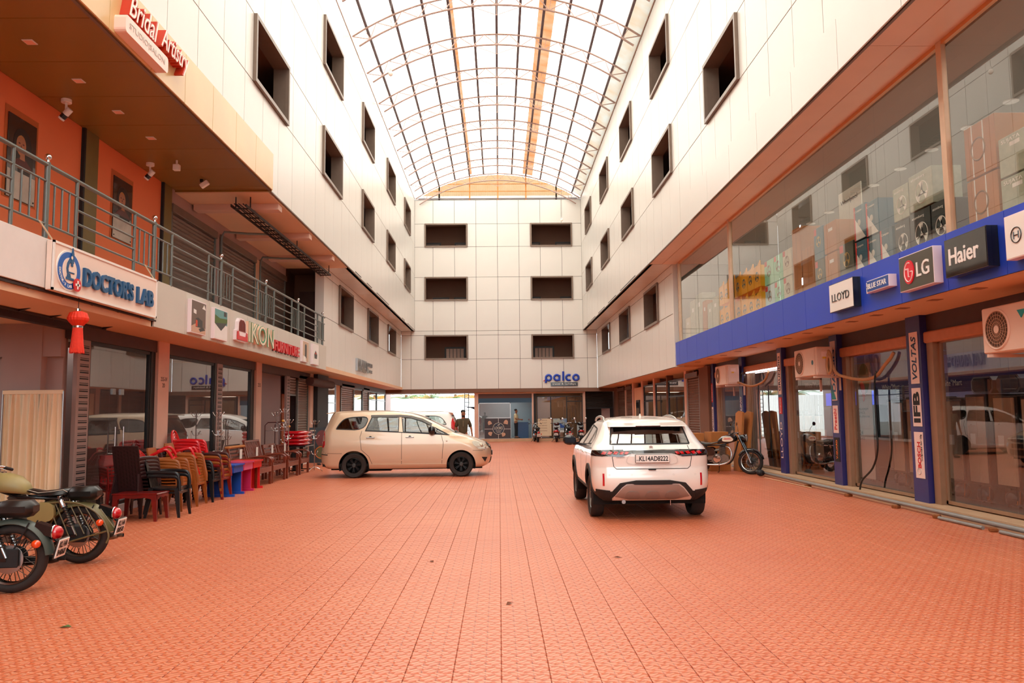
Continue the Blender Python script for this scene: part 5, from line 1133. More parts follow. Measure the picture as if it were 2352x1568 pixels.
# posters inside the travel shop
tp_ = thing('service_poster', 'cream price poster with brown lettering in the travel shop window', 'poster', (0, 46.85, 0)); B().box(2.25, 3.05, 0, .02, .3, 1.3).out('sheet', mat('poster_cream', '#e2c9a8', .5), tp_)
for i in range(5): text('lettering', ('OUR SERVICES', 'AIR TICKET', 'VISA SERVICE', 'TOUR PACKAGE', 'HOTEL BOOKING')[i], mat('print_brown', '#7a3420'), tp_, (2.3, 0, 1.17-.15*i), X_, Z_, .06, .002, w=.5)
t2 = thing('car_poster', 'blue travel poster with a small car in the travel shop window', 'poster', (0, 46.85, 0)); B().box(3.15, 3.95, 0, .02, .5, 1.3).out('sheet', mat('poster_sky', '#5f7fb4', .5, col2='#b9bfa8', vs=3), t2); B().prism([(3.3, .75), (3.8, .75), (3.8, .88), (3.7, .9), (3.62, 1.0), (3.42, 1.0), (3.35, .88)], -.004, 0, 'y').out('car_print', bl2, t2); B().box(3.15, 3.95, -.003, 0, .5, .62).out('lower_strip', bx_w, t2)
# dark shutter recess at the end right, with pale board
t = thing('roller_shutter', 'dark closed roller shutter on the end wall right of the travel shop', 'shutter', (0, 0, 0)); b = B(); n = 60
b.strip([(5.1, 47.0+.012*sin(2*pi*i/4), 1.9+1.1*i/n) for i in range(n+1)], [(6.7, 47.0+.012*sin(2*pi*i/4), 1.9+1.1*i/n) for i in range(n+1)]); b.out('curtain', mat('shutter_black', '#2a2422', .5, .3), t); B().box(5.1, 6.7, 46.97, 47.03, 1.86, 1.92).out('bottom_bar', dframe, t)
shell('wall_lobby_side', mauve, (6.1, 6.6, 47.6, 47.7, 0, 2.0)); shell('wall_lobby_dark', dark, (5.1, 7, 49, 49.1, 0, 3))
# ================================================================ VEHICLES
def ring(l, nr=9, nc=6, ns=70, nf=12):
    z, xr, xf, w, rr_, rf, br, bf = l
    rr_ = min(rr_, w*.9, (xf-xr)*.3); rf = min(rf, w*.9, (xf-xr)*.45)
    ryr, ryf = min(rr_*1.0, w*.6), min(rf*.55, w*.6); P_ = []
    for i in range(nr): y = (w-ryr)*i/nr; P_.append((xr+br*(y/w)**2, y))
    xe = xr+br*((w-ryr)/w)**2; xs_, ys_ = xe+rr_, w-ryr
    for i in range(nc): a = pi-pi/2*i/nc; P_.append((xs_+rr_*cos(a), ys_+ryr*sin(a)))
    xfe = xf-bf*((w-ryf)/w)**2; xe2 = xfe-rf; mid = (xs_+xe2)/2; hl = max((xe2-xs_)/2, .01)
    for i in range(ns): x = xs_+(xe2-xs_)*i/ns; P_.append((x, w))
    for i in range(nc): a = pi/2-pi/2*i/nc; P_.append((xe2+rf*cos(a), w-ryf+ryf*sin(a)))
    for i in range(nf+1): y = (w-ryf)*(1-i/nf); P_.append((xf-bf*(y/w)**2, y))
    full = [(x, y, z) for x, y in P_]+[(x, -y, z) for x, y in P_[-2:0:-1]]
    return full
class Body:
    def __init__(s, levels, sub=3):
        L_ = crom(levels, sub); s.rings = [ring(l) for l in L_]; n = len(s.rings[0])
        s.n = n; vs = [p for r in s.rings for p in r]
        fs = [(i*n+k, i*n+(k+1) % n, (i+1)*n+(k+1) % n, (i+1)*n+k) for i in range(len(s.rings)-1) for k in range(n)]
        top = (len(s.rings)-1)*n; h = n//2
        for k in range(h): # close the top across the centre line
            a, b_ = k, (n-k) % n; c, d = k+1, (n-k-1) % n
            f = [top+a, top+c, top+d, top+b_]; f = list(dict.fromkeys(f))
            if len(f) > 2: fs.append(tuple(f))
        s.v = vs; s.f = fs
        s.bvh = BVHTree.FromPolygons([V(p) for p in vs], fs)
        s.holes = []
    def cut(s, poly, ax, side=0):
        s.holes.append((poly, ax, side))
    @staticmethod
    def inside(p, poly):
        x, y = p; c = False; n = len(poly); j = n-1
        for i in range(n):
            xi, yi = poly[i]; xj, yj = poly[j]
            if (yi > y) != (yj > y) and x < (xj-xi)*(y-yi)/(yj-yi)+xi: c = not c
            j = i
        return c
    def mesh_out(s, name, m, parent):
        vs = [V(p) for p in s.v]; fs = list(s.f)
        for poly, ax, side in s.holes:
            pj = (lambda p: (p.x, p.z)) if ax == 'y' else (lambda p: (p.y, p.z))
            bx = (min(p[0] for p in poly), max(p[0] for p in poly), min(p[1] for p in poly), max(p[1] for p in poly))
            keep = []; gone = []
            for f in fs:
                c = sum((vs[i] for i in f), V())/len(f); q = pj(c)
                ok = bx[0] < q[0] < bx[1] and bx[2] < q[1] < bx[3] and ((ax == 'y' and abs(c.y) > .35 and (side == 0 or c.y*side > 0)) or (ax == 'x' and c.x*side > s.midx*side)) and s.inside(q, poly)
                (gone if ok else keep).append(f)
            if not gone: continue
            kv = {i for f in keep for i in f}; bd = {i for f in gone for i in f} & kv
            fs = keep
            for i in bd:
                p = vs[i]; q = V(pj(p)); best = None
                for a in range(len(poly)):
                    A, Bq = V(poly[a]), V(poly[(a+1) % len(poly)]); d = Bq-A; t = max(0, min(1, (q-A).dot(d)/max(d.length_squared, 1e-9))); r_ = A+d*t
                    if best is None or (r_-q).length < (best-q).length: best = r_
                if (best-q).length > .07: continue
                if ax == 'y': s_ = 1 if p.y > 0 else -1; np_ = s.proj(best.x, best.y, 'y', s_)
                else: np_ = s.proj(best.x, best.y, 'x', side)
                if np_: vs[i] = np_[0]
        b = B(); b.v = [tuple(p) for p in vs]; b.f = fs
        me = bpy.data.meshes.new(name); me.from_pydata(b.v, [], b.f); bm = bmesh.new(); bm.from_mesh(me)
        bmesh.ops.delete(bm, geom=[v for v in bm.verts if not v.link_faces], context='VERTS'); bmesh.ops.recalc_face_normals(bm, faces=bm.faces); bm.to_mesh(me); bm.free()
        for p in me.polygons: p.use_smooth = True
        try: me.set_sharp_from_angle(angle=rad(48))
        except Exception: pass
        me.materials.append(m); return link(name, me, parent)
    def proj(s, a, z, ax, side):
        if ax == 'y': h = s.bvh.ray_cast(V((a, side*3, z)), V((0, -side, 0)))
        elif ax == 'z': h = s.bvh.ray_cast(V((a, z, 3)), V((0, 0, -1)))
        else: h = s.bvh.ray_cast(V((s.midx+side*5, a, z)), V((-side, 0, 0)))
        if h[0] is None: return None
        return h[0], h[1]
    def patch(s, name, poly, m, parent, ax='y', side=1, off=.004, th=.0, step=.04, smooth=True, fit=False, **k):
        """skin piece with the outline poly laid on the body, offset outwards"""
        vs2 = [V(p) for p in poly]; n = len(vs2)
        x0, x1 = min(p.x for p in vs2), max(p.x for p in vs2); z0, z1 = min(p.y for p in vs2), max(p.y for p in vs2)
        o = []
        for i in range(n):
            a, b_ = vs2[i], vs2[(i+1) % n]; q = max(1, int((b_-a).length/step))
            for t in range(q): o.append(a.lerp(b_, t/q))
        ins = []; x = x0+step/2
        while x < x1:
            z = z0+step/2
            while z < z1:
                if s.inside((x, z), poly) and min((V((x, z))-p).length for p in o) > step*.4: ins.append(V((x, z)))
                z += step
            x += step
        m_ = len(o); r_ = delaunay_2d_cdt(o+ins, [(i, (i+1) % m_) for i in range(m_)], [], 1, 1e-5)
        P_, F_ = r_[0], r_[2]; out = []; nrm = []
        for p in P_:
            h = s.proj(p.x, p.y, ax, side)
            if h is None:
                q = V((p.x, side*.6, p.y)) if ax == 'y' else V((s.midx+side*2, p.x, p.y)); h = s.bvh.find_nearest(q); h = (h[0], h[1])
            nn = h[1]
            d = V((0, side, 0)) if ax == 'y' else V((side, 0, 0)) if ax == 'x' else V((0, 0, 1))
            if nn.dot(d) < 0: nn = -nn
            out.append(h[0]+nn*off); nrm.append(nn)
        if fit:
            import numpy as np
            ai = 1 if ax == 'y' else 0; bi = 0 if ax == 'y' else 1
            A_ = np.array([[1, p[bi], p.z, p[bi]**2, p.z**2, p[bi]*p.z, p[bi]**3, p.z*p[bi]**2] for p in out]); d_ = np.array([p[ai] for p in out]); c_, *_ = np.linalg.lstsq(A_, d_, rcond=None); f_ = A_ @ c_
            for p, q in zip(out, f_): p[ai] = float(q)
        b = B(); b.add(out, F_)
        if th:
            orig = r_[3]; em = {}
            for f in F_:
                for i in range(len(f)):
                    e_ = (f[i], f[(i+1) % len(f)]); em[frozenset(e_)] = em.get(frozenset(e_), 0)+1
            bd = [tuple(e_) for e_, c in em.items() if c == 1]; k0 = len(b.v); idx = {}
            for e_ in bd:
                for i in e_:
                    if i not in idx: idx[i] = len(b.v); b.v.append(tuple(out[i]-nrm[i]*th))
                b.f.append((e_[0], e_[1], idx[e_[1]], idx[e_[0]]))
        return b.out(name, m, parent, smooth=40 if smooth else 0, **k)
    def line(s, name, pts, wd, m, parent, ax='y', side=1, off=.002, step=.05):
        """thin strip following the body (panel gaps, mouldings)"""
        o = []
        for a, b_ in zip(pts, pts[1:]):
            a, b_ = V(a), V(b_); q = max(1, int((b_-a).length/step))
            for t in range(q): o.append(a.lerp(b_, t/q))
        o.append(V(pts[-1])); L_, R_2 = [], []
        for i, p in enumerate(o):
            d = (o[min(i+1, len(o)-1)]-o[max(i-1, 0)]); d.normalize(); nn = V((-d.y, d.x))
            for lst, sg_ in ((L_, 1), (R_2, -1)):
                q = p+nn*wd/2*sg_; h = s.proj(q.x, q.y, ax, side)
                if h is None: lst.append(None); continue
                n3 = h[1]; dd_ = V((0, side, 0)) if ax == 'y' else V((side, 0, 0)) if ax == 'x' else V((0, 0, 1))
                if n3.dot(dd_) < 0: n3 = -n3
                lst.append(h[0]+n3*off)
        ok = [i for i in range(len(o)) if L_[i] is not None and R_2[i] is not None]
        if len(ok) < 2: return None
        return B().strip([L_[i] for i in ok], [R_2[i] for i in ok]).out(name, m, parent)
rim_black = mat('alloy_black', '#121212', .3, .6); well = mat('wheel_well', '#0d0c0c', .9); gap_m = mat('panel_gap', '#1b1613', .8)
car_glass = glass('car_glass', (.42, .45, .42), .1, 1.4); car_glass_d = glass('car_glass_dark', (.12, .12, .12), .12, 1.4)
trimb = mat('black_trim', '#19191b', .5); lamp_red = mat('lamp_red', '#c0101c', .12, coat=1); lamp_clear = mat('lamp_clear', '#c9c2b4', .1, .35, coat=1); hubc = mat('hub_grey', '#3c3a38', .4, .5)
def wheel(parent, x, y, r, side, spokes=7, rim_r=None, rm=rim_black, tw=.11, nm='wheel'):
    rim_r = rim_r or r*.66
    t = B().lathe([(rim_r, -tw+.02), (r-.03, -tw), (r-.006, -tw+.03), (r, 0), (r-.006, tw-.03), (r-.03, tw), (rim_r, tw-.02), (rim_r-.004, tw-.04), (rim_r-.004, -tw+.04), (rim_r, -tw+.02)], n=48, ax='y', cap=False).out('wheel', rubber, parent, smooth=50); t.location = (x, y, r)
    s_ = side; o = s_*(tw-.035)
    B().lathe([(rim_r, o), (rim_r-.02, o+s_*.012), (rim_r-.03, o-s_*.01), (rim_r-.035, o-s_*.09)], n=40, ax='y', cap=False).out('rim', rm, t, smooth=50)
    B().lathe([(rim_r-.03, o-s_*.06), (.001, o-s_*.06)], n=32, ax='y').out('brake_disc', well, t)
    for k in range(spokes):
        a = 2*pi*k/spokes+.2
        for da in (-.12, .12): B().bar((.04*cos(a), o-s_*.01, .04*sin(a)), ((rim_r-.015)*cos(a+da), o-s_*.005, (rim_r-.015)*sin(a+da)), .022, .02, up=(0, 1, 0)).out('spoke', rm, t)
    B().lathe([(.055, o-s_*.03), (.055, o+s_*.005), (.04, o+s_*.015), (.001, o+s_*.015)], n=20, ax='y').out('hub', hubc, t)
    return t
def wheel_well(b, x, r, z, w, bodyw):
    for s_ in (-1, 1):
        y0, y1 = s_*(bodyw-.02), s_*(bodyw-.34); P_ = arc(x, z, r, -20, 200, 22)
        b.strip([(a, y0, c) for a, c in P_], [(a, y1, c) for a, c in P_]); b.add([(a, y1, c) for a, c in P_], [tuple(range(len(P_)))])
def seat(parent, x, y, m, z=.55):
    B().box(x-.25, x+.25, y-.24, y+.24, z, z+.14, .05).out('seat', m, parent); q = B().box(-.06, .06, -.23, .23, 0, .55, .05); q.box(-.045, .045, -.12, .12, .58, .75, .04); q.xf(M.Translation((x-.24, y, z+.1)) @ M.Rotation(-.2, 4, 'Y')); q.out('seat_back', m, parent)
def mpv(name, label, paint, loc, rz, tinted=True):
    t = thing(name, label, 'car', loc, rz)
    lv = [(.24, -.72, 3.38, .78, .18, .25, .05, .12), (.3, -.84, 3.5, .83, .2, .3, .06, .14), (.42, -.89, 3.56, .855, .22, .35, .07, .16), (.6, -.9, 3.57, .875, .22, .38, .07, .18),
          (.72, -.88, 3.54, .88, .22, .42, .07, .2), (.82, -.87, 3.47, .88, .22, .5, .06, .22), (.9, -.86, 3.34, .875, .22, .6, .06, .25), (.98, -.855, 3.14, .868, .22, .6, .06, .25), (1.05, -.85, 2.93, .86, .2, .5, .06, .2),
          (1.12, -.84, 2.7, .85, .2, .4, .05, .18), (1.2, -.82, 2.54, .835, .2, .35, .05, .16), (1.32, -.77, 2.3, .80, .2, .3, .05, .14), (1.45, -.71, 2.03, .765, .2, .3, .05, .12), (1.56, -.66, 1.78, .73, .2, .3, .05, .12),
          (1.63, -.63, 1.56, .695, .2, .3, .05, .1), (1.68, -.58, 1.3, .63, .2, .3, .04, .1), (1.712, -.45, 1.02, .5, .15, .25, .03, .1), (1.728, -.2, .75, .3, .1, .15, .02, .05), (1.732, .0, .6, .12, .05, .06, 0, 0)]
    b = Body(lv); b.midx = 1.3
    AR, AF = arc(0, .31, .385, -30, 210, 40), arc(2.75, .31, .375, -30, 210, 40)
    AR = [(.385, .1)]+AR[4:-4]+[(-.385, .1)]; AF = [(3.125, .1)]+AF[4:-4]+[(2.375, .1)]
    for A in (AR, AF): b.cut(A, 'y')
    q1 = smoothpoly([(-.47, 1.25), (-.36, 1.42), (-.24, 1.52), (-.05, 1.555), (.385, 1.565), (.23, 1.22), (-.42, 1.25)], 2)
    q2 = [(.29, 1.21), (.45, 1.555), (1.14, 1.545), (1.135, 1.17)]
    q3 = [(1.26, 1.165), (1.22, 1.54), (1.45, 1.52), (1.72, 1.44), (1.98, 1.315), (2.02, 1.125)]
    q4 = [(2.09, 1.12), (2.05, 1.28), (2.2, 1.2), (2.42, 1.085)]
    for q in (q1, q2, q3, q4): b.cut(q, 'y')
    ws = [(-.6, 1.13), (.6, 1.13), (.56, 1.5), (-.56, 1.5)]; b.cut(ws, 'x', 1)
    rs = [(-.62, 1.2), (.62, 1.2), (.56, 1.56), (-.56, 1.56)]; b.cut(rs, 'x', -1)
    b.mesh_out('body', paint, t)
    for s_ in (-1, 1):
        for q, g in ((q1, car_glass_d if tinted else car_glass), (q2, car_glass), (q3, car_glass), (q4, car_glass_d)): b.patch('side_window', q, g, t, 'y', s_, -.008, step=.07, fit=True)
        for q in (q1, q2, q3, q4): b.line('window_seal', q+[q[0]], .022, trimb, t, 'y', s_, .003)
        b.line('belt_moulding', [(.28, 1.2), (1.14, 1.158), (2.45, 1.075)], .02, chrome if not tinted else trimb, t, 'y', s_, .006)
        if tinted:
            b.line('rain_visor', [(.42, 1.575), (1.17, 1.575), (1.45, 1.55), (1.75, 1.465), (1.99, 1.34)], .055, mat('visor_grey', '#5a544e', .25), t, 'y', s_, .012)
        b.line('door_gap', [(.2, 1.2), (.155, 1.05), (.19, .72), (.38, .55), (.47, .34), (1.22, .335)], .01, gap_m, t, 'y', s_)
        b.line('door_gap', [(1.22, 1.16), (1.215, .33)], .01, gap_m, t, 'y', s_)
        b.line('door_gap', [(2.24, 1.07), (2.29, .88), (2.25, .33), (1.22, .33)], .01, gap_m, t, 'y', s_)
        b.line('bumper_gap', [(-.86, .76), (-.72, .64), (-.3, .63)], .008, gap_m, t, 'y', s_); b.line('bumper_gap', [(3.05, .67), (3.3, .66), (3.4, .7)], .008, gap_m, t, 'y', s_)
        b.line('bumper_strip', [(-.88, .62), (-.66, .6)], .022, trimb, t, 'y', s_, .008)
        b.patch('sill', [(.39, .24), (2.37, .24), (2.36, .34), (.42, .35)], paint, t, 'y', s_, .02, th=.03)
        b.line('crease', [(.5, .44), (2.3, .45)], .03, paint, t, 'y', s_, .01)
        for x in (.31, 1.32):
            h0 = b.proj(x+.07, 1.02, 'y', s_)[0].y
            B().box(x, x+.22, h0+s_*.018, h0+s_*.04, 1.015, 1.04, .008).box(x+.02, x+.045, h0-s_*.01, h0+s_*.03, 1.015, 1.04).box(x+.17, x+.2, h0-s_*.01, h0+s_*.03, 1.015, 1.04).out('door_handle', paint if not tinted else steel, t); B().lathe([(.04, h0-s_*.0), (.001, h0-s_*.012)], (x+.11, 0, 1.03), 'y', 16).out('handle_recess', gap_m, t)
        tl = smoothpoly([(-.9, 1.24), (-.755, 1.24), (-.745, 1.1), (-.735, .79), (-.9, .78)], 1); b.patch('tail_lamp', tl, lamp_red, t, 'y', s_, .006, th=.01, step=.03)
        b.patch('tail_lamp_clear', [(-.89, 1.1), (-.76, 1.1), (-.75, .95), (-.88, .95)], lamp_clear, t, 'y', s_, .009, step=.03)
        hl = smoothpoly([(3.02, .905), (3.2, .9), (3.36, .83), (3.46, .72), (3.3, .685), (3.17, .72), (3.06, .82)], 1); b.patch('headlamp', hl, lamp_clear, t, 'y', s_, .006, th=.01, step=.03)
        for x_, z_, r__ in ((3.27, .79, .05), (3.37, .745, .035)):
            h_ = b.proj(x_, z_, 'y', s_)
            if h_: B().sph(h_[0], r__, 12, sy=.5).out('lamp_bulb', mat('lamp_amber_grey', '#b9a58c', .1, .6), t)
        b.patch('fog_recess', [(3.28, .5), (3.43, .49), (3.37, .37)], trimb, t, 'y', s_, .004, step=.03)
        m0 = B().sph((2.0, s_*.98, 1.2), .115, 16, sx=.8, sy=.95, sz=1).out('mirror', black, t, smooth=180); B().bar((2.08, s_*.84, 1.13), (2.03, s_*.98, 1.14), .07, .05).out('mirror_arm', black, t)
        B().sph((2.38, s_*.878, .92), .02, 10).out('side_repeater', lamp_clear, t)
        wheel(t, 0, s_*.76, .32, s_, 7, .2); wheel(t, 2.75, s_*.76, .32, s_, 7, .2)
        B().box(-.34, -.3, s_*.66-.08, s_*.66+.08, .2, .36).out('mud_flap', trimb, t)
    b.patch('windscreen', ws, car_glass, t, 'x', 1, -.008, step=.08, fit=True); b.patch('rear_window', rs, car_glass_d, t, 'x', -1, -.006, step=.08, fit=True)
    b.line('screen_seal', ws+[ws[0]], .03, trimb, t, 'x', 1, .003); b.line('screen_seal', rs+[rs[0]], .03, trimb, t, 'x', -1, .003)
    b.patch('grille', smoothpoly([(-.42, .68), (.42, .68), (.48, .86), (-.48, .86)], 1), trimb, t, 'x', 1, .006); b.line('grille_bar', [(-.45, .77), (.45, .77)], .03, chrome, t, 'x', 1, .02)
    b.patch('lower_grille', [(-.5, .32), (.5, .32), (.45, .48), (-.45, .48)], trimb, t, 'x', 1, .004)
    B().box(3.57, 3.585, -.25, .25, .52, .64).out('number_plate', black, t); B().box(-.905, -.895, -.26, .26, .78, .9).out('rear_plate', white, t)
    s2 = B(); s2.loft([[(-.52, y, 1.7), (-.74, y*1.0, 1.665), (-.745, y, 1.65), (-.55, y, 1.66)] for y in (-.62, -.3, 0, .3, .62)]); s2.out('roof_spoiler', paint, t, smooth=30)
    u = B().box(-.6, 3.3, -.68, .68, .2, .3).box(-.3, .9, -.3, .3, .14, .22); u.out('underbody', well, t)
    ww = B(); wheel_well(ww, 0, .385, .31, 0, .86); wheel_well(ww, 2.75, .375, .31, 0, .86); ww.out('wheel_wells', well, t)
    sm = mat('beige_seat', '#b7a488', .8)
    for x in (.0, .85, 1.65):
        for y in (-.4, .4): seat(t, x, y, sm, .62)
    B().box(2.1, 2.6, -.7, .7, .85, 1.06, .05).out('dashboard', mat('dash', '#4a443c', .8), t); st_ = B().torus(.18, .014, (0, 0, 0), 'x', 24, 6); st_.xf(M.Translation((2.0, -.38, 1.08)) @ M.Rotation(-.4, 4, 'Y')); st_.out('steering_wheel', black, t)
    B().box(-.8, 2.6, -.8, .8, .3, .36).out('cabin_floor', well, t)
    if tinted:
        b.line('wiper', [(-.5, 1.14), (.1, 1.17)], .02, trimb, t, 'x', 1, .02); b.line('wiper', [(.0, 1.14), (.55, 1.2)], .02, trimb, t, 'x', 1, .025)
    return t, b
champagne = mat('champagne_paint', '#cfb295', .3, .3, coat=1, bump=0); pearl = mat('pearl_white_paint', '#f3ece4', .2, .05, coat=1); plainw = mat('solid_white_paint', '#f4f1ec', .22, coat=1)
ang = math.atan2(.12, 2.82)
t_, b_ = mpv('car', 'champagne gold seven-seat people carrier parked broadside with its nose to the right', champagne, (-3.78, 21.55, 0), ang)
# two white cars behind it
t2_, b2_ = mpv('car', 'white multi-seat car parked behind the gold people carrier, tail to the right', plainw, (-2.3, 28.9, 0), pi-.02, tinted=False)
for s_ in (-1, 1): b2_.patch('high_tail_lamp', smoothpoly([(-.8, 1.5), (-.66, 1.5), (-.62, 1.3), (-.66, .95), (-.9, .95), (-.74, 1.28)], 1), lamp_red, t2_, 'y', s_, .012, th=.012, step=.03)
# ---------------- compact white crossover, rear view
def crossover(label, loc, rz):
    t = thing('car', label, 'car', loc, rz)
    lv = [(.29, .16, 3.8, .70, .15, .3, .04, .1), (.36, .07, 3.9, .80, .2, .35, .05, .12), (.46, .02, 3.96, .865, .24, .4, .06, .14), (.6, .0, 3.98, .885, .25, .42, .06, .16), (.74, .02, 3.99, .885, .25, .45, .06, .18),
          (.8, .035, 3.98, .885, .25, .5, .05, .2), (.9, .03, 3.92, .885, .24, .6, .05, .22), (.97, .03, 3.78, .88, .24, .6, .05, .22), (1.03, .06, 3.5, .872, .24, .55, .05, .22), (1.08, .12, 3.1, .855, .24, .4, .05, .18), (1.13, .19, 2.92, .82, .22, .35, .05, .16),
          (1.21, .26, 2.72, .77, .2, .3, .05, .14), (1.29, .33, 2.5, .725, .18, .3, .05, .12), (1.37, .41, 2.27, .685, .17, .3, .05, .1), (1.43, .49, 2.05, .65, .16, .3, .05, .1), (1.48, .62, 1.85, .59, .15, .25, .05, .1), (1.52, .9, 1.65, .46, .12, .2, .04, .06), (1.54, 1.2, 1.5, .25, .08, .1, .02, .03), (1.545, 1.3, 1.42, .08, .03, .03, 0, 0)]
    b = Body(lv); b.midx = 1.9
    AR, AF = [(1.11, .1)]+arc(.72, .35, .39, -20, 200, 40)+[(.33, .1)], [(3.63, .1)]+arc(3.24, .35, .39, -20, 200, 40)+[(2.85, .1)]
    for A in (AR, AF): b.cut(A, 'y')
    rw = [(-.6, 1.125), (.6, 1.125), (.585, 1.2), (.55, 1.375), (-.55, 1.375), (-.585, 1.2)]; b.cut(rw, 'x', -1)
    wq = [(.72, 1.12), (.68, 1.2), (.95, 1.34), (1.02, 1.35), (1.08, 1.11)]; wr = [(1.13, 1.1), (1.06, 1.355), (1.75, 1.4), (1.82, 1.08)]; wf = [(1.9, 1.075), (1.85, 1.4), (2.1, 1.34), (2.55, 1.14), (2.62, 1.06)]
    for q in (wq, wr, wf): b.cut(q, 'y')
    wsn = [(-.6, 1.13), (.6, 1.13), (.5, 1.42), (-.5, 1.42)]; b.cut(wsn, 'x', 1)
    b.mesh_out('body', pearl, t)
    gd = glass('crossover_rear_glass', (.1, .1, .1), .28, 1.5)
    b.patch('rear_window', rw, gd, t, 'x', -1, .001, step=.06, fit=True); b.line('window_seal', rw+[rw[0]], .02, trimb, t, 'x', -1, .004)
    b.patch('windscreen', wsn, car_glass, t, 'x', 1, -.004, step=.08)
    B().loft([[(.31+.12*y*y, y, 1.40), (.30+.12*y*y, y, 1.385), (.46, y, 1.385), (.62, y, 1.462)] for y in (-.6, -.55, -.25, 0, .25, .55, .6)]).out('roof_spoiler', pearl, t, smooth=30)
    B().box(.37, .47, -.52, .52, 1.375, 1.383).out('spoiler_underside', trimb, t); B().box(.295, .31, -.19, .19, 1.387, 1.398).out('stop_lamp', mat('lamp_dark_red', '#4a1014', .2), t)
    sd = mat('plastic_cladding', '#1c1a1a', .65, bump=.1, bs=120)
    # full-width light bar and lamps
    b.patch('light_bar', [(-.74, .955), (-.45, .945), (-.3, .99), (.3, .99), (.45, .945), (.74, .955), (.76, 1.04), (.4, 1.045), (-.4, 1.045), (-.76, 1.04)], mat('lamp_smoked', '#16080a', .08, coat=1), t, 'x', -1, .008, th=.012, step=.04)
    b.line('chrome_strip', [(-.42, 1.035), (.42, 1.035)], .01, chrome, t, 'x', -1, .011)
    for s_ in (-1, 1):
        for k in range(3): x = s_*(.70-.085*k); b.patch('tail_lamp_segment', [(x-.0, .975), (x+s_*.05, .985), (x+s_*.02, 1.02), (x-s_*.035, 1.01)][::s_], lamp_red, t, 'x', -1, .014, step=.03)
        for k in range(2): x = s_*(.44-.07*k); b.patch('tail_lamp_segment', [(x, .975), (x+s_*.045, .98), (x+s_*.02, 1.015), (x-s_*.03, 1.01)][::s_], lamp_red, t, 'x', -1, .014, step=.03)
        b.patch('tail_lamp_side', [(.05, .95), (.3, .965), (.27, 1.035), (.1, 1.04)], mat('lamp_smoked'), t, 'y', s_, .008, th=.01, step=.03)
        b.patch('reflector', [(s_*.725-.013, .52), (s_*.725+.013, .52), (s_*.725+.013, .7), (s_*.725-.013, .7)], lamp_red, t, 'x', -1, .008, th=.01, step=.03)
        for x in (.64, .31): h = b.proj(s_*x, .68, 'x', -1)[0]; B().torus(.012, .0015, (h.x-.002, h.y, h.z), 'x', 16, 4).out('parking_sensor', mat('print_grey'), t)
        b.patch('side_window', wq, car_glass_d, t, 'y', s_, -.006, step=.06, fit=True); b.patch('side_window', wr, car_glass_d, t, 'y', s_, -.006, step=.06, fit=True); b.patch('side_window', wf, car_glass_d, t, 'y', s_, -.006, step=.06, fit=True)
        for q in (wq, wr, wf): b.line('window_seal', q+[q[0]], .022, trimb, t, 'y', s_, .003)
        b.line('window_trim', [(.68, 1.1), (1.8, 1.07), (2.65, 1.045)], .015, chrome, t, 'y', s_, .006)
        for A0, cx_ in ((AR, .72), (AF, 3.24)):
            q = arc(cx_, .35, .39, -10, 190, 30)+arc(cx_, .35, .47, 190, -10, 30); b.patch('arch_cladding', q, sd, t, 'y', s_, .012, th=.02, step=.05)
        b.patch('sill_cladding', [(1.12, .28), (2.84, .28), (2.84, .42), (1.12, .42)], sd, t, 'y', s_, .014, th=.02)
        b.patch('corner_cladding', [(.02, .29), (.36, .29), (.32, .42), (.05, .44)], sd, t, 'y', s_, .01, th=.015)
        b.line('door_gap', [(.95, 1.1), (.9, .95), (1.1, .72), (1.22, .42)], .01, gap_m, t, 'y', s_); b.line('door_gap', [(1.86, 1.07), (1.86, .42)], .01, gap_m, t, 'y', s_); b.line('door_gap', [(2.72, 1.04), (2.78, .8), (2.76, .42)], .01, gap_m, t, 'y', s_)
        for x in (1.2, 2.0): h0 = b.proj(x+.1, .96, 'y', s_)[0].y; B().box(x, x+.2, h0+s_*.012, h0+s_*.035, .95, .98, .008).out('door_handle', pearl, t)
        # quarter bulge, mirrors, rails
        B().tube(crom([(.95, s_*.59, 1.46), (1.1, s_*.575, 1.51), (1.5, s_*.58, 1.54), (2.0, s_*.58, 1.515), (2.2, s_*.575, 1.47)], 4), .018, 8, r2=.022).out('roof_rail', mat('rail_silver', '#a7a39c', .3, .8), t, smooth=180)
        B().sph((2.52, s_*1.02, 1.12), .13, 16, sx=.5, sy=.95, sz=.68).out('mirror', black, t, smooth=180); B().bar((2.55, s_*.86, 1.06), (2.52, s_*.95, 1.06), .06, .05).out('mirror_arm', black, t)
        B().box(2.45, 2.457, s_*1.02-.09, s_*1.02+.09, 1.07, 1.17, .002).out('mirror_glass', mat('mirror_dark_reflection', '#2c2c30', .1, 1), t)  # dark reflection put into the mirror's colour
        wheel(t, .72, s_*.775, .325, s_, 5, .215, mat('alloy_grey', '#77736e', .3, .7), .1); wheel(t, 3.24, s_*.775, .325, s_, 5, .215, mat('alloy_grey'), .1)
    # hatch outline, plate and recess
    b.line('hatch_gap', [(-.56, 1.1), (-.59, .93), (-.57, .8), (-.53, .765), (.53, .765), (.57, .8), (.59, .93), (.56, 1.1)], .009, gap_m, t, 'x', -1, .004)
    rc = smoothpoly([(-.27, .825), (.27, .825), (.385, .85), (.37, .935), (.3, .985), (-.3, .985), (-.37, .935), (-.385, .85)], 1)
    b.line('plate_recess_edge', rc+[rc[0]], .014, mat('pearl_grey', '#d8d0c8', .3, coat=1), t, 'x', -1, .006)  # recess edge drawn as a thin greyer pearl line
    B().box(-.012, .012, -.255, .255, .855, .98, .006).out('plate_frame', trimb, t)
    pl_ = B().box(-.016, -.01, -.25, .25, .86, .975, .003).out('number_plate', white, t)
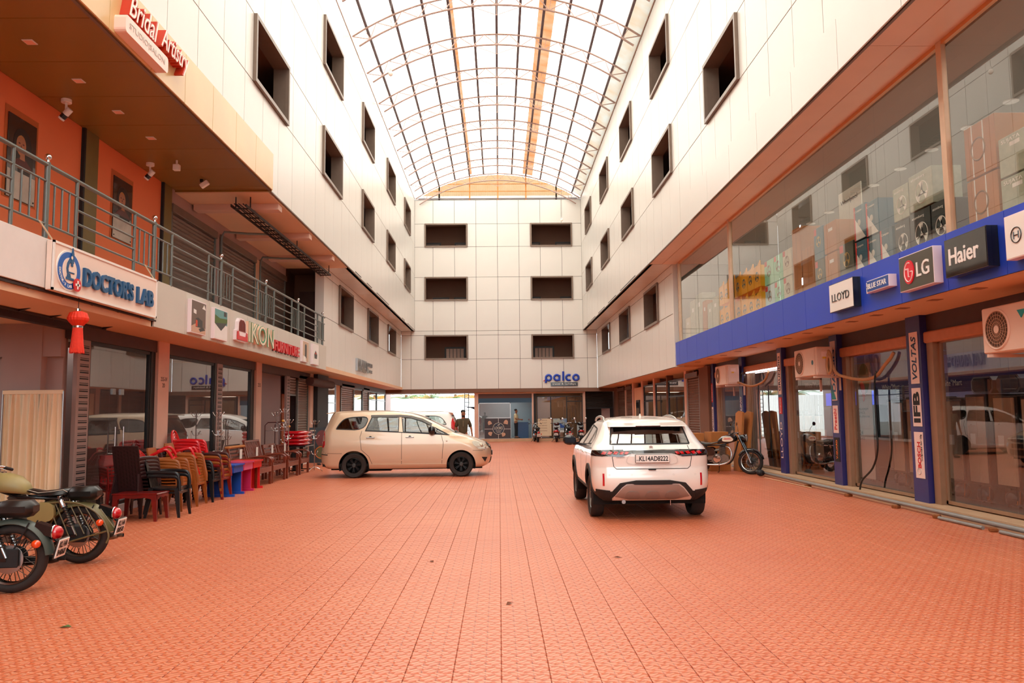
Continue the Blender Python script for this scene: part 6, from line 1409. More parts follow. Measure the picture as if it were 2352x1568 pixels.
    text('plate_lettering', 'KL14AD8222', blackm, t, (-.017, .2, .882), -Y_, Z_, .072, .002, w=.43, bold=.02)
    text('plate_code', 'IND', mat('badge_navy'), t, (-.017, .24, .885), -Y_, Z_, .018, .002)
    B().box(.0, .02, -.05, .06, .748, .765).out('hatch_button', trimb, t)
    b.patch('bumper_trapezoid', smoothpoly([(-.62, .42), (-.45, .6), (.45, .6), (.62, .42), (.64, .33), (.6, .33), (.42, .545), (.3, .55), (.27, .535), (-.27, .535), (-.3, .55), (-.42, .545), (-.6, .33), (-.64, .33)], 1), sd, t, 'x', -1, .014, th=.02, step=.035)
    sk = mat('skid_silver', '#a89c94', .35, .6)
    b.patch('skid_plate', smoothpoly([(-.6, .31), (-.41, .53), (-.28, .535), (.28, .535), (.41, .53), (.6, .31)], 1), sk, t, 'x', -1, .008, th=.02, step=.035)
    for y0 in (-.42, -.125, .17):
        b.patch('skid_pocket', smoothpoly([(y0, .33), (y0+.04, .44), (y0+.21, .44), (y0+.25, .33)], 1), mat('skid_silver_dark', '#9b9089', .35, .6), t, 'x', -1, .018, th=.008, step=.035)
    b.patch('lower_bumper', [(-.8, .3), (-.64, .3), (-.63, .45), (-.83, .47)], sd, t, 'x', -1, .012, th=.015); b.patch('lower_bumper', [(.64, .3), (.8, .3), (.83, .47), (.63, .45)], sd, t, 'x', -1, .012, th=.015)
    # maker's mark, lettering, antenna
    h = b.proj(0, 1.075, 'x', -1)[0]; e = B()
    for s_ in (-1, 1): e.prism([(h.y+s_*.0, 1.1*1+s_*.0), (h.y-s_*.03, 1.1-.012), (h.y-s_*.03, 1.085), (h.y+s_*.03, 1.085-.012*s_)][:4], h.x-.012, h.x-.004)
    e.v = []; e.f = []
    e.prism([(.0, 1.105), (.035, 1.088), (.012, 1.078), (.032, 1.07), (-.0, 1.052), (-.035, 1.067), (-.012, 1.078), (-.032, 1.087)], h.x-.014, h.x-.003); e.out('emblem', chrome, t)
    text('model_lettering', 'TAISOR', chrome, t, (b.proj(.48, .93, 'x', -1)[0].x-.006, .54, .925), -Y_, Z_, .016, .003, w=.14)
    B().loft([[(1.0, .022, 1.5), (1.12, .02, 1.5), (1.12, -.02, 1.5), (1.0, -.022, 1.5)], [(.99, .006, 1.58), (1.02, .006, 1.58), (1.02, -.006, 1.58), (.99, -.006, 1.58)]]).out('antenna', pearl, t)
    u = B().box(.35, 3.7, -.68, .68, .22, .32).box(.55, .9, -.6, .6, .26, .34); u.out('underbody', well, t); B().cyl((.15, .42, .27), (.35, .42, .27), .03, 12).out('exhaust', steel, t)
    B().cyl((.1, -.27, .22), (.1, -.27, .3), .006, 6).out('tow_pin', chrome, t)
    ww = B(); wheel_well(ww, .72, .39, .35, 0, .875); wheel_well(ww, 3.24, .39, .35, 0, .875); ww.out('wheel_wells', well, t)
    for x in (1.2, 2.0):
        for y in (-.36, .36): seat(t, x, y, mat('dark_seat', '#22201f', .8), .5)
    B().box(2.5, 2.9, -.65, .65, .8, 1.03, .05).out('dashboard', mat('dash'), t)
    return t
crossover('pearl white crossover seen from behind with a black-trimmed bumper', (2.27, 11.9, 0), pi/2-.005)
# ================================================================ MOTORCYCLES
def bike(label, loc, rz, paint, fpaint, plate=None, guard=False, tank_panel=None, group=None, seatm=None, exh=chrome, detail=True, wheelbase=1.38, mirrors=True):
    t = thing('motorcycle', label, 'motorcycle', loc, rz, group); R_ = .315; wb_ = wheelbase; seatm = seatm or mat('seat_vinyl', '#14110f', .35, bump=.05)
    for x, nm in ((0, 'rear'), (wb_, 'front')):
        w = B().torus(R_-.048, .048, (0, 0, 0), 'y', 48, 10, .052).out('wheel', rubber, t, smooth=180); w.location = (x, 0, R_)
        B().lathe([(.218, -.04), (.235, -.045), (.228, -.02), (.215, 0), (.228, .02), (.235, .045), (.218, .04)], n=40, ax='y', cap=False).out('rim', mat('rim_steel', '#9d958c', .2, 1), w, smooth=60)
        hb = B().lathe([(.001, -.07), (.06, -.07), (.075, -.055), (.075, .055), (.06, .07), (.001, .07)], n=24, ax='y').out('hub', hubc, w)
        sp_ = B()
        for k in range(36):
            a = 2*pi*k/36; a2 = a+(.35 if k % 2 else -.35); s_ = 1 if (k//2) % 2 else -1; sp_.bar((.07*cos(a2), s_*.05, .07*sin(a2)), (.225*cos(a), 0, .225*sin(a)), .0055, .0055)
        sp_.out('spokes', mat('spoke_steel', '#5a544e', .35, .8), w, kind='stuff')
        B().lathe([(.13, .075), (.13, .08), (.07, .085), (.07, .075)], n=28, ax='y', cap=False).out('brake_disc', steel, w)
        if nm == 'rear': B().lathe([(.1, -.085), (.1, -.075), (.06, -.07)], n=28, ax='y').out('sprocket', blackm, w)
    def fender(x, a0, a1, r, wd, m):
        P_ = [(x+r*cos(rad(a)), R_+r*sin(rad(a)), rad(a)) for a in [a0+(a1-a0)*i/24 for i in range(25)]]
        secs = []
        for X, Z, a in P_:
            n_ = V((cos(a), 0, sin(a))); p = V((X, 0, Z)); row = []
            for k in range(9): u = -1+k/4; row.append(p+Y_*wd*sin(u*1.35)-n_*.055*(1-cos(u*1.35)))
            for k in range(8, -1, -1): u = -1+k/4; row.append(p+Y_*(wd-.006)*sin(u*1.35)-n_*(.006+.055*(1-cos(u*1.35))))
            secs.append(row)
        return B().loft(secs).out('mudguard', m, t, smooth=50)
    fender(0, 175, 5, .365, .085, fpaint); fender(0, 5, -34, .365, .085, fpaint)
    fender(wb_, 150, 12, .352, .07, fpaint)
    # stays, guard rods
    for s_ in (-1, 1): B().tube([(0, s_*.09, R_), (-.17, s_*.085, R_+.33)], .007, 6).tube([(wb_, s_*.075, R_), (wb_+.1, s_*.075, R_+.33)], .006, 6).tube([(wb_, s_*.075, R_), (wb_+.32, s_*.07, R_+.16)], .006, 6).out('mudguard_stay', blackm, t)
    if guard:
        for i in range(8):
            x = .3-.08*i; B().tube([(x, .13, R_+.36-.01*i), (x-.16, .14, R_-.02+.015*i)], .006, 6).out('guard_rod', mat('olive_rod', '#6e5f3c', .4), t)
        B().tube(crom([(.38, .13, R_+.36), (.0, .135, R_+.36), (-.26, .14, R_+.22), (-.36, .14, R_+.02), (-.34, .14, R_-.08)], 4), .011, 8).tube([(.2, .14, R_-.1), (-.34, .14, R_+.05)], .01, 8).out('guard_frame', mat('olive_rod'), t)
    # shocks
    for s_ in (-1, 1):
        a, b_ = V((.0, s_*.12, R_+.02)), V((.17, s_*.12, R_+.4)); B().tube([a, b_], .014, 8).out('shock_absorber', steel, t)
        d = b_-a; sp_ = [a+d*(.25+.6*i/60)+V((cos(i*.9)*.03, sin(i*.9)*.03, 0)) for i in range(61)]; B().tube(sp_, .006, 5).out('spring', blackm, t); B().tube([a+d*.78, a+d*.97], .034, 12).out('shock_cover', chrome, t)
    # frame
    fr = B(); fr.tube([(.17, -.1, .72), (.65, -.08, .74), (1.05, 0, .86)], .017, 8).tube([(.17, .1, .72), (.65, .08, .74), (1.05, 0, .86)], .017, 8)
    fr.tube(crom([(1.08, 0, .84), (1.0, 0, .55), (.9, 0, .32), (.75, 0, .25), (.4, 0, .28), (.3, 0, .5), (.25, 0, .72)], 4), .02, 8).out('frame', black, t, smooth=180)
    for s_ in (-1, 1): B().bar((0, s_*.1, R_), (.42, s_*.1, R_+.03), .05, .03).out('swing_arm', black, t)
    B().box(-.1, .42, .105, .12, R_-.07, R_+.1, .02).out('chain_guard', blackm, t)
    # engine
    en = mat('engine_alloy', '#8f8c86', .3, .8, var=.15, vs=10)
    B().tube([(.55, -.13, .38), (.55, .13, .38)], .14, 20).out('crankcase', en, t, smooth=50); B().tube([(.74, -.12, .38), (.74, .12, .38)], .12, 20).tube([(.4, -.1, .4), (.4, .1, .4)], .1, 16).out('gearbox', en, t, smooth=50)
    B().lathe([(.001, -.165), (.09, -.16), (.11, -.14), (.115, -.12)], (.56, 0, .39), 'y', 24).out('clutch_cover', chrome, t, smooth=40)
    B().lathe([(.115, .12), (.11, .15), (.001, .16)], (.6, 0, .39), 'y', 24).out('crank_cover', chrome, t, smooth=40)
    for i in range(9):
        z = .5+.022*i; q = B().box(-.085, .085, -.095, .095, 0, .009); q.xf(M.Translation((.68+.0*i, 0, z)) @ M.Rotation(.12, 4, 'Y')); q.out('cooling_fin', en if detail else blackm, t)
    B().tube([(.67, 0, .5), (.69, 0, .71)], .065, 16).out('cylinder', blackm, t); B().box(.6, .79, -.08, .08, .7, .76, .03).out('cylinder_head', en, t)
    B().tube([(.5, -.03, .6), (.6, -.02, .62)], .035, 12).out('carburettor', en, t)
    # exhaust on the -y (right) side
    B().tube(crom([(.77, -.06, .7), (.88, -.1, .66), (.93, -.13, .5), (.86, -.15, .32), (.65, -.16, .24), (.35, -.165, .235), (.2, -.165, .24)], 5), .021, 10).out('exhaust_pipe', exh, t, smooth=180)
    B().tube([(.25, -.165, .24), (.15, -.165, .245), (-.28, -.17, .27), (-.33, -.17, .272)], [.03, .043, .043, .03], 14).tube([(-.33, -.17, .272), (-.39, -.17, .275)], .022, 12).out('silencer', exh, t, smooth=40)
    B().lathe([(.021, 0), (.016, 0), (.016, .04), (.001, .04)], (-.392, -.17, .275), 'x', 14).out('silencer_tip', well, t)
    # side boxes
    for s_ in (-1, 1): B().prism(smoothpoly([(.22, .48), (.5, .46), (.52, .6), (.42, .69), (.24, .68)], 2), s_*.1, s_*.15, 'y').out('side_box', paint, t, smooth=40)
    # tank
    secs = []
    for x, w, h, z in ((.56, .06, .05, .8), (.6, .1, .085, .82), (.68, .135, .12, .85), (.8, .155, .135, .87), (.92, .155, .13, .885), (1.0, .135, .11, .895), (1.05, .09, .08, .9), (1.07, .04, .04, .9)):
        secs.append([(x, w*cos(a)*(1 if abs(sin(a)) < .9 else 1), z+h*max(-.55, sin(a))) for a in [2*pi*k/24 for k in range(24)]])
    B().loft(secs).out('fuel_tank', paint, t, smooth=60)
    B().lathe([(.03, 0), (.03, .012), (.001, .016)], (.86, 0, 1.005), 'z', 16).out('fuel_cap', chrome, t)
    if tank_panel:
        for s_ in (-1, 1):
            P_ = smoothpoly([(.7, .83), (.72, .94), (.84, .96), (.96, .94), (1.0, .88), (.94, .83)], 2); B().prism(P_, s_*.146, s_*.158, 'y').out('tank_panel', tank_panel, t, smooth=40)
            text('tank_lettering', 'ROYAL ENFIELD', redp, t, (.76 if s_ < 0 else .95, s_*.159, .88), (1, 0, 0) if s_ < 0 else (-1, 0, 0), Z_, .035, .002, w=.18)
            B().prism(smoothpoly([(.74, .9), (.92, .92), (.92, .905), (.74, .885)], 1), s_*.158, s_*.16, 'y').out('tank_stripe', redp, t)
    # seats
    secs = []
    for x, w, z0, z1 in ((.12, .1, .76, .8), (.15, .14, .76, .83), (.28, .15, .75, .81), (.42, .13, .76, .8), (.54, .09, .79, .825), (.58, .06, .8, .82)):
        secs.append([(x, -w, z0+.01), (x, -w*.9, z1-.01), (x, -w*.5, z1), (x, 0, z1+.004), (x, w*.5, z1), (x, w*.9, z1-.01), (x, w, z0+.01), (x, w*.8, z0), (x, -w*.8, z0)])
    B().loft(secs).out('rider_seat', seatm, t, smooth=60); B().tube([(s[1][0], s[1][1], s[1][2]) for s in secs], .004, 5).tube([(s[5][0], s[5][1], s[5][2]) for s in secs], .004, 5).out('seat_piping', mat('piping_cream', '#cfc5b4', .6), t)
    B().box(-.19, .13, -.115, .115, .69, .845, .05).out('pillion_seat', seatm, t, smooth=40)
    for s_ in (-1, 1):
        q = B().tube([(.2, s_*.09, .7)]+[(.2+.022*cos(i*.8), s_*.09+.022*sin(i*.8), .7+.0018*i) for i in range(32)], .005, 5); q.out('seat_spring', chrome, t)
    # tail light, plate, indicators (tail along -x)
    B().bar((-.2, 0, .6), (-.36, 0, .545), .1, .09).out('lamp_housing', black, t); B().lathe([(.065, 0), (.066, -.02), (.055, -.05), (.03, -.068), (.001, -.072)], (-.36, 0, .54), 'x', 20).out('tail_lamp', lamp_red, t, smooth=60); B().torus(.066, .007, (-.36, 0, .54), 'x', 24, 6).out('lamp_bezel', chrome, t)
    for s_ in (-1, 1):
        B().tube([(-.27, s_*.05, .46), (-.27, s_*.13, .46)], .008, 6).out('indicator_stalk', black, t); B().sph((-.27, s_*.16, .46), .038, 14, sx=1.1).out('indicator', mat('lamp_amber', '#e84a12', .15, coat=1), t, smooth=180)
    q = B().box(-.01, 0, -.105, .105, -.085, .085, .003); mw = M.Translation((-.425, 0, .4)) @ M.Rotation(-.25, 4, 'Y'); q.xf(mw); q.out('number_plate', white, t)
    q = B().box(0, .012, -.115, .115, -.095, .095, .003); q.xf(mw); q.out('plate_holder', black, t)
    if plate:
        for i, s_ in enumerate(plate): text('plate_lettering', s_, blackm, t, mw @ V((-.011, .085, .01-.075*i)), mw.to_3x3() @ -Y_, mw.to_3x3() @ Z_, .058, .002, w=.165, bold=.02)
    B().tube([(-.27, 0, .52), (-.4, 0, .46)], .015, 6).out('plate_bracket', black, t)
    # front end
    for s_ in (-1, 1):
        B().tube([(wb_+.02, s_*.085, R_-.02), (1.28, s_*.085, .62), (1.1, s_*.085, 1.0)], [.026, .024, .022], 10).out('fork_leg', steel if detail else black, t, smooth=60); B().tube([(1.3, s_*.085, .56), (1.13, s_*.085, .94)], .031, 12).out('fork_shroud', black, t)
    B().lathe([(.001, .07), (.085, .06), (.1, .03), (.1, -.02), (.08, -.09), (.04, -.14), (.001, -.15)], (1.24, 0, .92), 'x', 24).out('headlamp', black, t, smooth=60); B().lathe([(.09, .066), (.06, .085), (.001, .09)], (1.24, 0, .92), 'x', 24).out('headlamp_lens', lamp_clear, t, smooth=60); B().torus(.093, .009, (1.302, 0, .92), 'x', 28, 6).out('headlamp_bezel', chrome, t)
    B().tube(crom([(1.0, -.38, 1.02), (1.02, -.24, 1.06), (1.09, -.1, 1.05), (1.1, 0, 1.04), (1.09, .1, 1.05), (1.02, .24, 1.06), (1.0, .38, 1.02)], 4), .012, 8).out('handlebar', chrome, t, smooth=180)
    for s_ in (-1, 1):
        B().tube([(.99, s_*.4, 1.015), (1.01, s_*.28, 1.045)], .018, 10).out('grip', blackm, t); B().tube([(1.05, s_*.25, 1.05), (1.1, s_*.3, 1.04), (1.08, s_*.42, 1.01)], .006, 6).out('lever', steel, t)
        if mirrors: B().tube(crom([(1.04, s_*.24, 1.06), (1.03, s_*.27, 1.16), (1.0, s_*.33, 1.24)], 4), .006, 6).out('mirror_stem', black, t); B().lathe([(.001, -.012), (.045, -.01), (.05, 0)], (.995, s_*.35, 1.27), 'x', 20).out('mirror', black, t); B().lathe([(.046, -.013), (.001, -.0135)], (.995, s_*.35, 1.27), 'x', 20).out('mirror_glass', mat('mirror_bright', '#e8e8ea', .05, 1), t)
    B().tube([(1.08, -.05, 1.03), (1.12, -.08, .95), (1.08, -.06, .85)], .006, 5).tube([(1.08, .05, 1.03), (1.14, .08, .95), (1.08, .06, .8)], .006, 5).out('control_cable', blackm, t)
    B().tube([(.55, .14, .2), (.5, .3, .02), (.46, .32, 0.012)], .011, 8).out('side_stand', black, t); B().tube([(.6, -.22, .3), (.6, .22, .3)], .013, 8).out('footpeg', blackm, t)
    return t
sandp = mat('sand_paint', '#a08c58', .45, var=.1, vs=4); sandd = mat('sand_dark_paint', '#7b7048', .45, var=.15, vs=4); gbp = mat('gun_grey_paint', '#5d6450', .4, var=.12, vs=4); blp = mat('bike_black_paint', '#0f1012', .15, coat=1)
bike('sand coloured classic motorcycle by the curtain, farther of the left pair', (-4.67, 9.1, 0), pi+.04, sandp, sandd, ('KL14A', '8858'), guard=True, mirrors=False, exh=mat('dull_steel', '#8a7a6a', .35, .9))
bike('dark green grey classic motorcycle nearest the camera at the left edge', (-4.53, 7.62, 0), pi+.1, gbp, mat('gun_grey_dark', '#4c534c', .4), ('KL14A', 'B4060'), mirrors=False, exh=mat('exhaust_black', '#2a2826', .35, .6), seatm=mat('seat_brown_black', '#1e1512', .4, bump=.05))
bike('black classic motorcycle with a cream tank panel beside the right glass front', (5.2, 21.1, 0), math.atan2(-.66, 1.22), blp, blp, ('KL14', 'X 778'), tank_panel=mat('tank_cream', '#eadfc9', .3, coat=.6), group=None)
def scooter(label, loc, rz, m, plate=('KL14', 'Y 411')):
    t = thing('scooter', label, 'scooter', loc, rz)
    for x in (0, 1.22): w = B().torus(.175, .05, (0, 0, 0), 'y', 32, 8).out('wheel', rubber, t, smooth=180); w.location = (x, 0, .225); B().lathe([(.135, -.04), (.06, -.05), (.001, -.05), (.001, .05), (.06, .05), (.135, .04)], n=24, ax='y').out('rim', mat('rim_grey', '#6c6864', .3, .8), w)
    secs = []
    for x, w, z0, z1 in ((-.35, .05, .52, .62), (-.3, .13, .45, .72), (-.1, .18, .36, .76), (.2, .19, .34, .76), (.38, .15, .34, .7), (.45, .1, .34, .5)):
        secs.append([(x, w*cos(a), (z0+z1)/2+(z1-z0)/2*sin(a)) for a in [2*pi*k/18 for k in range(18)]])
    B().loft(secs).out('rear_body', m, t, smooth=60); B().box(.4, .85, -.17, .17, .28, .33, .02).out('footboard', blackm, t)
    q = B().prism(smoothpoly([(.83, .28), (.93, .3), (1.1, .92), (1.02, .95)], 1), -.19, .19, 'y'); q.out('leg_shield', m, t, smooth=40)
    B().box(-.3, .38, -.13, .13, .75, .83, .035).out('seat', blackm, t, smooth=40)
    B().tube([(1.22, .07, .225), (1.15, .07, .45), (1.06, 0, .9)], .022, 8).tube([(1.22, -.07, .225), (1.15, -.07, .45)], .022, 8).out('fork', blackm, t)
    fe_ = [(1.22+.24*cos(rad(a)), .225+.24*sin(rad(a))) for a in range(150, 20, -10)]; B().strip([(x, -.07, z) for x, z in fe_], [(x, .07, z) for x, z in fe_]).out('front_mudguard', m, t)
    B().sph((1.06, 0, 1.0), .13, 14, sx=.9, sy=1.3, sz=.8).out('headlamp_cowl', m, t, smooth=180); B().tube([(.98, -.36, 1.04), (1.04, 0, 1.02), (.98, .36, 1.04)], .015, 8).out('handlebar', blackm, t, smooth=60)
    for s_ in (-1, 1):
        B().tube([(1.0, s_*.26, 1.05), (.98, s_*.32, 1.26)], .006, 6).out('mirror_stem', chrome, t); B().lathe([(.055, 0), (.001, -.01)], (.97, s_*.33, 1.3), 'x', 18).out('mirror_glass', mat('mirror_bright'), t); B().lathe([(.058, .002), (.04, .02), (.001, .025)], (.97, s_*.33, 1.3), 'x', 18).out('mirror', blackm, t)
        B().sph((-.3, s_*.13, .58), .03, 10, sx=.6).out('indicator', mat('lamp_amber'), t)
    B().sph((-.34, 0, .62), .1, 14, sx=.35, sy=1.1, sz=.55).out('tail_lamp', lamp_red, t, smooth=180); B().tube([(-.2, -.07, .78), (-.36, -.08, .84), (-.38, 0, .85), (-.36, .08, .84), (-.2, .07, .78)], .013, 8).out('grab_rail', steel, t, smooth=60)
    q = B().box(-.41, -.4, -.1, .1, .38, .5, .003).out('number_plate', white, t); B().bar((-.3, 0, .5), (-.42, 0, .42), .12, .02).out('plate_bracket', blackm, t); B().bar((-.25, 0, .45), (-.38, 0, .25), .13, .015).out('mud_flap', blackm, t)
    for i, s_ in enumerate(plate): text('plate_lettering', s_, blackm, t, (-.411, .08, .45-.05*i), -Y_, Z_, .036, .001, w=.15)
    B().tube([(.25, -.16, .2), (-.25, -.17, .26)], .045, 12).out('silencer', blackm, t); B().box(-.15, .15, .06, .16, .16, .3, .03).out('engine', mat('engine_alloy'), t); B().tube([(.3, .1, .2), (.2, .28, 0.01)], .012, 6).out('side_stand', blackm, t)
    return t
yb = 45.0
bike('black motorcycle with red tail parked in front of the pier of the travel shop', (2.15, 45.0, 0), pi/2+.1, blp, blp, ('KL14', 'M 229'), detail=False, wheelbase=1.3)
scooter('dark maroon scooter parked in front of the cream price poster', (3.2, 45.0, 0), pi/2-.1, mat('scooter_maroon', '#3a1216', .2, coat=1))
bike('black motorcycle with upright mirrors in front of the blue travel poster', (3.95, 45.3, 0), pi/2+.05, blp, blp, ('KL14', 'T 902'), detail=False, wheelbase=1.3)
scooter('black and red scooter behind the crossover roof line, last of the four', (4.6, 45.0, 0), pi/2-.06, mat('scooter_black', '#181014', .2, coat=1))
scooter('black scooter parked in the dark recess right of the travel shop, only a mirror showing', (5.6, 43.5, 0), pi/2-.4, mat('scooter_black'))

# ================================================================ PLASTIC CHAIRS AND FURNITURE
def armchair(label, m, style='slat', group=None, loc=(0, 0, 0), rz=0, sc=1.0, rot=None):
    """moulded plastic armchair, faces +x, seat at .42"""
    t = thing('plastic_chair', label, 'chair', loc, rz, group, rot=rot)
    W = .25; n = 9; secs = []
    for i in range(n):
        x = -.2+.44*i/(n-1); dz = .02*math.cos(pi*(i/(n-1)-.5))*-1+(-.025*(i/(n-1))**6); w = W*(.88+.12*i/(n-1))
        secs.append([(x, -w, .425+dz), (x, -w*.6, .415+dz), (x, 0, .41+dz), (x, w*.6, .415+dz), (x, w, .425+dz), (x, w, .40+dz), (x, 0, .392+dz), (x, -w, .40+dz)])
    B().loft(secs).box(.22, .245, -W, W, .37, .42, .006).out('seat', m, t, smooth=40)
    lean = lambda z: -.2-.22*(z-.42)
    q = B(); 
    def slab(y0, y1, z0, z1, d=.012):
        q.loft([[(lean(z0)-d, y0, z0), (lean(z0)+d, y0, z0), (lean(z0)+d, y1, z0), (lean(z0)-d, y1, z0)], [(lean(z1)-d, y0, z1), (lean(z1)+d, y0, z1), (lean(z1)+d, y1, z1), (lean(z1)-d, y1, z1)]])
    if style == 'weave': slab(-.225, .225, .4, .86, .012); 
    elif style == 'lattice':
        slab(-.22, -.18, .42, .8); slab(.18, .22, .42, .8); slab(-.2, .2, .78, .86)
        for k in range(5): slab(-.19, .19, .5+.055*k, .525+.055*k, .008)
        for k in range(6): slab(-.15+.055*k, -.13+.055*k, .48, .78, .006)
    elif style == 'round':
        P_ = [(.22*cos(rad(a)), .62+.24*sin(rad(a))) for a in range(-20, 201, 20)]
        q.tube([(lean(.42), .2, .42)]+[(lean(z), y, z) for y, z in P_]+[(lean(.42), -.2, .42)], .02, 8)
        for k in range(5): y = -.14+.07*k; slab(y-.02, y+.02, .44, .82-abs(y)*.4, .006)
        slab(-.2, .2, .6, .64, .007); slab(-.2, .2, .43, .47, .008)
    else:
        slab(-.22, -.18, .42, .84); slab(.18, .22, .42, .84); slab(-.2, .2, .8, .87)
        for k in range(6): y = -.14+.056*k; slab(y-.016, y+.016, .45, .82, .006)
    bk_ = q.out('backrest', m, t)
    if style == 'weave':
        g = B()
        for k in range(12):
            z = .43+.035*k
            for j in range(8): y = -.21+.054*j; zz = z+.012*((j+k) % 2); x_ = lean(zz)-.014; g.add([(x_, y, zz), (x_, y+.05, zz+.02), (x_-.004, y+.045, zz+.03), (x_-.004, y-.005, zz+.01)], [(0, 1, 2, 3)])
        g.out('weave', mat('weave_dark', '#2a1512', .5), bk_, kind='stuff')
    for s_ in (-1, 1):
        y = s_*.245
        B().tube(crom([(lean(.66), s_*.215, .655), (-.12, y, .665), (.12, y, .655), (.22, y, .635), (.255, y, .56), (.26, y, .42)], 3), .013, 8, r2=.028).out('armrest', m, t, smooth=60)
        secs = lambda x0, x1, y0, y1, w0, w1: [[(x0-w0, y0-w0*.5, .41), (x0+w0, y0-w0*.5, .41), (x0+w0, y0+w0*.5, .41), (x0-w0, y0+w0*.5, .41)], [(x1-w1, y1-w1*.5, 0), (x1+w1, y1-w1*.5, 0), (x1+w1, y1+w1*.5, 0), (x1-w1, y1+w1*.5, 0)]]
        B().loft(secs(.225, .27, s_*.235, s_*.265, .035, .02)).out('leg', m, t); B().loft(secs(-.19, -.27, s_*.2, s_*.24, .035, .02)).out('leg', m, t)
    if sc != 1: t.scale = (sc, sc, sc)
    return t
pc_br, pc_dk, pc_bk, pc_tan, pc_red, pc_mar = mat('plastic_brown', '#4a2320', .35, var=.2, vs=12), mat('plastic_dark_brown', '#35191a', .4, var=.15), mat('plastic_black', '#151517', .3), mat('plastic_tan', '#a55a22', .35, var=.25, vs=10), mat('plastic_red', '#d4141c', .25, coat=.4), mat('plastic_maroon', '#8c1a16', .3, coat=.3, var=.25, vs=8)
def stack(n, x, y, rz, m, style, what, group, dz=.075, mlist=None, z0=0, dx=.012):
    t0_ = armchair('%s, bottom of %s' % (what[0], what[1]), m, style, group, (x, y, z0), rz); T_ = tree(t0_)
    for i in range(1, n):
        c = dup(T_, loc=(x+cos(rz)*dx*-i, y+sin(rz)*dx*-i, z0+dz*i), label='%s, %s up in %s' % (what[0], ORD[i], what[1]), mats=mlist[i] if mlist and mlist[i] else None)
# the row, near to far (backs to the shop, fronts to the yard)
stack(6, -5.93, 13.28, pi/2-.15, pc_dk, 'weave', ('dark brown woven-pattern chair', 'the tall dark stack behind the red table'), 'dark brown stacked chairs', .058)
stack(3, -6.3, 13.42, -.8, pc_mar, 'lattice', ('maroon lattice-back chair', 'the small stack at the near end'), 'maroon lattice chairs', .05, z0=.02)
stack(2, -5.42, 13.27, .05, pc_bk, 'slat', ('black plastic armchair', 'the short stack behind the red table'), 'black stacked armchairs', .06)
stack(5, -5.72, 14.1, .08, pc_tan, 'slat', ('tan plastic armchair', 'the nearer tan stack'), 'tan stacked armchairs', .052)
armchair('bright red plastic armchair lying tilted on top of the tan stack', pc_red, 'slat', None, (-5.75, 14.25, .5), rot=(.1, -.5, .2), sc=.85)
stack(5, -6.3, 14.75, .1, pc_br, 'round', ('brown round-back plastic chair', 'the brown stack against the glass'), 'brown round-back chairs', .055, z0=.12)
stack(6, -5.72, 14.85, .05, pc_tan, 'slat', ('pale tan plastic armchair', 'the second tan stack'), 'second stack of tan armchairs', .052)
armchair('small red armchair sitting on the second tan stack', pc_red, 'lattice', None, (-5.7, 14.9, .5), rot=(0, -.3, .2), sc=.8)
stack(4, -6.08, 15.9, .1, pc_red, 'round', ('glossy red round-back chair', 'the red stack against the glass'), 'red round-back chairs', .06, z0=.3)
stack(3, -5.68, 15.55, .02, pc_bk, 'slat', ('black plastic armchair', 'the far black stack before the blue desk'), 'far black armchairs', .055)
stack(5, -5.66, 16.02, .02, pc_mar, 'slat', ('maroon or tan plastic armchair', 'the stack next to the blue desk'), 'maroon and tan armchairs', .055, mlist=[None, {'plastic_maroon': pc_tan}, None, {'plastic_maroon': pc_tan}, {'plastic_maroon': pc_br}])
bb = thing('storage_bin', 'low black plastic bench table behind the red table', 'table', (-6.4, 12.25, 0)); B().box(-.3, .3, -.3, .3, .4, .46, .02).out('top', pc_bk, bb)
for a in (-.25, .25):
    for c in (-.25, .25): B().box(a-.04, a+.04, c-.04, c+.04, 0, .4, .01).out('leg', pc_bk, bb)
# red table
tb_ = thing('plastic_table', 'marbled dark red plastic table with a scalloped apron at the near end of the row', 'table', (-5.66, 12.82, 0)); prt = mat('plastic_table_red', '#7d120d', .3, coat=.4, var=.45, vs=7)
B().box(-.36, .36, -.24, .24, .405, .43, .012).out('top', prt, tb_)
for s_ in (-1, 1):
    P_ = [(-.33, .41), (-.33, .33), (-.25, .345), (-.15, .365), (0, .35), (.15, .365), (.25, .345), (.33, .33), (.33, .41)]
    B().prism(P_, s_*.225, s_*.235, 'y').out('apron', prt, tb_); B().prism([(a*.62, b_) for a, b_ in P_], s_*.335, s_*.35, 'x').out('apron', prt, tb_)
    for c in (-1, 1): B().loft([[(s_*.29-.04, c*.2-.035, .41), (s_*.29+.045, c*.2-.035, .41), (s_*.29+.045, c*.2+.035, .41), (s_*.29-.04, c*.2+.035, .41)], [(s_*.33-.02, c*.22-.018, 0), (s_*.33+.022, c*.22-.018, 0), (s_*.33+.022, c*.22+.018, 0), (s_*.33-.02, c*.22+.018, 0)]]).out('leg', prt, tb_)
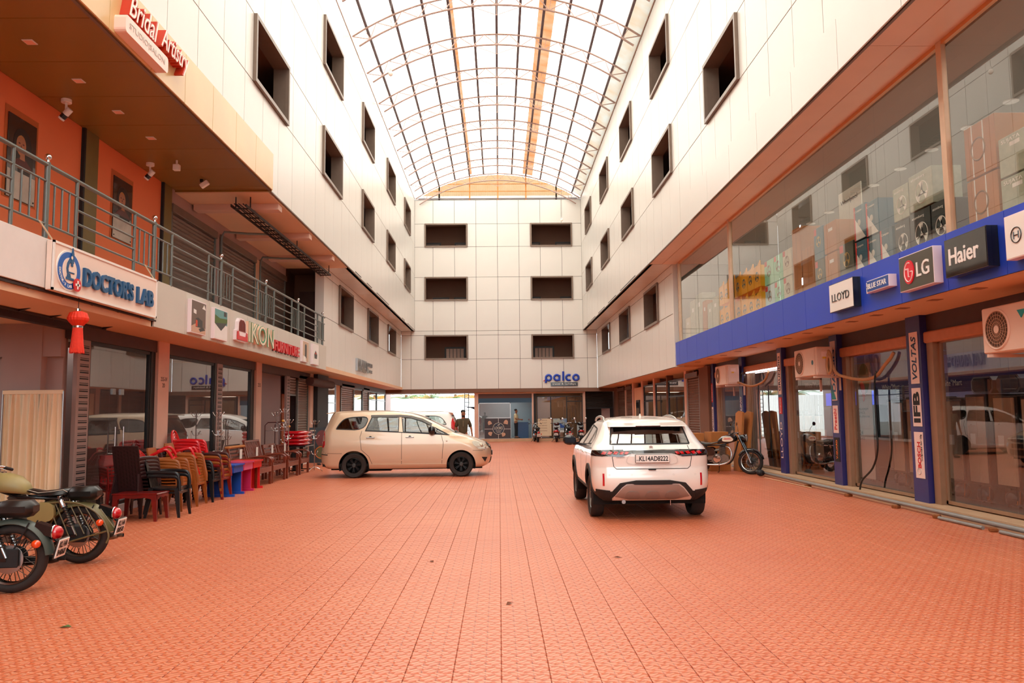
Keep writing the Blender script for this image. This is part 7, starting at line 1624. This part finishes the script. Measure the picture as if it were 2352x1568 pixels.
# children's desks
def desk(y, m, mi, label, h=.62):
    t = thing('study_desk', label, 'desk', (-5.6, y, 0)); w = .62
    B().box(-.3, .27, -w/2, w/2, h-.025, h).out('top', m, t); B().box(-.28, .2, -w/2+.0, -w/2+.02, 0, h-.025).out('side_panel', m, t); B().box(-.28, .2, w/2-.02, w/2, 0, h-.025).out('side_panel', m, t)
    B().box(-.28, .24, -w/2+.02, w/2-.02, h-.16, h-.03).out('drawer_box', mi, t); B().box(-.28, -.26, -w/2+.02, w/2-.02, .1, h-.16).out('back_panel', mi, t)
    for s_ in (-1, 1): B().box(-.3, .27, s_*(w/2-.01)-.025, s_*(w/2-.01)+.025, 0, .05).out('foot', m, t)
    B().box(-.26, .0, -w/2+.02, w/2-.02, .15, .17).out('foot_rail', wood, t)
desk(16.6, mat('desk_blue', '#1a4fb0', .4), mat('desk_blue'), 'blue laminated study desk in the furniture row, nearest of three', .63); desk(17.12, mat('desk_magenta', '#c22a62', .35), mat('desk_pink', '#d95a8a', .35), 'magenta and pink study desk between the blue and red ones', .65) if False else None
desk(17.26, mat('desk_magenta', '#c22a62', .35), mat('desk_pink', '#d95a8a', .35), 'magenta and pink study desk between the blue and red ones', .64); desk(17.91, mat('desk_red', '#d81e22', .35), mat('desk_red'), 'bright red study desk at the far end of the three', .64)
def sofa_bench(y, label, L_=1.15, depth=.6, back='v', card=False, hh=.9):
    t = thing('wooden_bench', label, 'bench', (-5.75, y, 0))
    for s_ in (-1, 1):
        yy = s_*(L_/2-.03)
        for x in (.27, -.27): B().box(x-.03, x+.03, yy-.03, yy+.03, 0, .58 if x > 0 else .6, .006).out('leg', wood, t)
        B().tube(crom([(-.28, yy, .6), (0, yy, .64), (.2, yy, .63), (.3, yy, .58), (.31, yy, .5)], 3), .03, 8, r2=.022).out('armrest', wood, t, smooth=60)
    B().box(-.28, .3, -L_/2+.06, L_/2-.06, .38, .41).out('seat_frame', wood, t); B().box(.27, .31, -L_/2+.03, L_/2-.03, .3, .42, .006).out('front_rail', wood, t)
    for k in range(6): B().box(-.25+.09*k, -.19+.09*k, -L_/2+.07, L_/2-.07, .41, .425).out('seat_slat', wood, t)
    xb = lambda z: -.27-.25*(z-.42)
    B().bar((xb(hh), -L_/2+.02, hh), (xb(hh), L_/2-.02, hh), .06, .04).bar((xb(.48), -L_/2+.02, .48), (xb(.48), L_/2-.02, .48), .05, .04).out('back_rail', wood, t)
    for s_ in (-1, 1): B().bar((xb(.4), s_*(L_/2-.03), .4), (xb(hh), s_*(L_/2-.03), hh), .045, .05).out('back_post', wood, t)
    if back == 'v':
        n = int(L_/.085)
        for k in range(n): y_ = -L_/2+.07+(L_-.14)*k/(n-1); B().bar((xb(.48), y_, .48), (xb(hh), y_, hh), .035, .015).out('back_slat', wood, t)
    else:
        for k in range(4): z = .55+.085*k; B().bar((xb(z), -L_/2+.05, z), (xb(z), L_/2-.05, z), .02, .05).out('back_slat', wood, t)
    if card: B().box(xb(hh)-.06, xb(hh)+.06, -L_/2, L_/2, hh-.03, hh+.03, .02).out('cardboard_wrap', cardb, t)
    B().box(xb(.72)+.03, xb(.72)+.034, .1, .26, .62, .84).out('price_tag', white, t)
    return t
sofa_bench(18.75, 'wooden slat-back bench with cardboard on its top rail next to the red desk', 1.15, back='h', card=True)
sofa_bench(20.0, 'wooden bench with tall vertical slats and a white price tag', 1.2, hh=1.0)
sofa_bench(21.35, 'dark wooden armchair bench with a low open back', 1.1, back='h', hh=.85); sofa_bench(22.6, 'farthest brown wooden bench before the hat stands', 1.0, back='v', hh=.8)
bt = thing('black_side_table', 'black table carrying the folded red cushions', 'table', (-6.0, 24.0, 0)); B().box(-.35, .35, -.55, .55, .7, .73, .008).out('top', black, bt)
for s_ in (-1, 1): B().box(-.05, .05, s_*.4-.03, s_*.4+.03, .02, .7).out('leg', black, bt); B().box(-.28, .28, s_*.4-.03, s_*.4+.03, 0, .03).out('foot', black, bt)
for i in range(2):
    cu = thing('folded_cushion', 'plastic-wrapped red cushion, %s of the two on the black table' % ('lower', 'upper')[i], 'cushion', (-6.0, 24.0, .735+.22*i), group='red wrapped cushions')
    B().box(-.32, .32, -.5, .5, 0, .1, .045).out('pad', mat('cushion_red', '#c20f1c', .12, coat=1, bump=.3, bs=14), cu, smooth=50); B().box(-.31, .33, -.49, .48, .102, .205, .045).out('pad', mat('cushion_red'), cu, smooth=50)
def hat_stand(x, y, h, label):
    t = thing('hat_stand', label, 'hat stand', (x, y, 0)); B().tube([(0, 0, .04), (0, 0, h)], .014, 8).out('pole', chrome, t)
    for k in range(3): a = 2*pi*k/3; B().tube(crom([(0, 0, .14), (.12*cos(a), .12*sin(a), .1), (.24*cos(a), .24*sin(a), .012)], 3), .01, 6).out('foot', chrome, t)
    for j, z in enumerate((h-.08, h-.5, h-.95)):
        for k in range(4): a = 2*pi*k/4+.5*j; B().tube(crom([(0, 0, z-.06), (.07*cos(a), .07*sin(a), z-.05), (.12*cos(a), .12*sin(a), z+.02)], 3), .006, 6).sph((.125*cos(a), .125*sin(a), z+.03), .013, 8).out('hook', chrome, t)
hat_stand(-5.75, 21.95, 1.55, 'chrome hat stand at the near side of the maroon rack'); hat_stand(-6.2, 23.2, 1.85, 'tallest chrome hat stand behind the maroon rack'); hat_stand(-5.35, 23.3, 1.5, 'chrome hat stand in front of the red cushions'); hat_stand(-6.3, 22.7, 1.75, 'chrome hat stand between the tallest one and the glass'); hat_stand(-6.35, 18.2, 1.75, 'chrome hat stand against the shop glass behind the desks')
rk = thing('metal_rack', 'maroon tubular rack standing among the hat stands', 'rack', (-6.38, 23.1, 0)); mm_ = mat('maroon_tube', '#4a0d12', .3, coat=.4)
for s_ in (-1, 1):
    for c in (-1, 1): B().tube([(c*.2, s_*.5, 0), (c*.2, s_*.5, 1.35), (c*.12, s_*.5, 1.43)], .013, 8).out('post', mm_, rk, smooth=60)
    B().tube([(.12, s_*.5, 1.43), (-.12, s_*.5, 1.43)], .013, 8).out('end_rail', mm_, rk)
for z in (.45, .8, 1.2, 1.42):
    for c in (-1, 1): B().tube([(c*(.2 if z < 1.4 else .13), -.5, z), (c*(.2 if z < 1.4 else .13), .5, z)], .01, 8).out('rail', mm_, rk)
for i, (y, z) in enumerate(((-.15, 1.47), (.5, 1.3), (.5, .85))): B().sph((.2, y, z), .035, 10).sph((.2, y+.08, z), .035, 10).out('yellow_knobs', mat('knob_yellow', '#e0a02a', .3), rk, kind='stuff')
sd_ = thing('standee', 'dark product banner stand with a pan picture beside the black pillar', 'banner', (-5.95, 26.6, 0), rz=.25); B().box(-.33, .33, -.01, .01, .06, 1.22).out('panel', mat('standee_dark', '#1f2a30', .35), sd_)
B().prism(arc(.08, .85, .2, 0, 350, 24, .28), -.014, -.01, 'y').out('dish_print', mat('print_wine', '#6a2a28', .4), sd_); B().prism(arc(.06, .4, .15, 0, 350, 24, .24), -.014, -.01, 'y').out('pan_print', mat('print_olive', '#5b5a30', .4), sd_); q = B().torus(.19, .012, (.06, -.014, .4), 'y', 28, 5).out('ring_print', orp, sd_); B().prism([(-.3, 1.1), (-.12, 1.1), (-.12, 1.14), (-.3, 1.14)], -.014, -.01, 'y').prism([(-.3, .98), (-.14, .98), (-.14, 1.02), (-.3, 1.02)], -.014, -.01, 'y').out('lines_print', bx_c, sd_, kind='stuff'); B().box(-.05, .05, -.25, .35, 0, .03).out('foot', blackm, sd_)
# cartons behind the right motorcycle
for i, (x, y, w, d, h, z, lb_) in enumerate(((5.35, 22.0, .45, .5, .6, 0, 'left orange brown carton behind the black motorcycle, on the floor'), (5.95, 21.85, .55, .5, .55, 0, 'right orange brown carton behind the black motorcycle, on the floor'), (5.35, 22.0, .44, .45, .42, .602, 'carton stacked on the left floor carton with a pale top'), (5.95, 21.9, .5, .45, .5, .552, 'taller carton stacked on the right floor carton'))):
    t = thing('carton', lb_, 'box', (x, y, z), rz=.05*i, group='cartons behind the right motorcycle'); B().box(-w/2, w/2, -d/2, d/2, 0, h, .006).out('box', cardb, t); B().box(-w/2-.001, w/2+.001, -.02, .02, h-.001, h+.001).out('tape', mat('tape_tan', '#d9a05c', .3), t)
for i, (x, lean_) in enumerate(((6.42, .12), (6.55, .2))):
    t = thing('flat_carton', 'tall flattened carton leaning on the glass, %s one' % ('front', 'rear')[i], 'cardboard', (x, 21.6-.12*i, 0), group='flattened cartons on the glass'); q = B().prism([(-.3, 0), (.3, 0), (.3, 1.55), (.05, 1.62), (-.3, 1.58)], -.03, .03, 'x'); q.xf(M.Rotation(.0, 4, 'Z') @ M.Rotation(lean_*.6, 4, 'Y')); q.out('board', cardb, t)
t = thing('brush', 'round black bristle brush lying at the kerb', 'brush', (6.38, 19.6, .1)); B().sph((0, 0, 0), .1, 16, sz=.8).out('bristles', blackm, t, kind='stuff')
t = thing('stick', 'thin pale stick lying at the foot of the kerb pipe', 'stick', (6.35, 19.2, .012)); B().tube([(0, 0, 0), (.1, -2.6, 0)], .01, 6).out('stick', mat('pale_wood', '#d8b890', .7), t)
# litter
for i, (px_, py_, m, lb_) in enumerate(((-3.35, 6.35, mat('leaf_green', '#4f6b35', .6), 'small green and white scrap on the paving near the left bikes'), (.07, 6.9, mat('leaf_brown', '#7a3f22', .8), 'dry brown leaf on the paving in the middle foreground'), (-.75, 8.9, mat('leaf_brown'), 'small dark twig on the paving beyond the brown leaf'), (1.3, 9.0, mat('leaf_brown'), 'brown stain-like leaf before the crossover'), (1.55, 44.2, whitem, 'white paper scrap on the floor before the salon'))):
    t = thing('litter', lb_, 'litter', (px_, py_, .002), rz=i); B().add([(-.05, 0, 0), (0, -.02, .012), (.05, .0, .004), (.01, .025, .015)], [(0, 1, 2), (0, 2, 3)]).out('scrap', m, t)
# ================================================================ PEOPLE
def person(label, loc, rz, joints, shirt, trouser, head_m, beard=True, shirt_long=False):
    t = thing('person', label, 'person', loc, rz)
    def skin_obj(name, pts, edges, m, lv=2):
        me = bpy.data.meshes.new(name); me.from_pydata([p[0] for p in pts], edges, []); o = link(name, me, t); me.materials.append(m)
        md = o.modifiers.new('skin', 'SKIN'); md.use_smooth_shade = True
        for v, p in zip(me.skin_vertices[0].data, pts): v.radius = p[1]; v.use_root = False
        me.skin_vertices[0].data[0].use_root = True
        o.modifiers.new('sub', 'SUBSURF').levels = lv; o.modifiers['sub'].render_levels = lv; return o
    J = joints; P_ = []; E_ = []; ix = {}
    def add(n, p, r, par=None):
        ix[n] = len(P_); P_.append((p, r)); 
        if par: E_.append((ix[par], ix[n]))
    add('pelvis', (0, 0, .95), (.13, .1)); add('waist', (0, 0, 1.1), (.125, .095), 'pelvis'); add('chest', (0, .01, 1.3), (.15, .11), 'waist'); add('neck0', (0, 0, 1.44), (.07, .065), 'chest'); add('neck', (0, -.01, 1.5), (.052, .055), 'neck0')
    add('jaw', (0, -.025, 1.56), (.062, .075), 'neck'); add('head', (0, -.012, 1.635), (.074, .092), 'jaw'); add('crown', (0, -.005, 1.7), (.055, .07), 'head')
    for s_, nm in ((-1, 'R'), (1, 'L')):
        a = J['arm'+nm]; add('sh'+nm, (s_*.18, 0, 1.4), (.055, .055), 'chest'); add('el'+nm, a[0], (.038, .038), 'sh'+nm); add('wr'+nm, a[1], (.026, .028), 'el'+nm)
        w = V(a[1]); d = (w-V(a[0])).normalized(); sd = V((s_, 0, 0)); sd = (sd-d*sd.dot(d)); sd = sd.normalized() if sd.length > .1 else V((0, 1, 0)); fr_ = d.cross(sd)
        add('palm'+nm, w+d*.07, (.036, .018), 'wr'+nm)
        for k in range(4):
            o_ = fr_*(-.027+.018*k); add('f%d%s' % (k, nm), w+d*(.115-.006*abs(k-1.3))+o_, (.009, .009), 'palm'+nm); add('g%d%s' % (k, nm), w+d*(.155-.008*abs(k-1.3))+o_+sd*-.012, (.007, .007), 'f%d%s' % (k, nm))
        add('th'+nm, w+d*.06+fr_*-.045, (.01, .01), 'palm'+nm); add('ti'+nm, w+d*.095+fr_*-.058, (.008, .008), 'th'+nm)
        l = J['leg'+nm]; add('hip'+nm, (s_*.09, 0, .88), (.088, .09), 'pelvis'); add('kn'+nm, l[0], (.055, .058), 'hip'+nm); add('an'+nm, l[1], (.035, .04), 'kn'+nm); add('toe'+nm, (l[1][0], l[1][1]-.14, .035), (.036, .028), 'an'+nm)
    skin_obj('body', P_, E_, head_m)
    # shirt
    Q = [((0, 0, .88), (.165, .13)), ((0, 0, 1.1), (.15, .118)), ((0, .01, 1.3), (.172, .13)), ((0, 0, 1.425), (.1, .085))]; EE = [(0, 1), (1, 2), (2, 3)]
    for s_, nm in ((-1, 'R'), (1, 'L')):
        a = J['arm'+nm]; k = len(Q); e_ = V(a[0]); sh = V((s_*.18, 0, 1.4)); Q += [(tuple(sh), (.075, .072)), (tuple(sh.lerp(e_, .85)), (.062, .06))]; EE += [(2, k), (k, k+1)]
    skin_obj('shirt', Q, EE, shirt)
    Q = [((0, 0, .98), (.145, .115)), ((0, 0, .88), (.15, .12))]; EE = [(0, 1)]
    for s_, nm in ((-1, 'R'), (1, 'L')):
        l = J['leg'+nm]; k = len(Q); Q += [((s_*.09, 0, .82), (.1, .1)), (l[0], (.072, .075)), ((l[1][0], l[1][1], .1), (.058, .06))]; EE += [(1, k), (k, k+1), (k+1, k+2)]
    skin_obj('trousers', Q, EE, trouser)
    hr = mat('hair_black', '#120d0c', .7, bump=.5, bs=60)
    B().sph((0, .02, 1.69), .084, 18, sx=.95, sy=1.08, sz=.8).out('hair', hr, t, smooth=180)
    if beard: B().sph((0, -.06, 1.542), .046, 14, sx=1.2, sy=.75, sz=.8).out('beard', hr, t, smooth=180)
    for s_ in (-1, 1):
        B().sph((s_*.032, -.1, 1.63), .012, 10, sy=.6, sz=.6).out('eye', white, t); B().sph((s_*.032, -.107, 1.63), .006, 8).out('pupil', blackm, t); B().box(s_*.032-.018, s_*.032+.018, -.112, -.1, 1.648, 1.655).out('eyebrow', hr, t); B().sph((s_*.079, .0, 1.62), .024, 10, sx=.4, sy=.7).out('ear', head_m, t)
    B().sph((0, -.112, 1.605), .016, 10, sx=.8, sy=1.1, sz=1.5).out('nose', head_m, t); B().sph((0, -.1, 1.572), .02, 10, sx=1.2, sy=.5, sz=.35).out('mouth', mat('lips', '#7a4238', .5), t)
    for s_, nm in ((-1, 'R'), (1, 'L')): l = J['leg'+nm][1]; B().box(l[0]-.05, l[0]+.05, l[1]-.2, l[1]+.07, 0, .05, .02).out('shoe', blackm, t)
    return t
skn = mat('skin_brown', '#9a6242', .55); olv = mat('cloth_olive', '#4f4530', .85, var=.1, bump=.2, bs=30)
pm2 = person('standing bearded person in an olive short-sleeved shirt beyond the gold car bonnet', (-1.2, 26.6, 0), .05, {'armR': ((-.26, .02, 1.12), (-.28, -.04, .88)), 'armL': ((.27, .02, 1.12), (.3, -.03, .88)), 'legR': ((-.1, 0, .5), (-.11, .02, .08)), 'legL': ((.1, 0, .5), (.12, .02, .08))}, olv, mat('cloth_dark', '#26262b', .9), skn)
B().box(-.018, .018, -.14, -.128, 1.2, 1.4).out('button_placket', mat('cloth_olive_light', '#6d6148', .8), pm2)
person('person in a cream shirt and dark trousers seen from the side in the salon doorway', (1.0, 47.9, .15), 1.3, {'armR': ((-.25, -.06, 1.14), (-.1, -.3, 1.1)), 'armL': ((.24, -.06, 1.14), (.1, -.3, 1.12)), 'legR': ((-.1, 0, .5), (-.1, .02, .08)), 'legL': ((.1, -.02, .5), (.1, -.02, .08))}, mat('cloth_cream', '#e0cfa6', .85), mat('cloth_dark'), skn, beard=False)

area('lab_lamp', (-9, 9.5, 2.95), 1.5, 3, 45); area('furniture_shop_fill', (-9, 17, 2.95), 2, 5, 40); area('furniture_shop_fill', (-9, 23.2, 2.95), 2, 2, 20)  # the furniture shop pair are unseen fill lights added to brighten the interiors
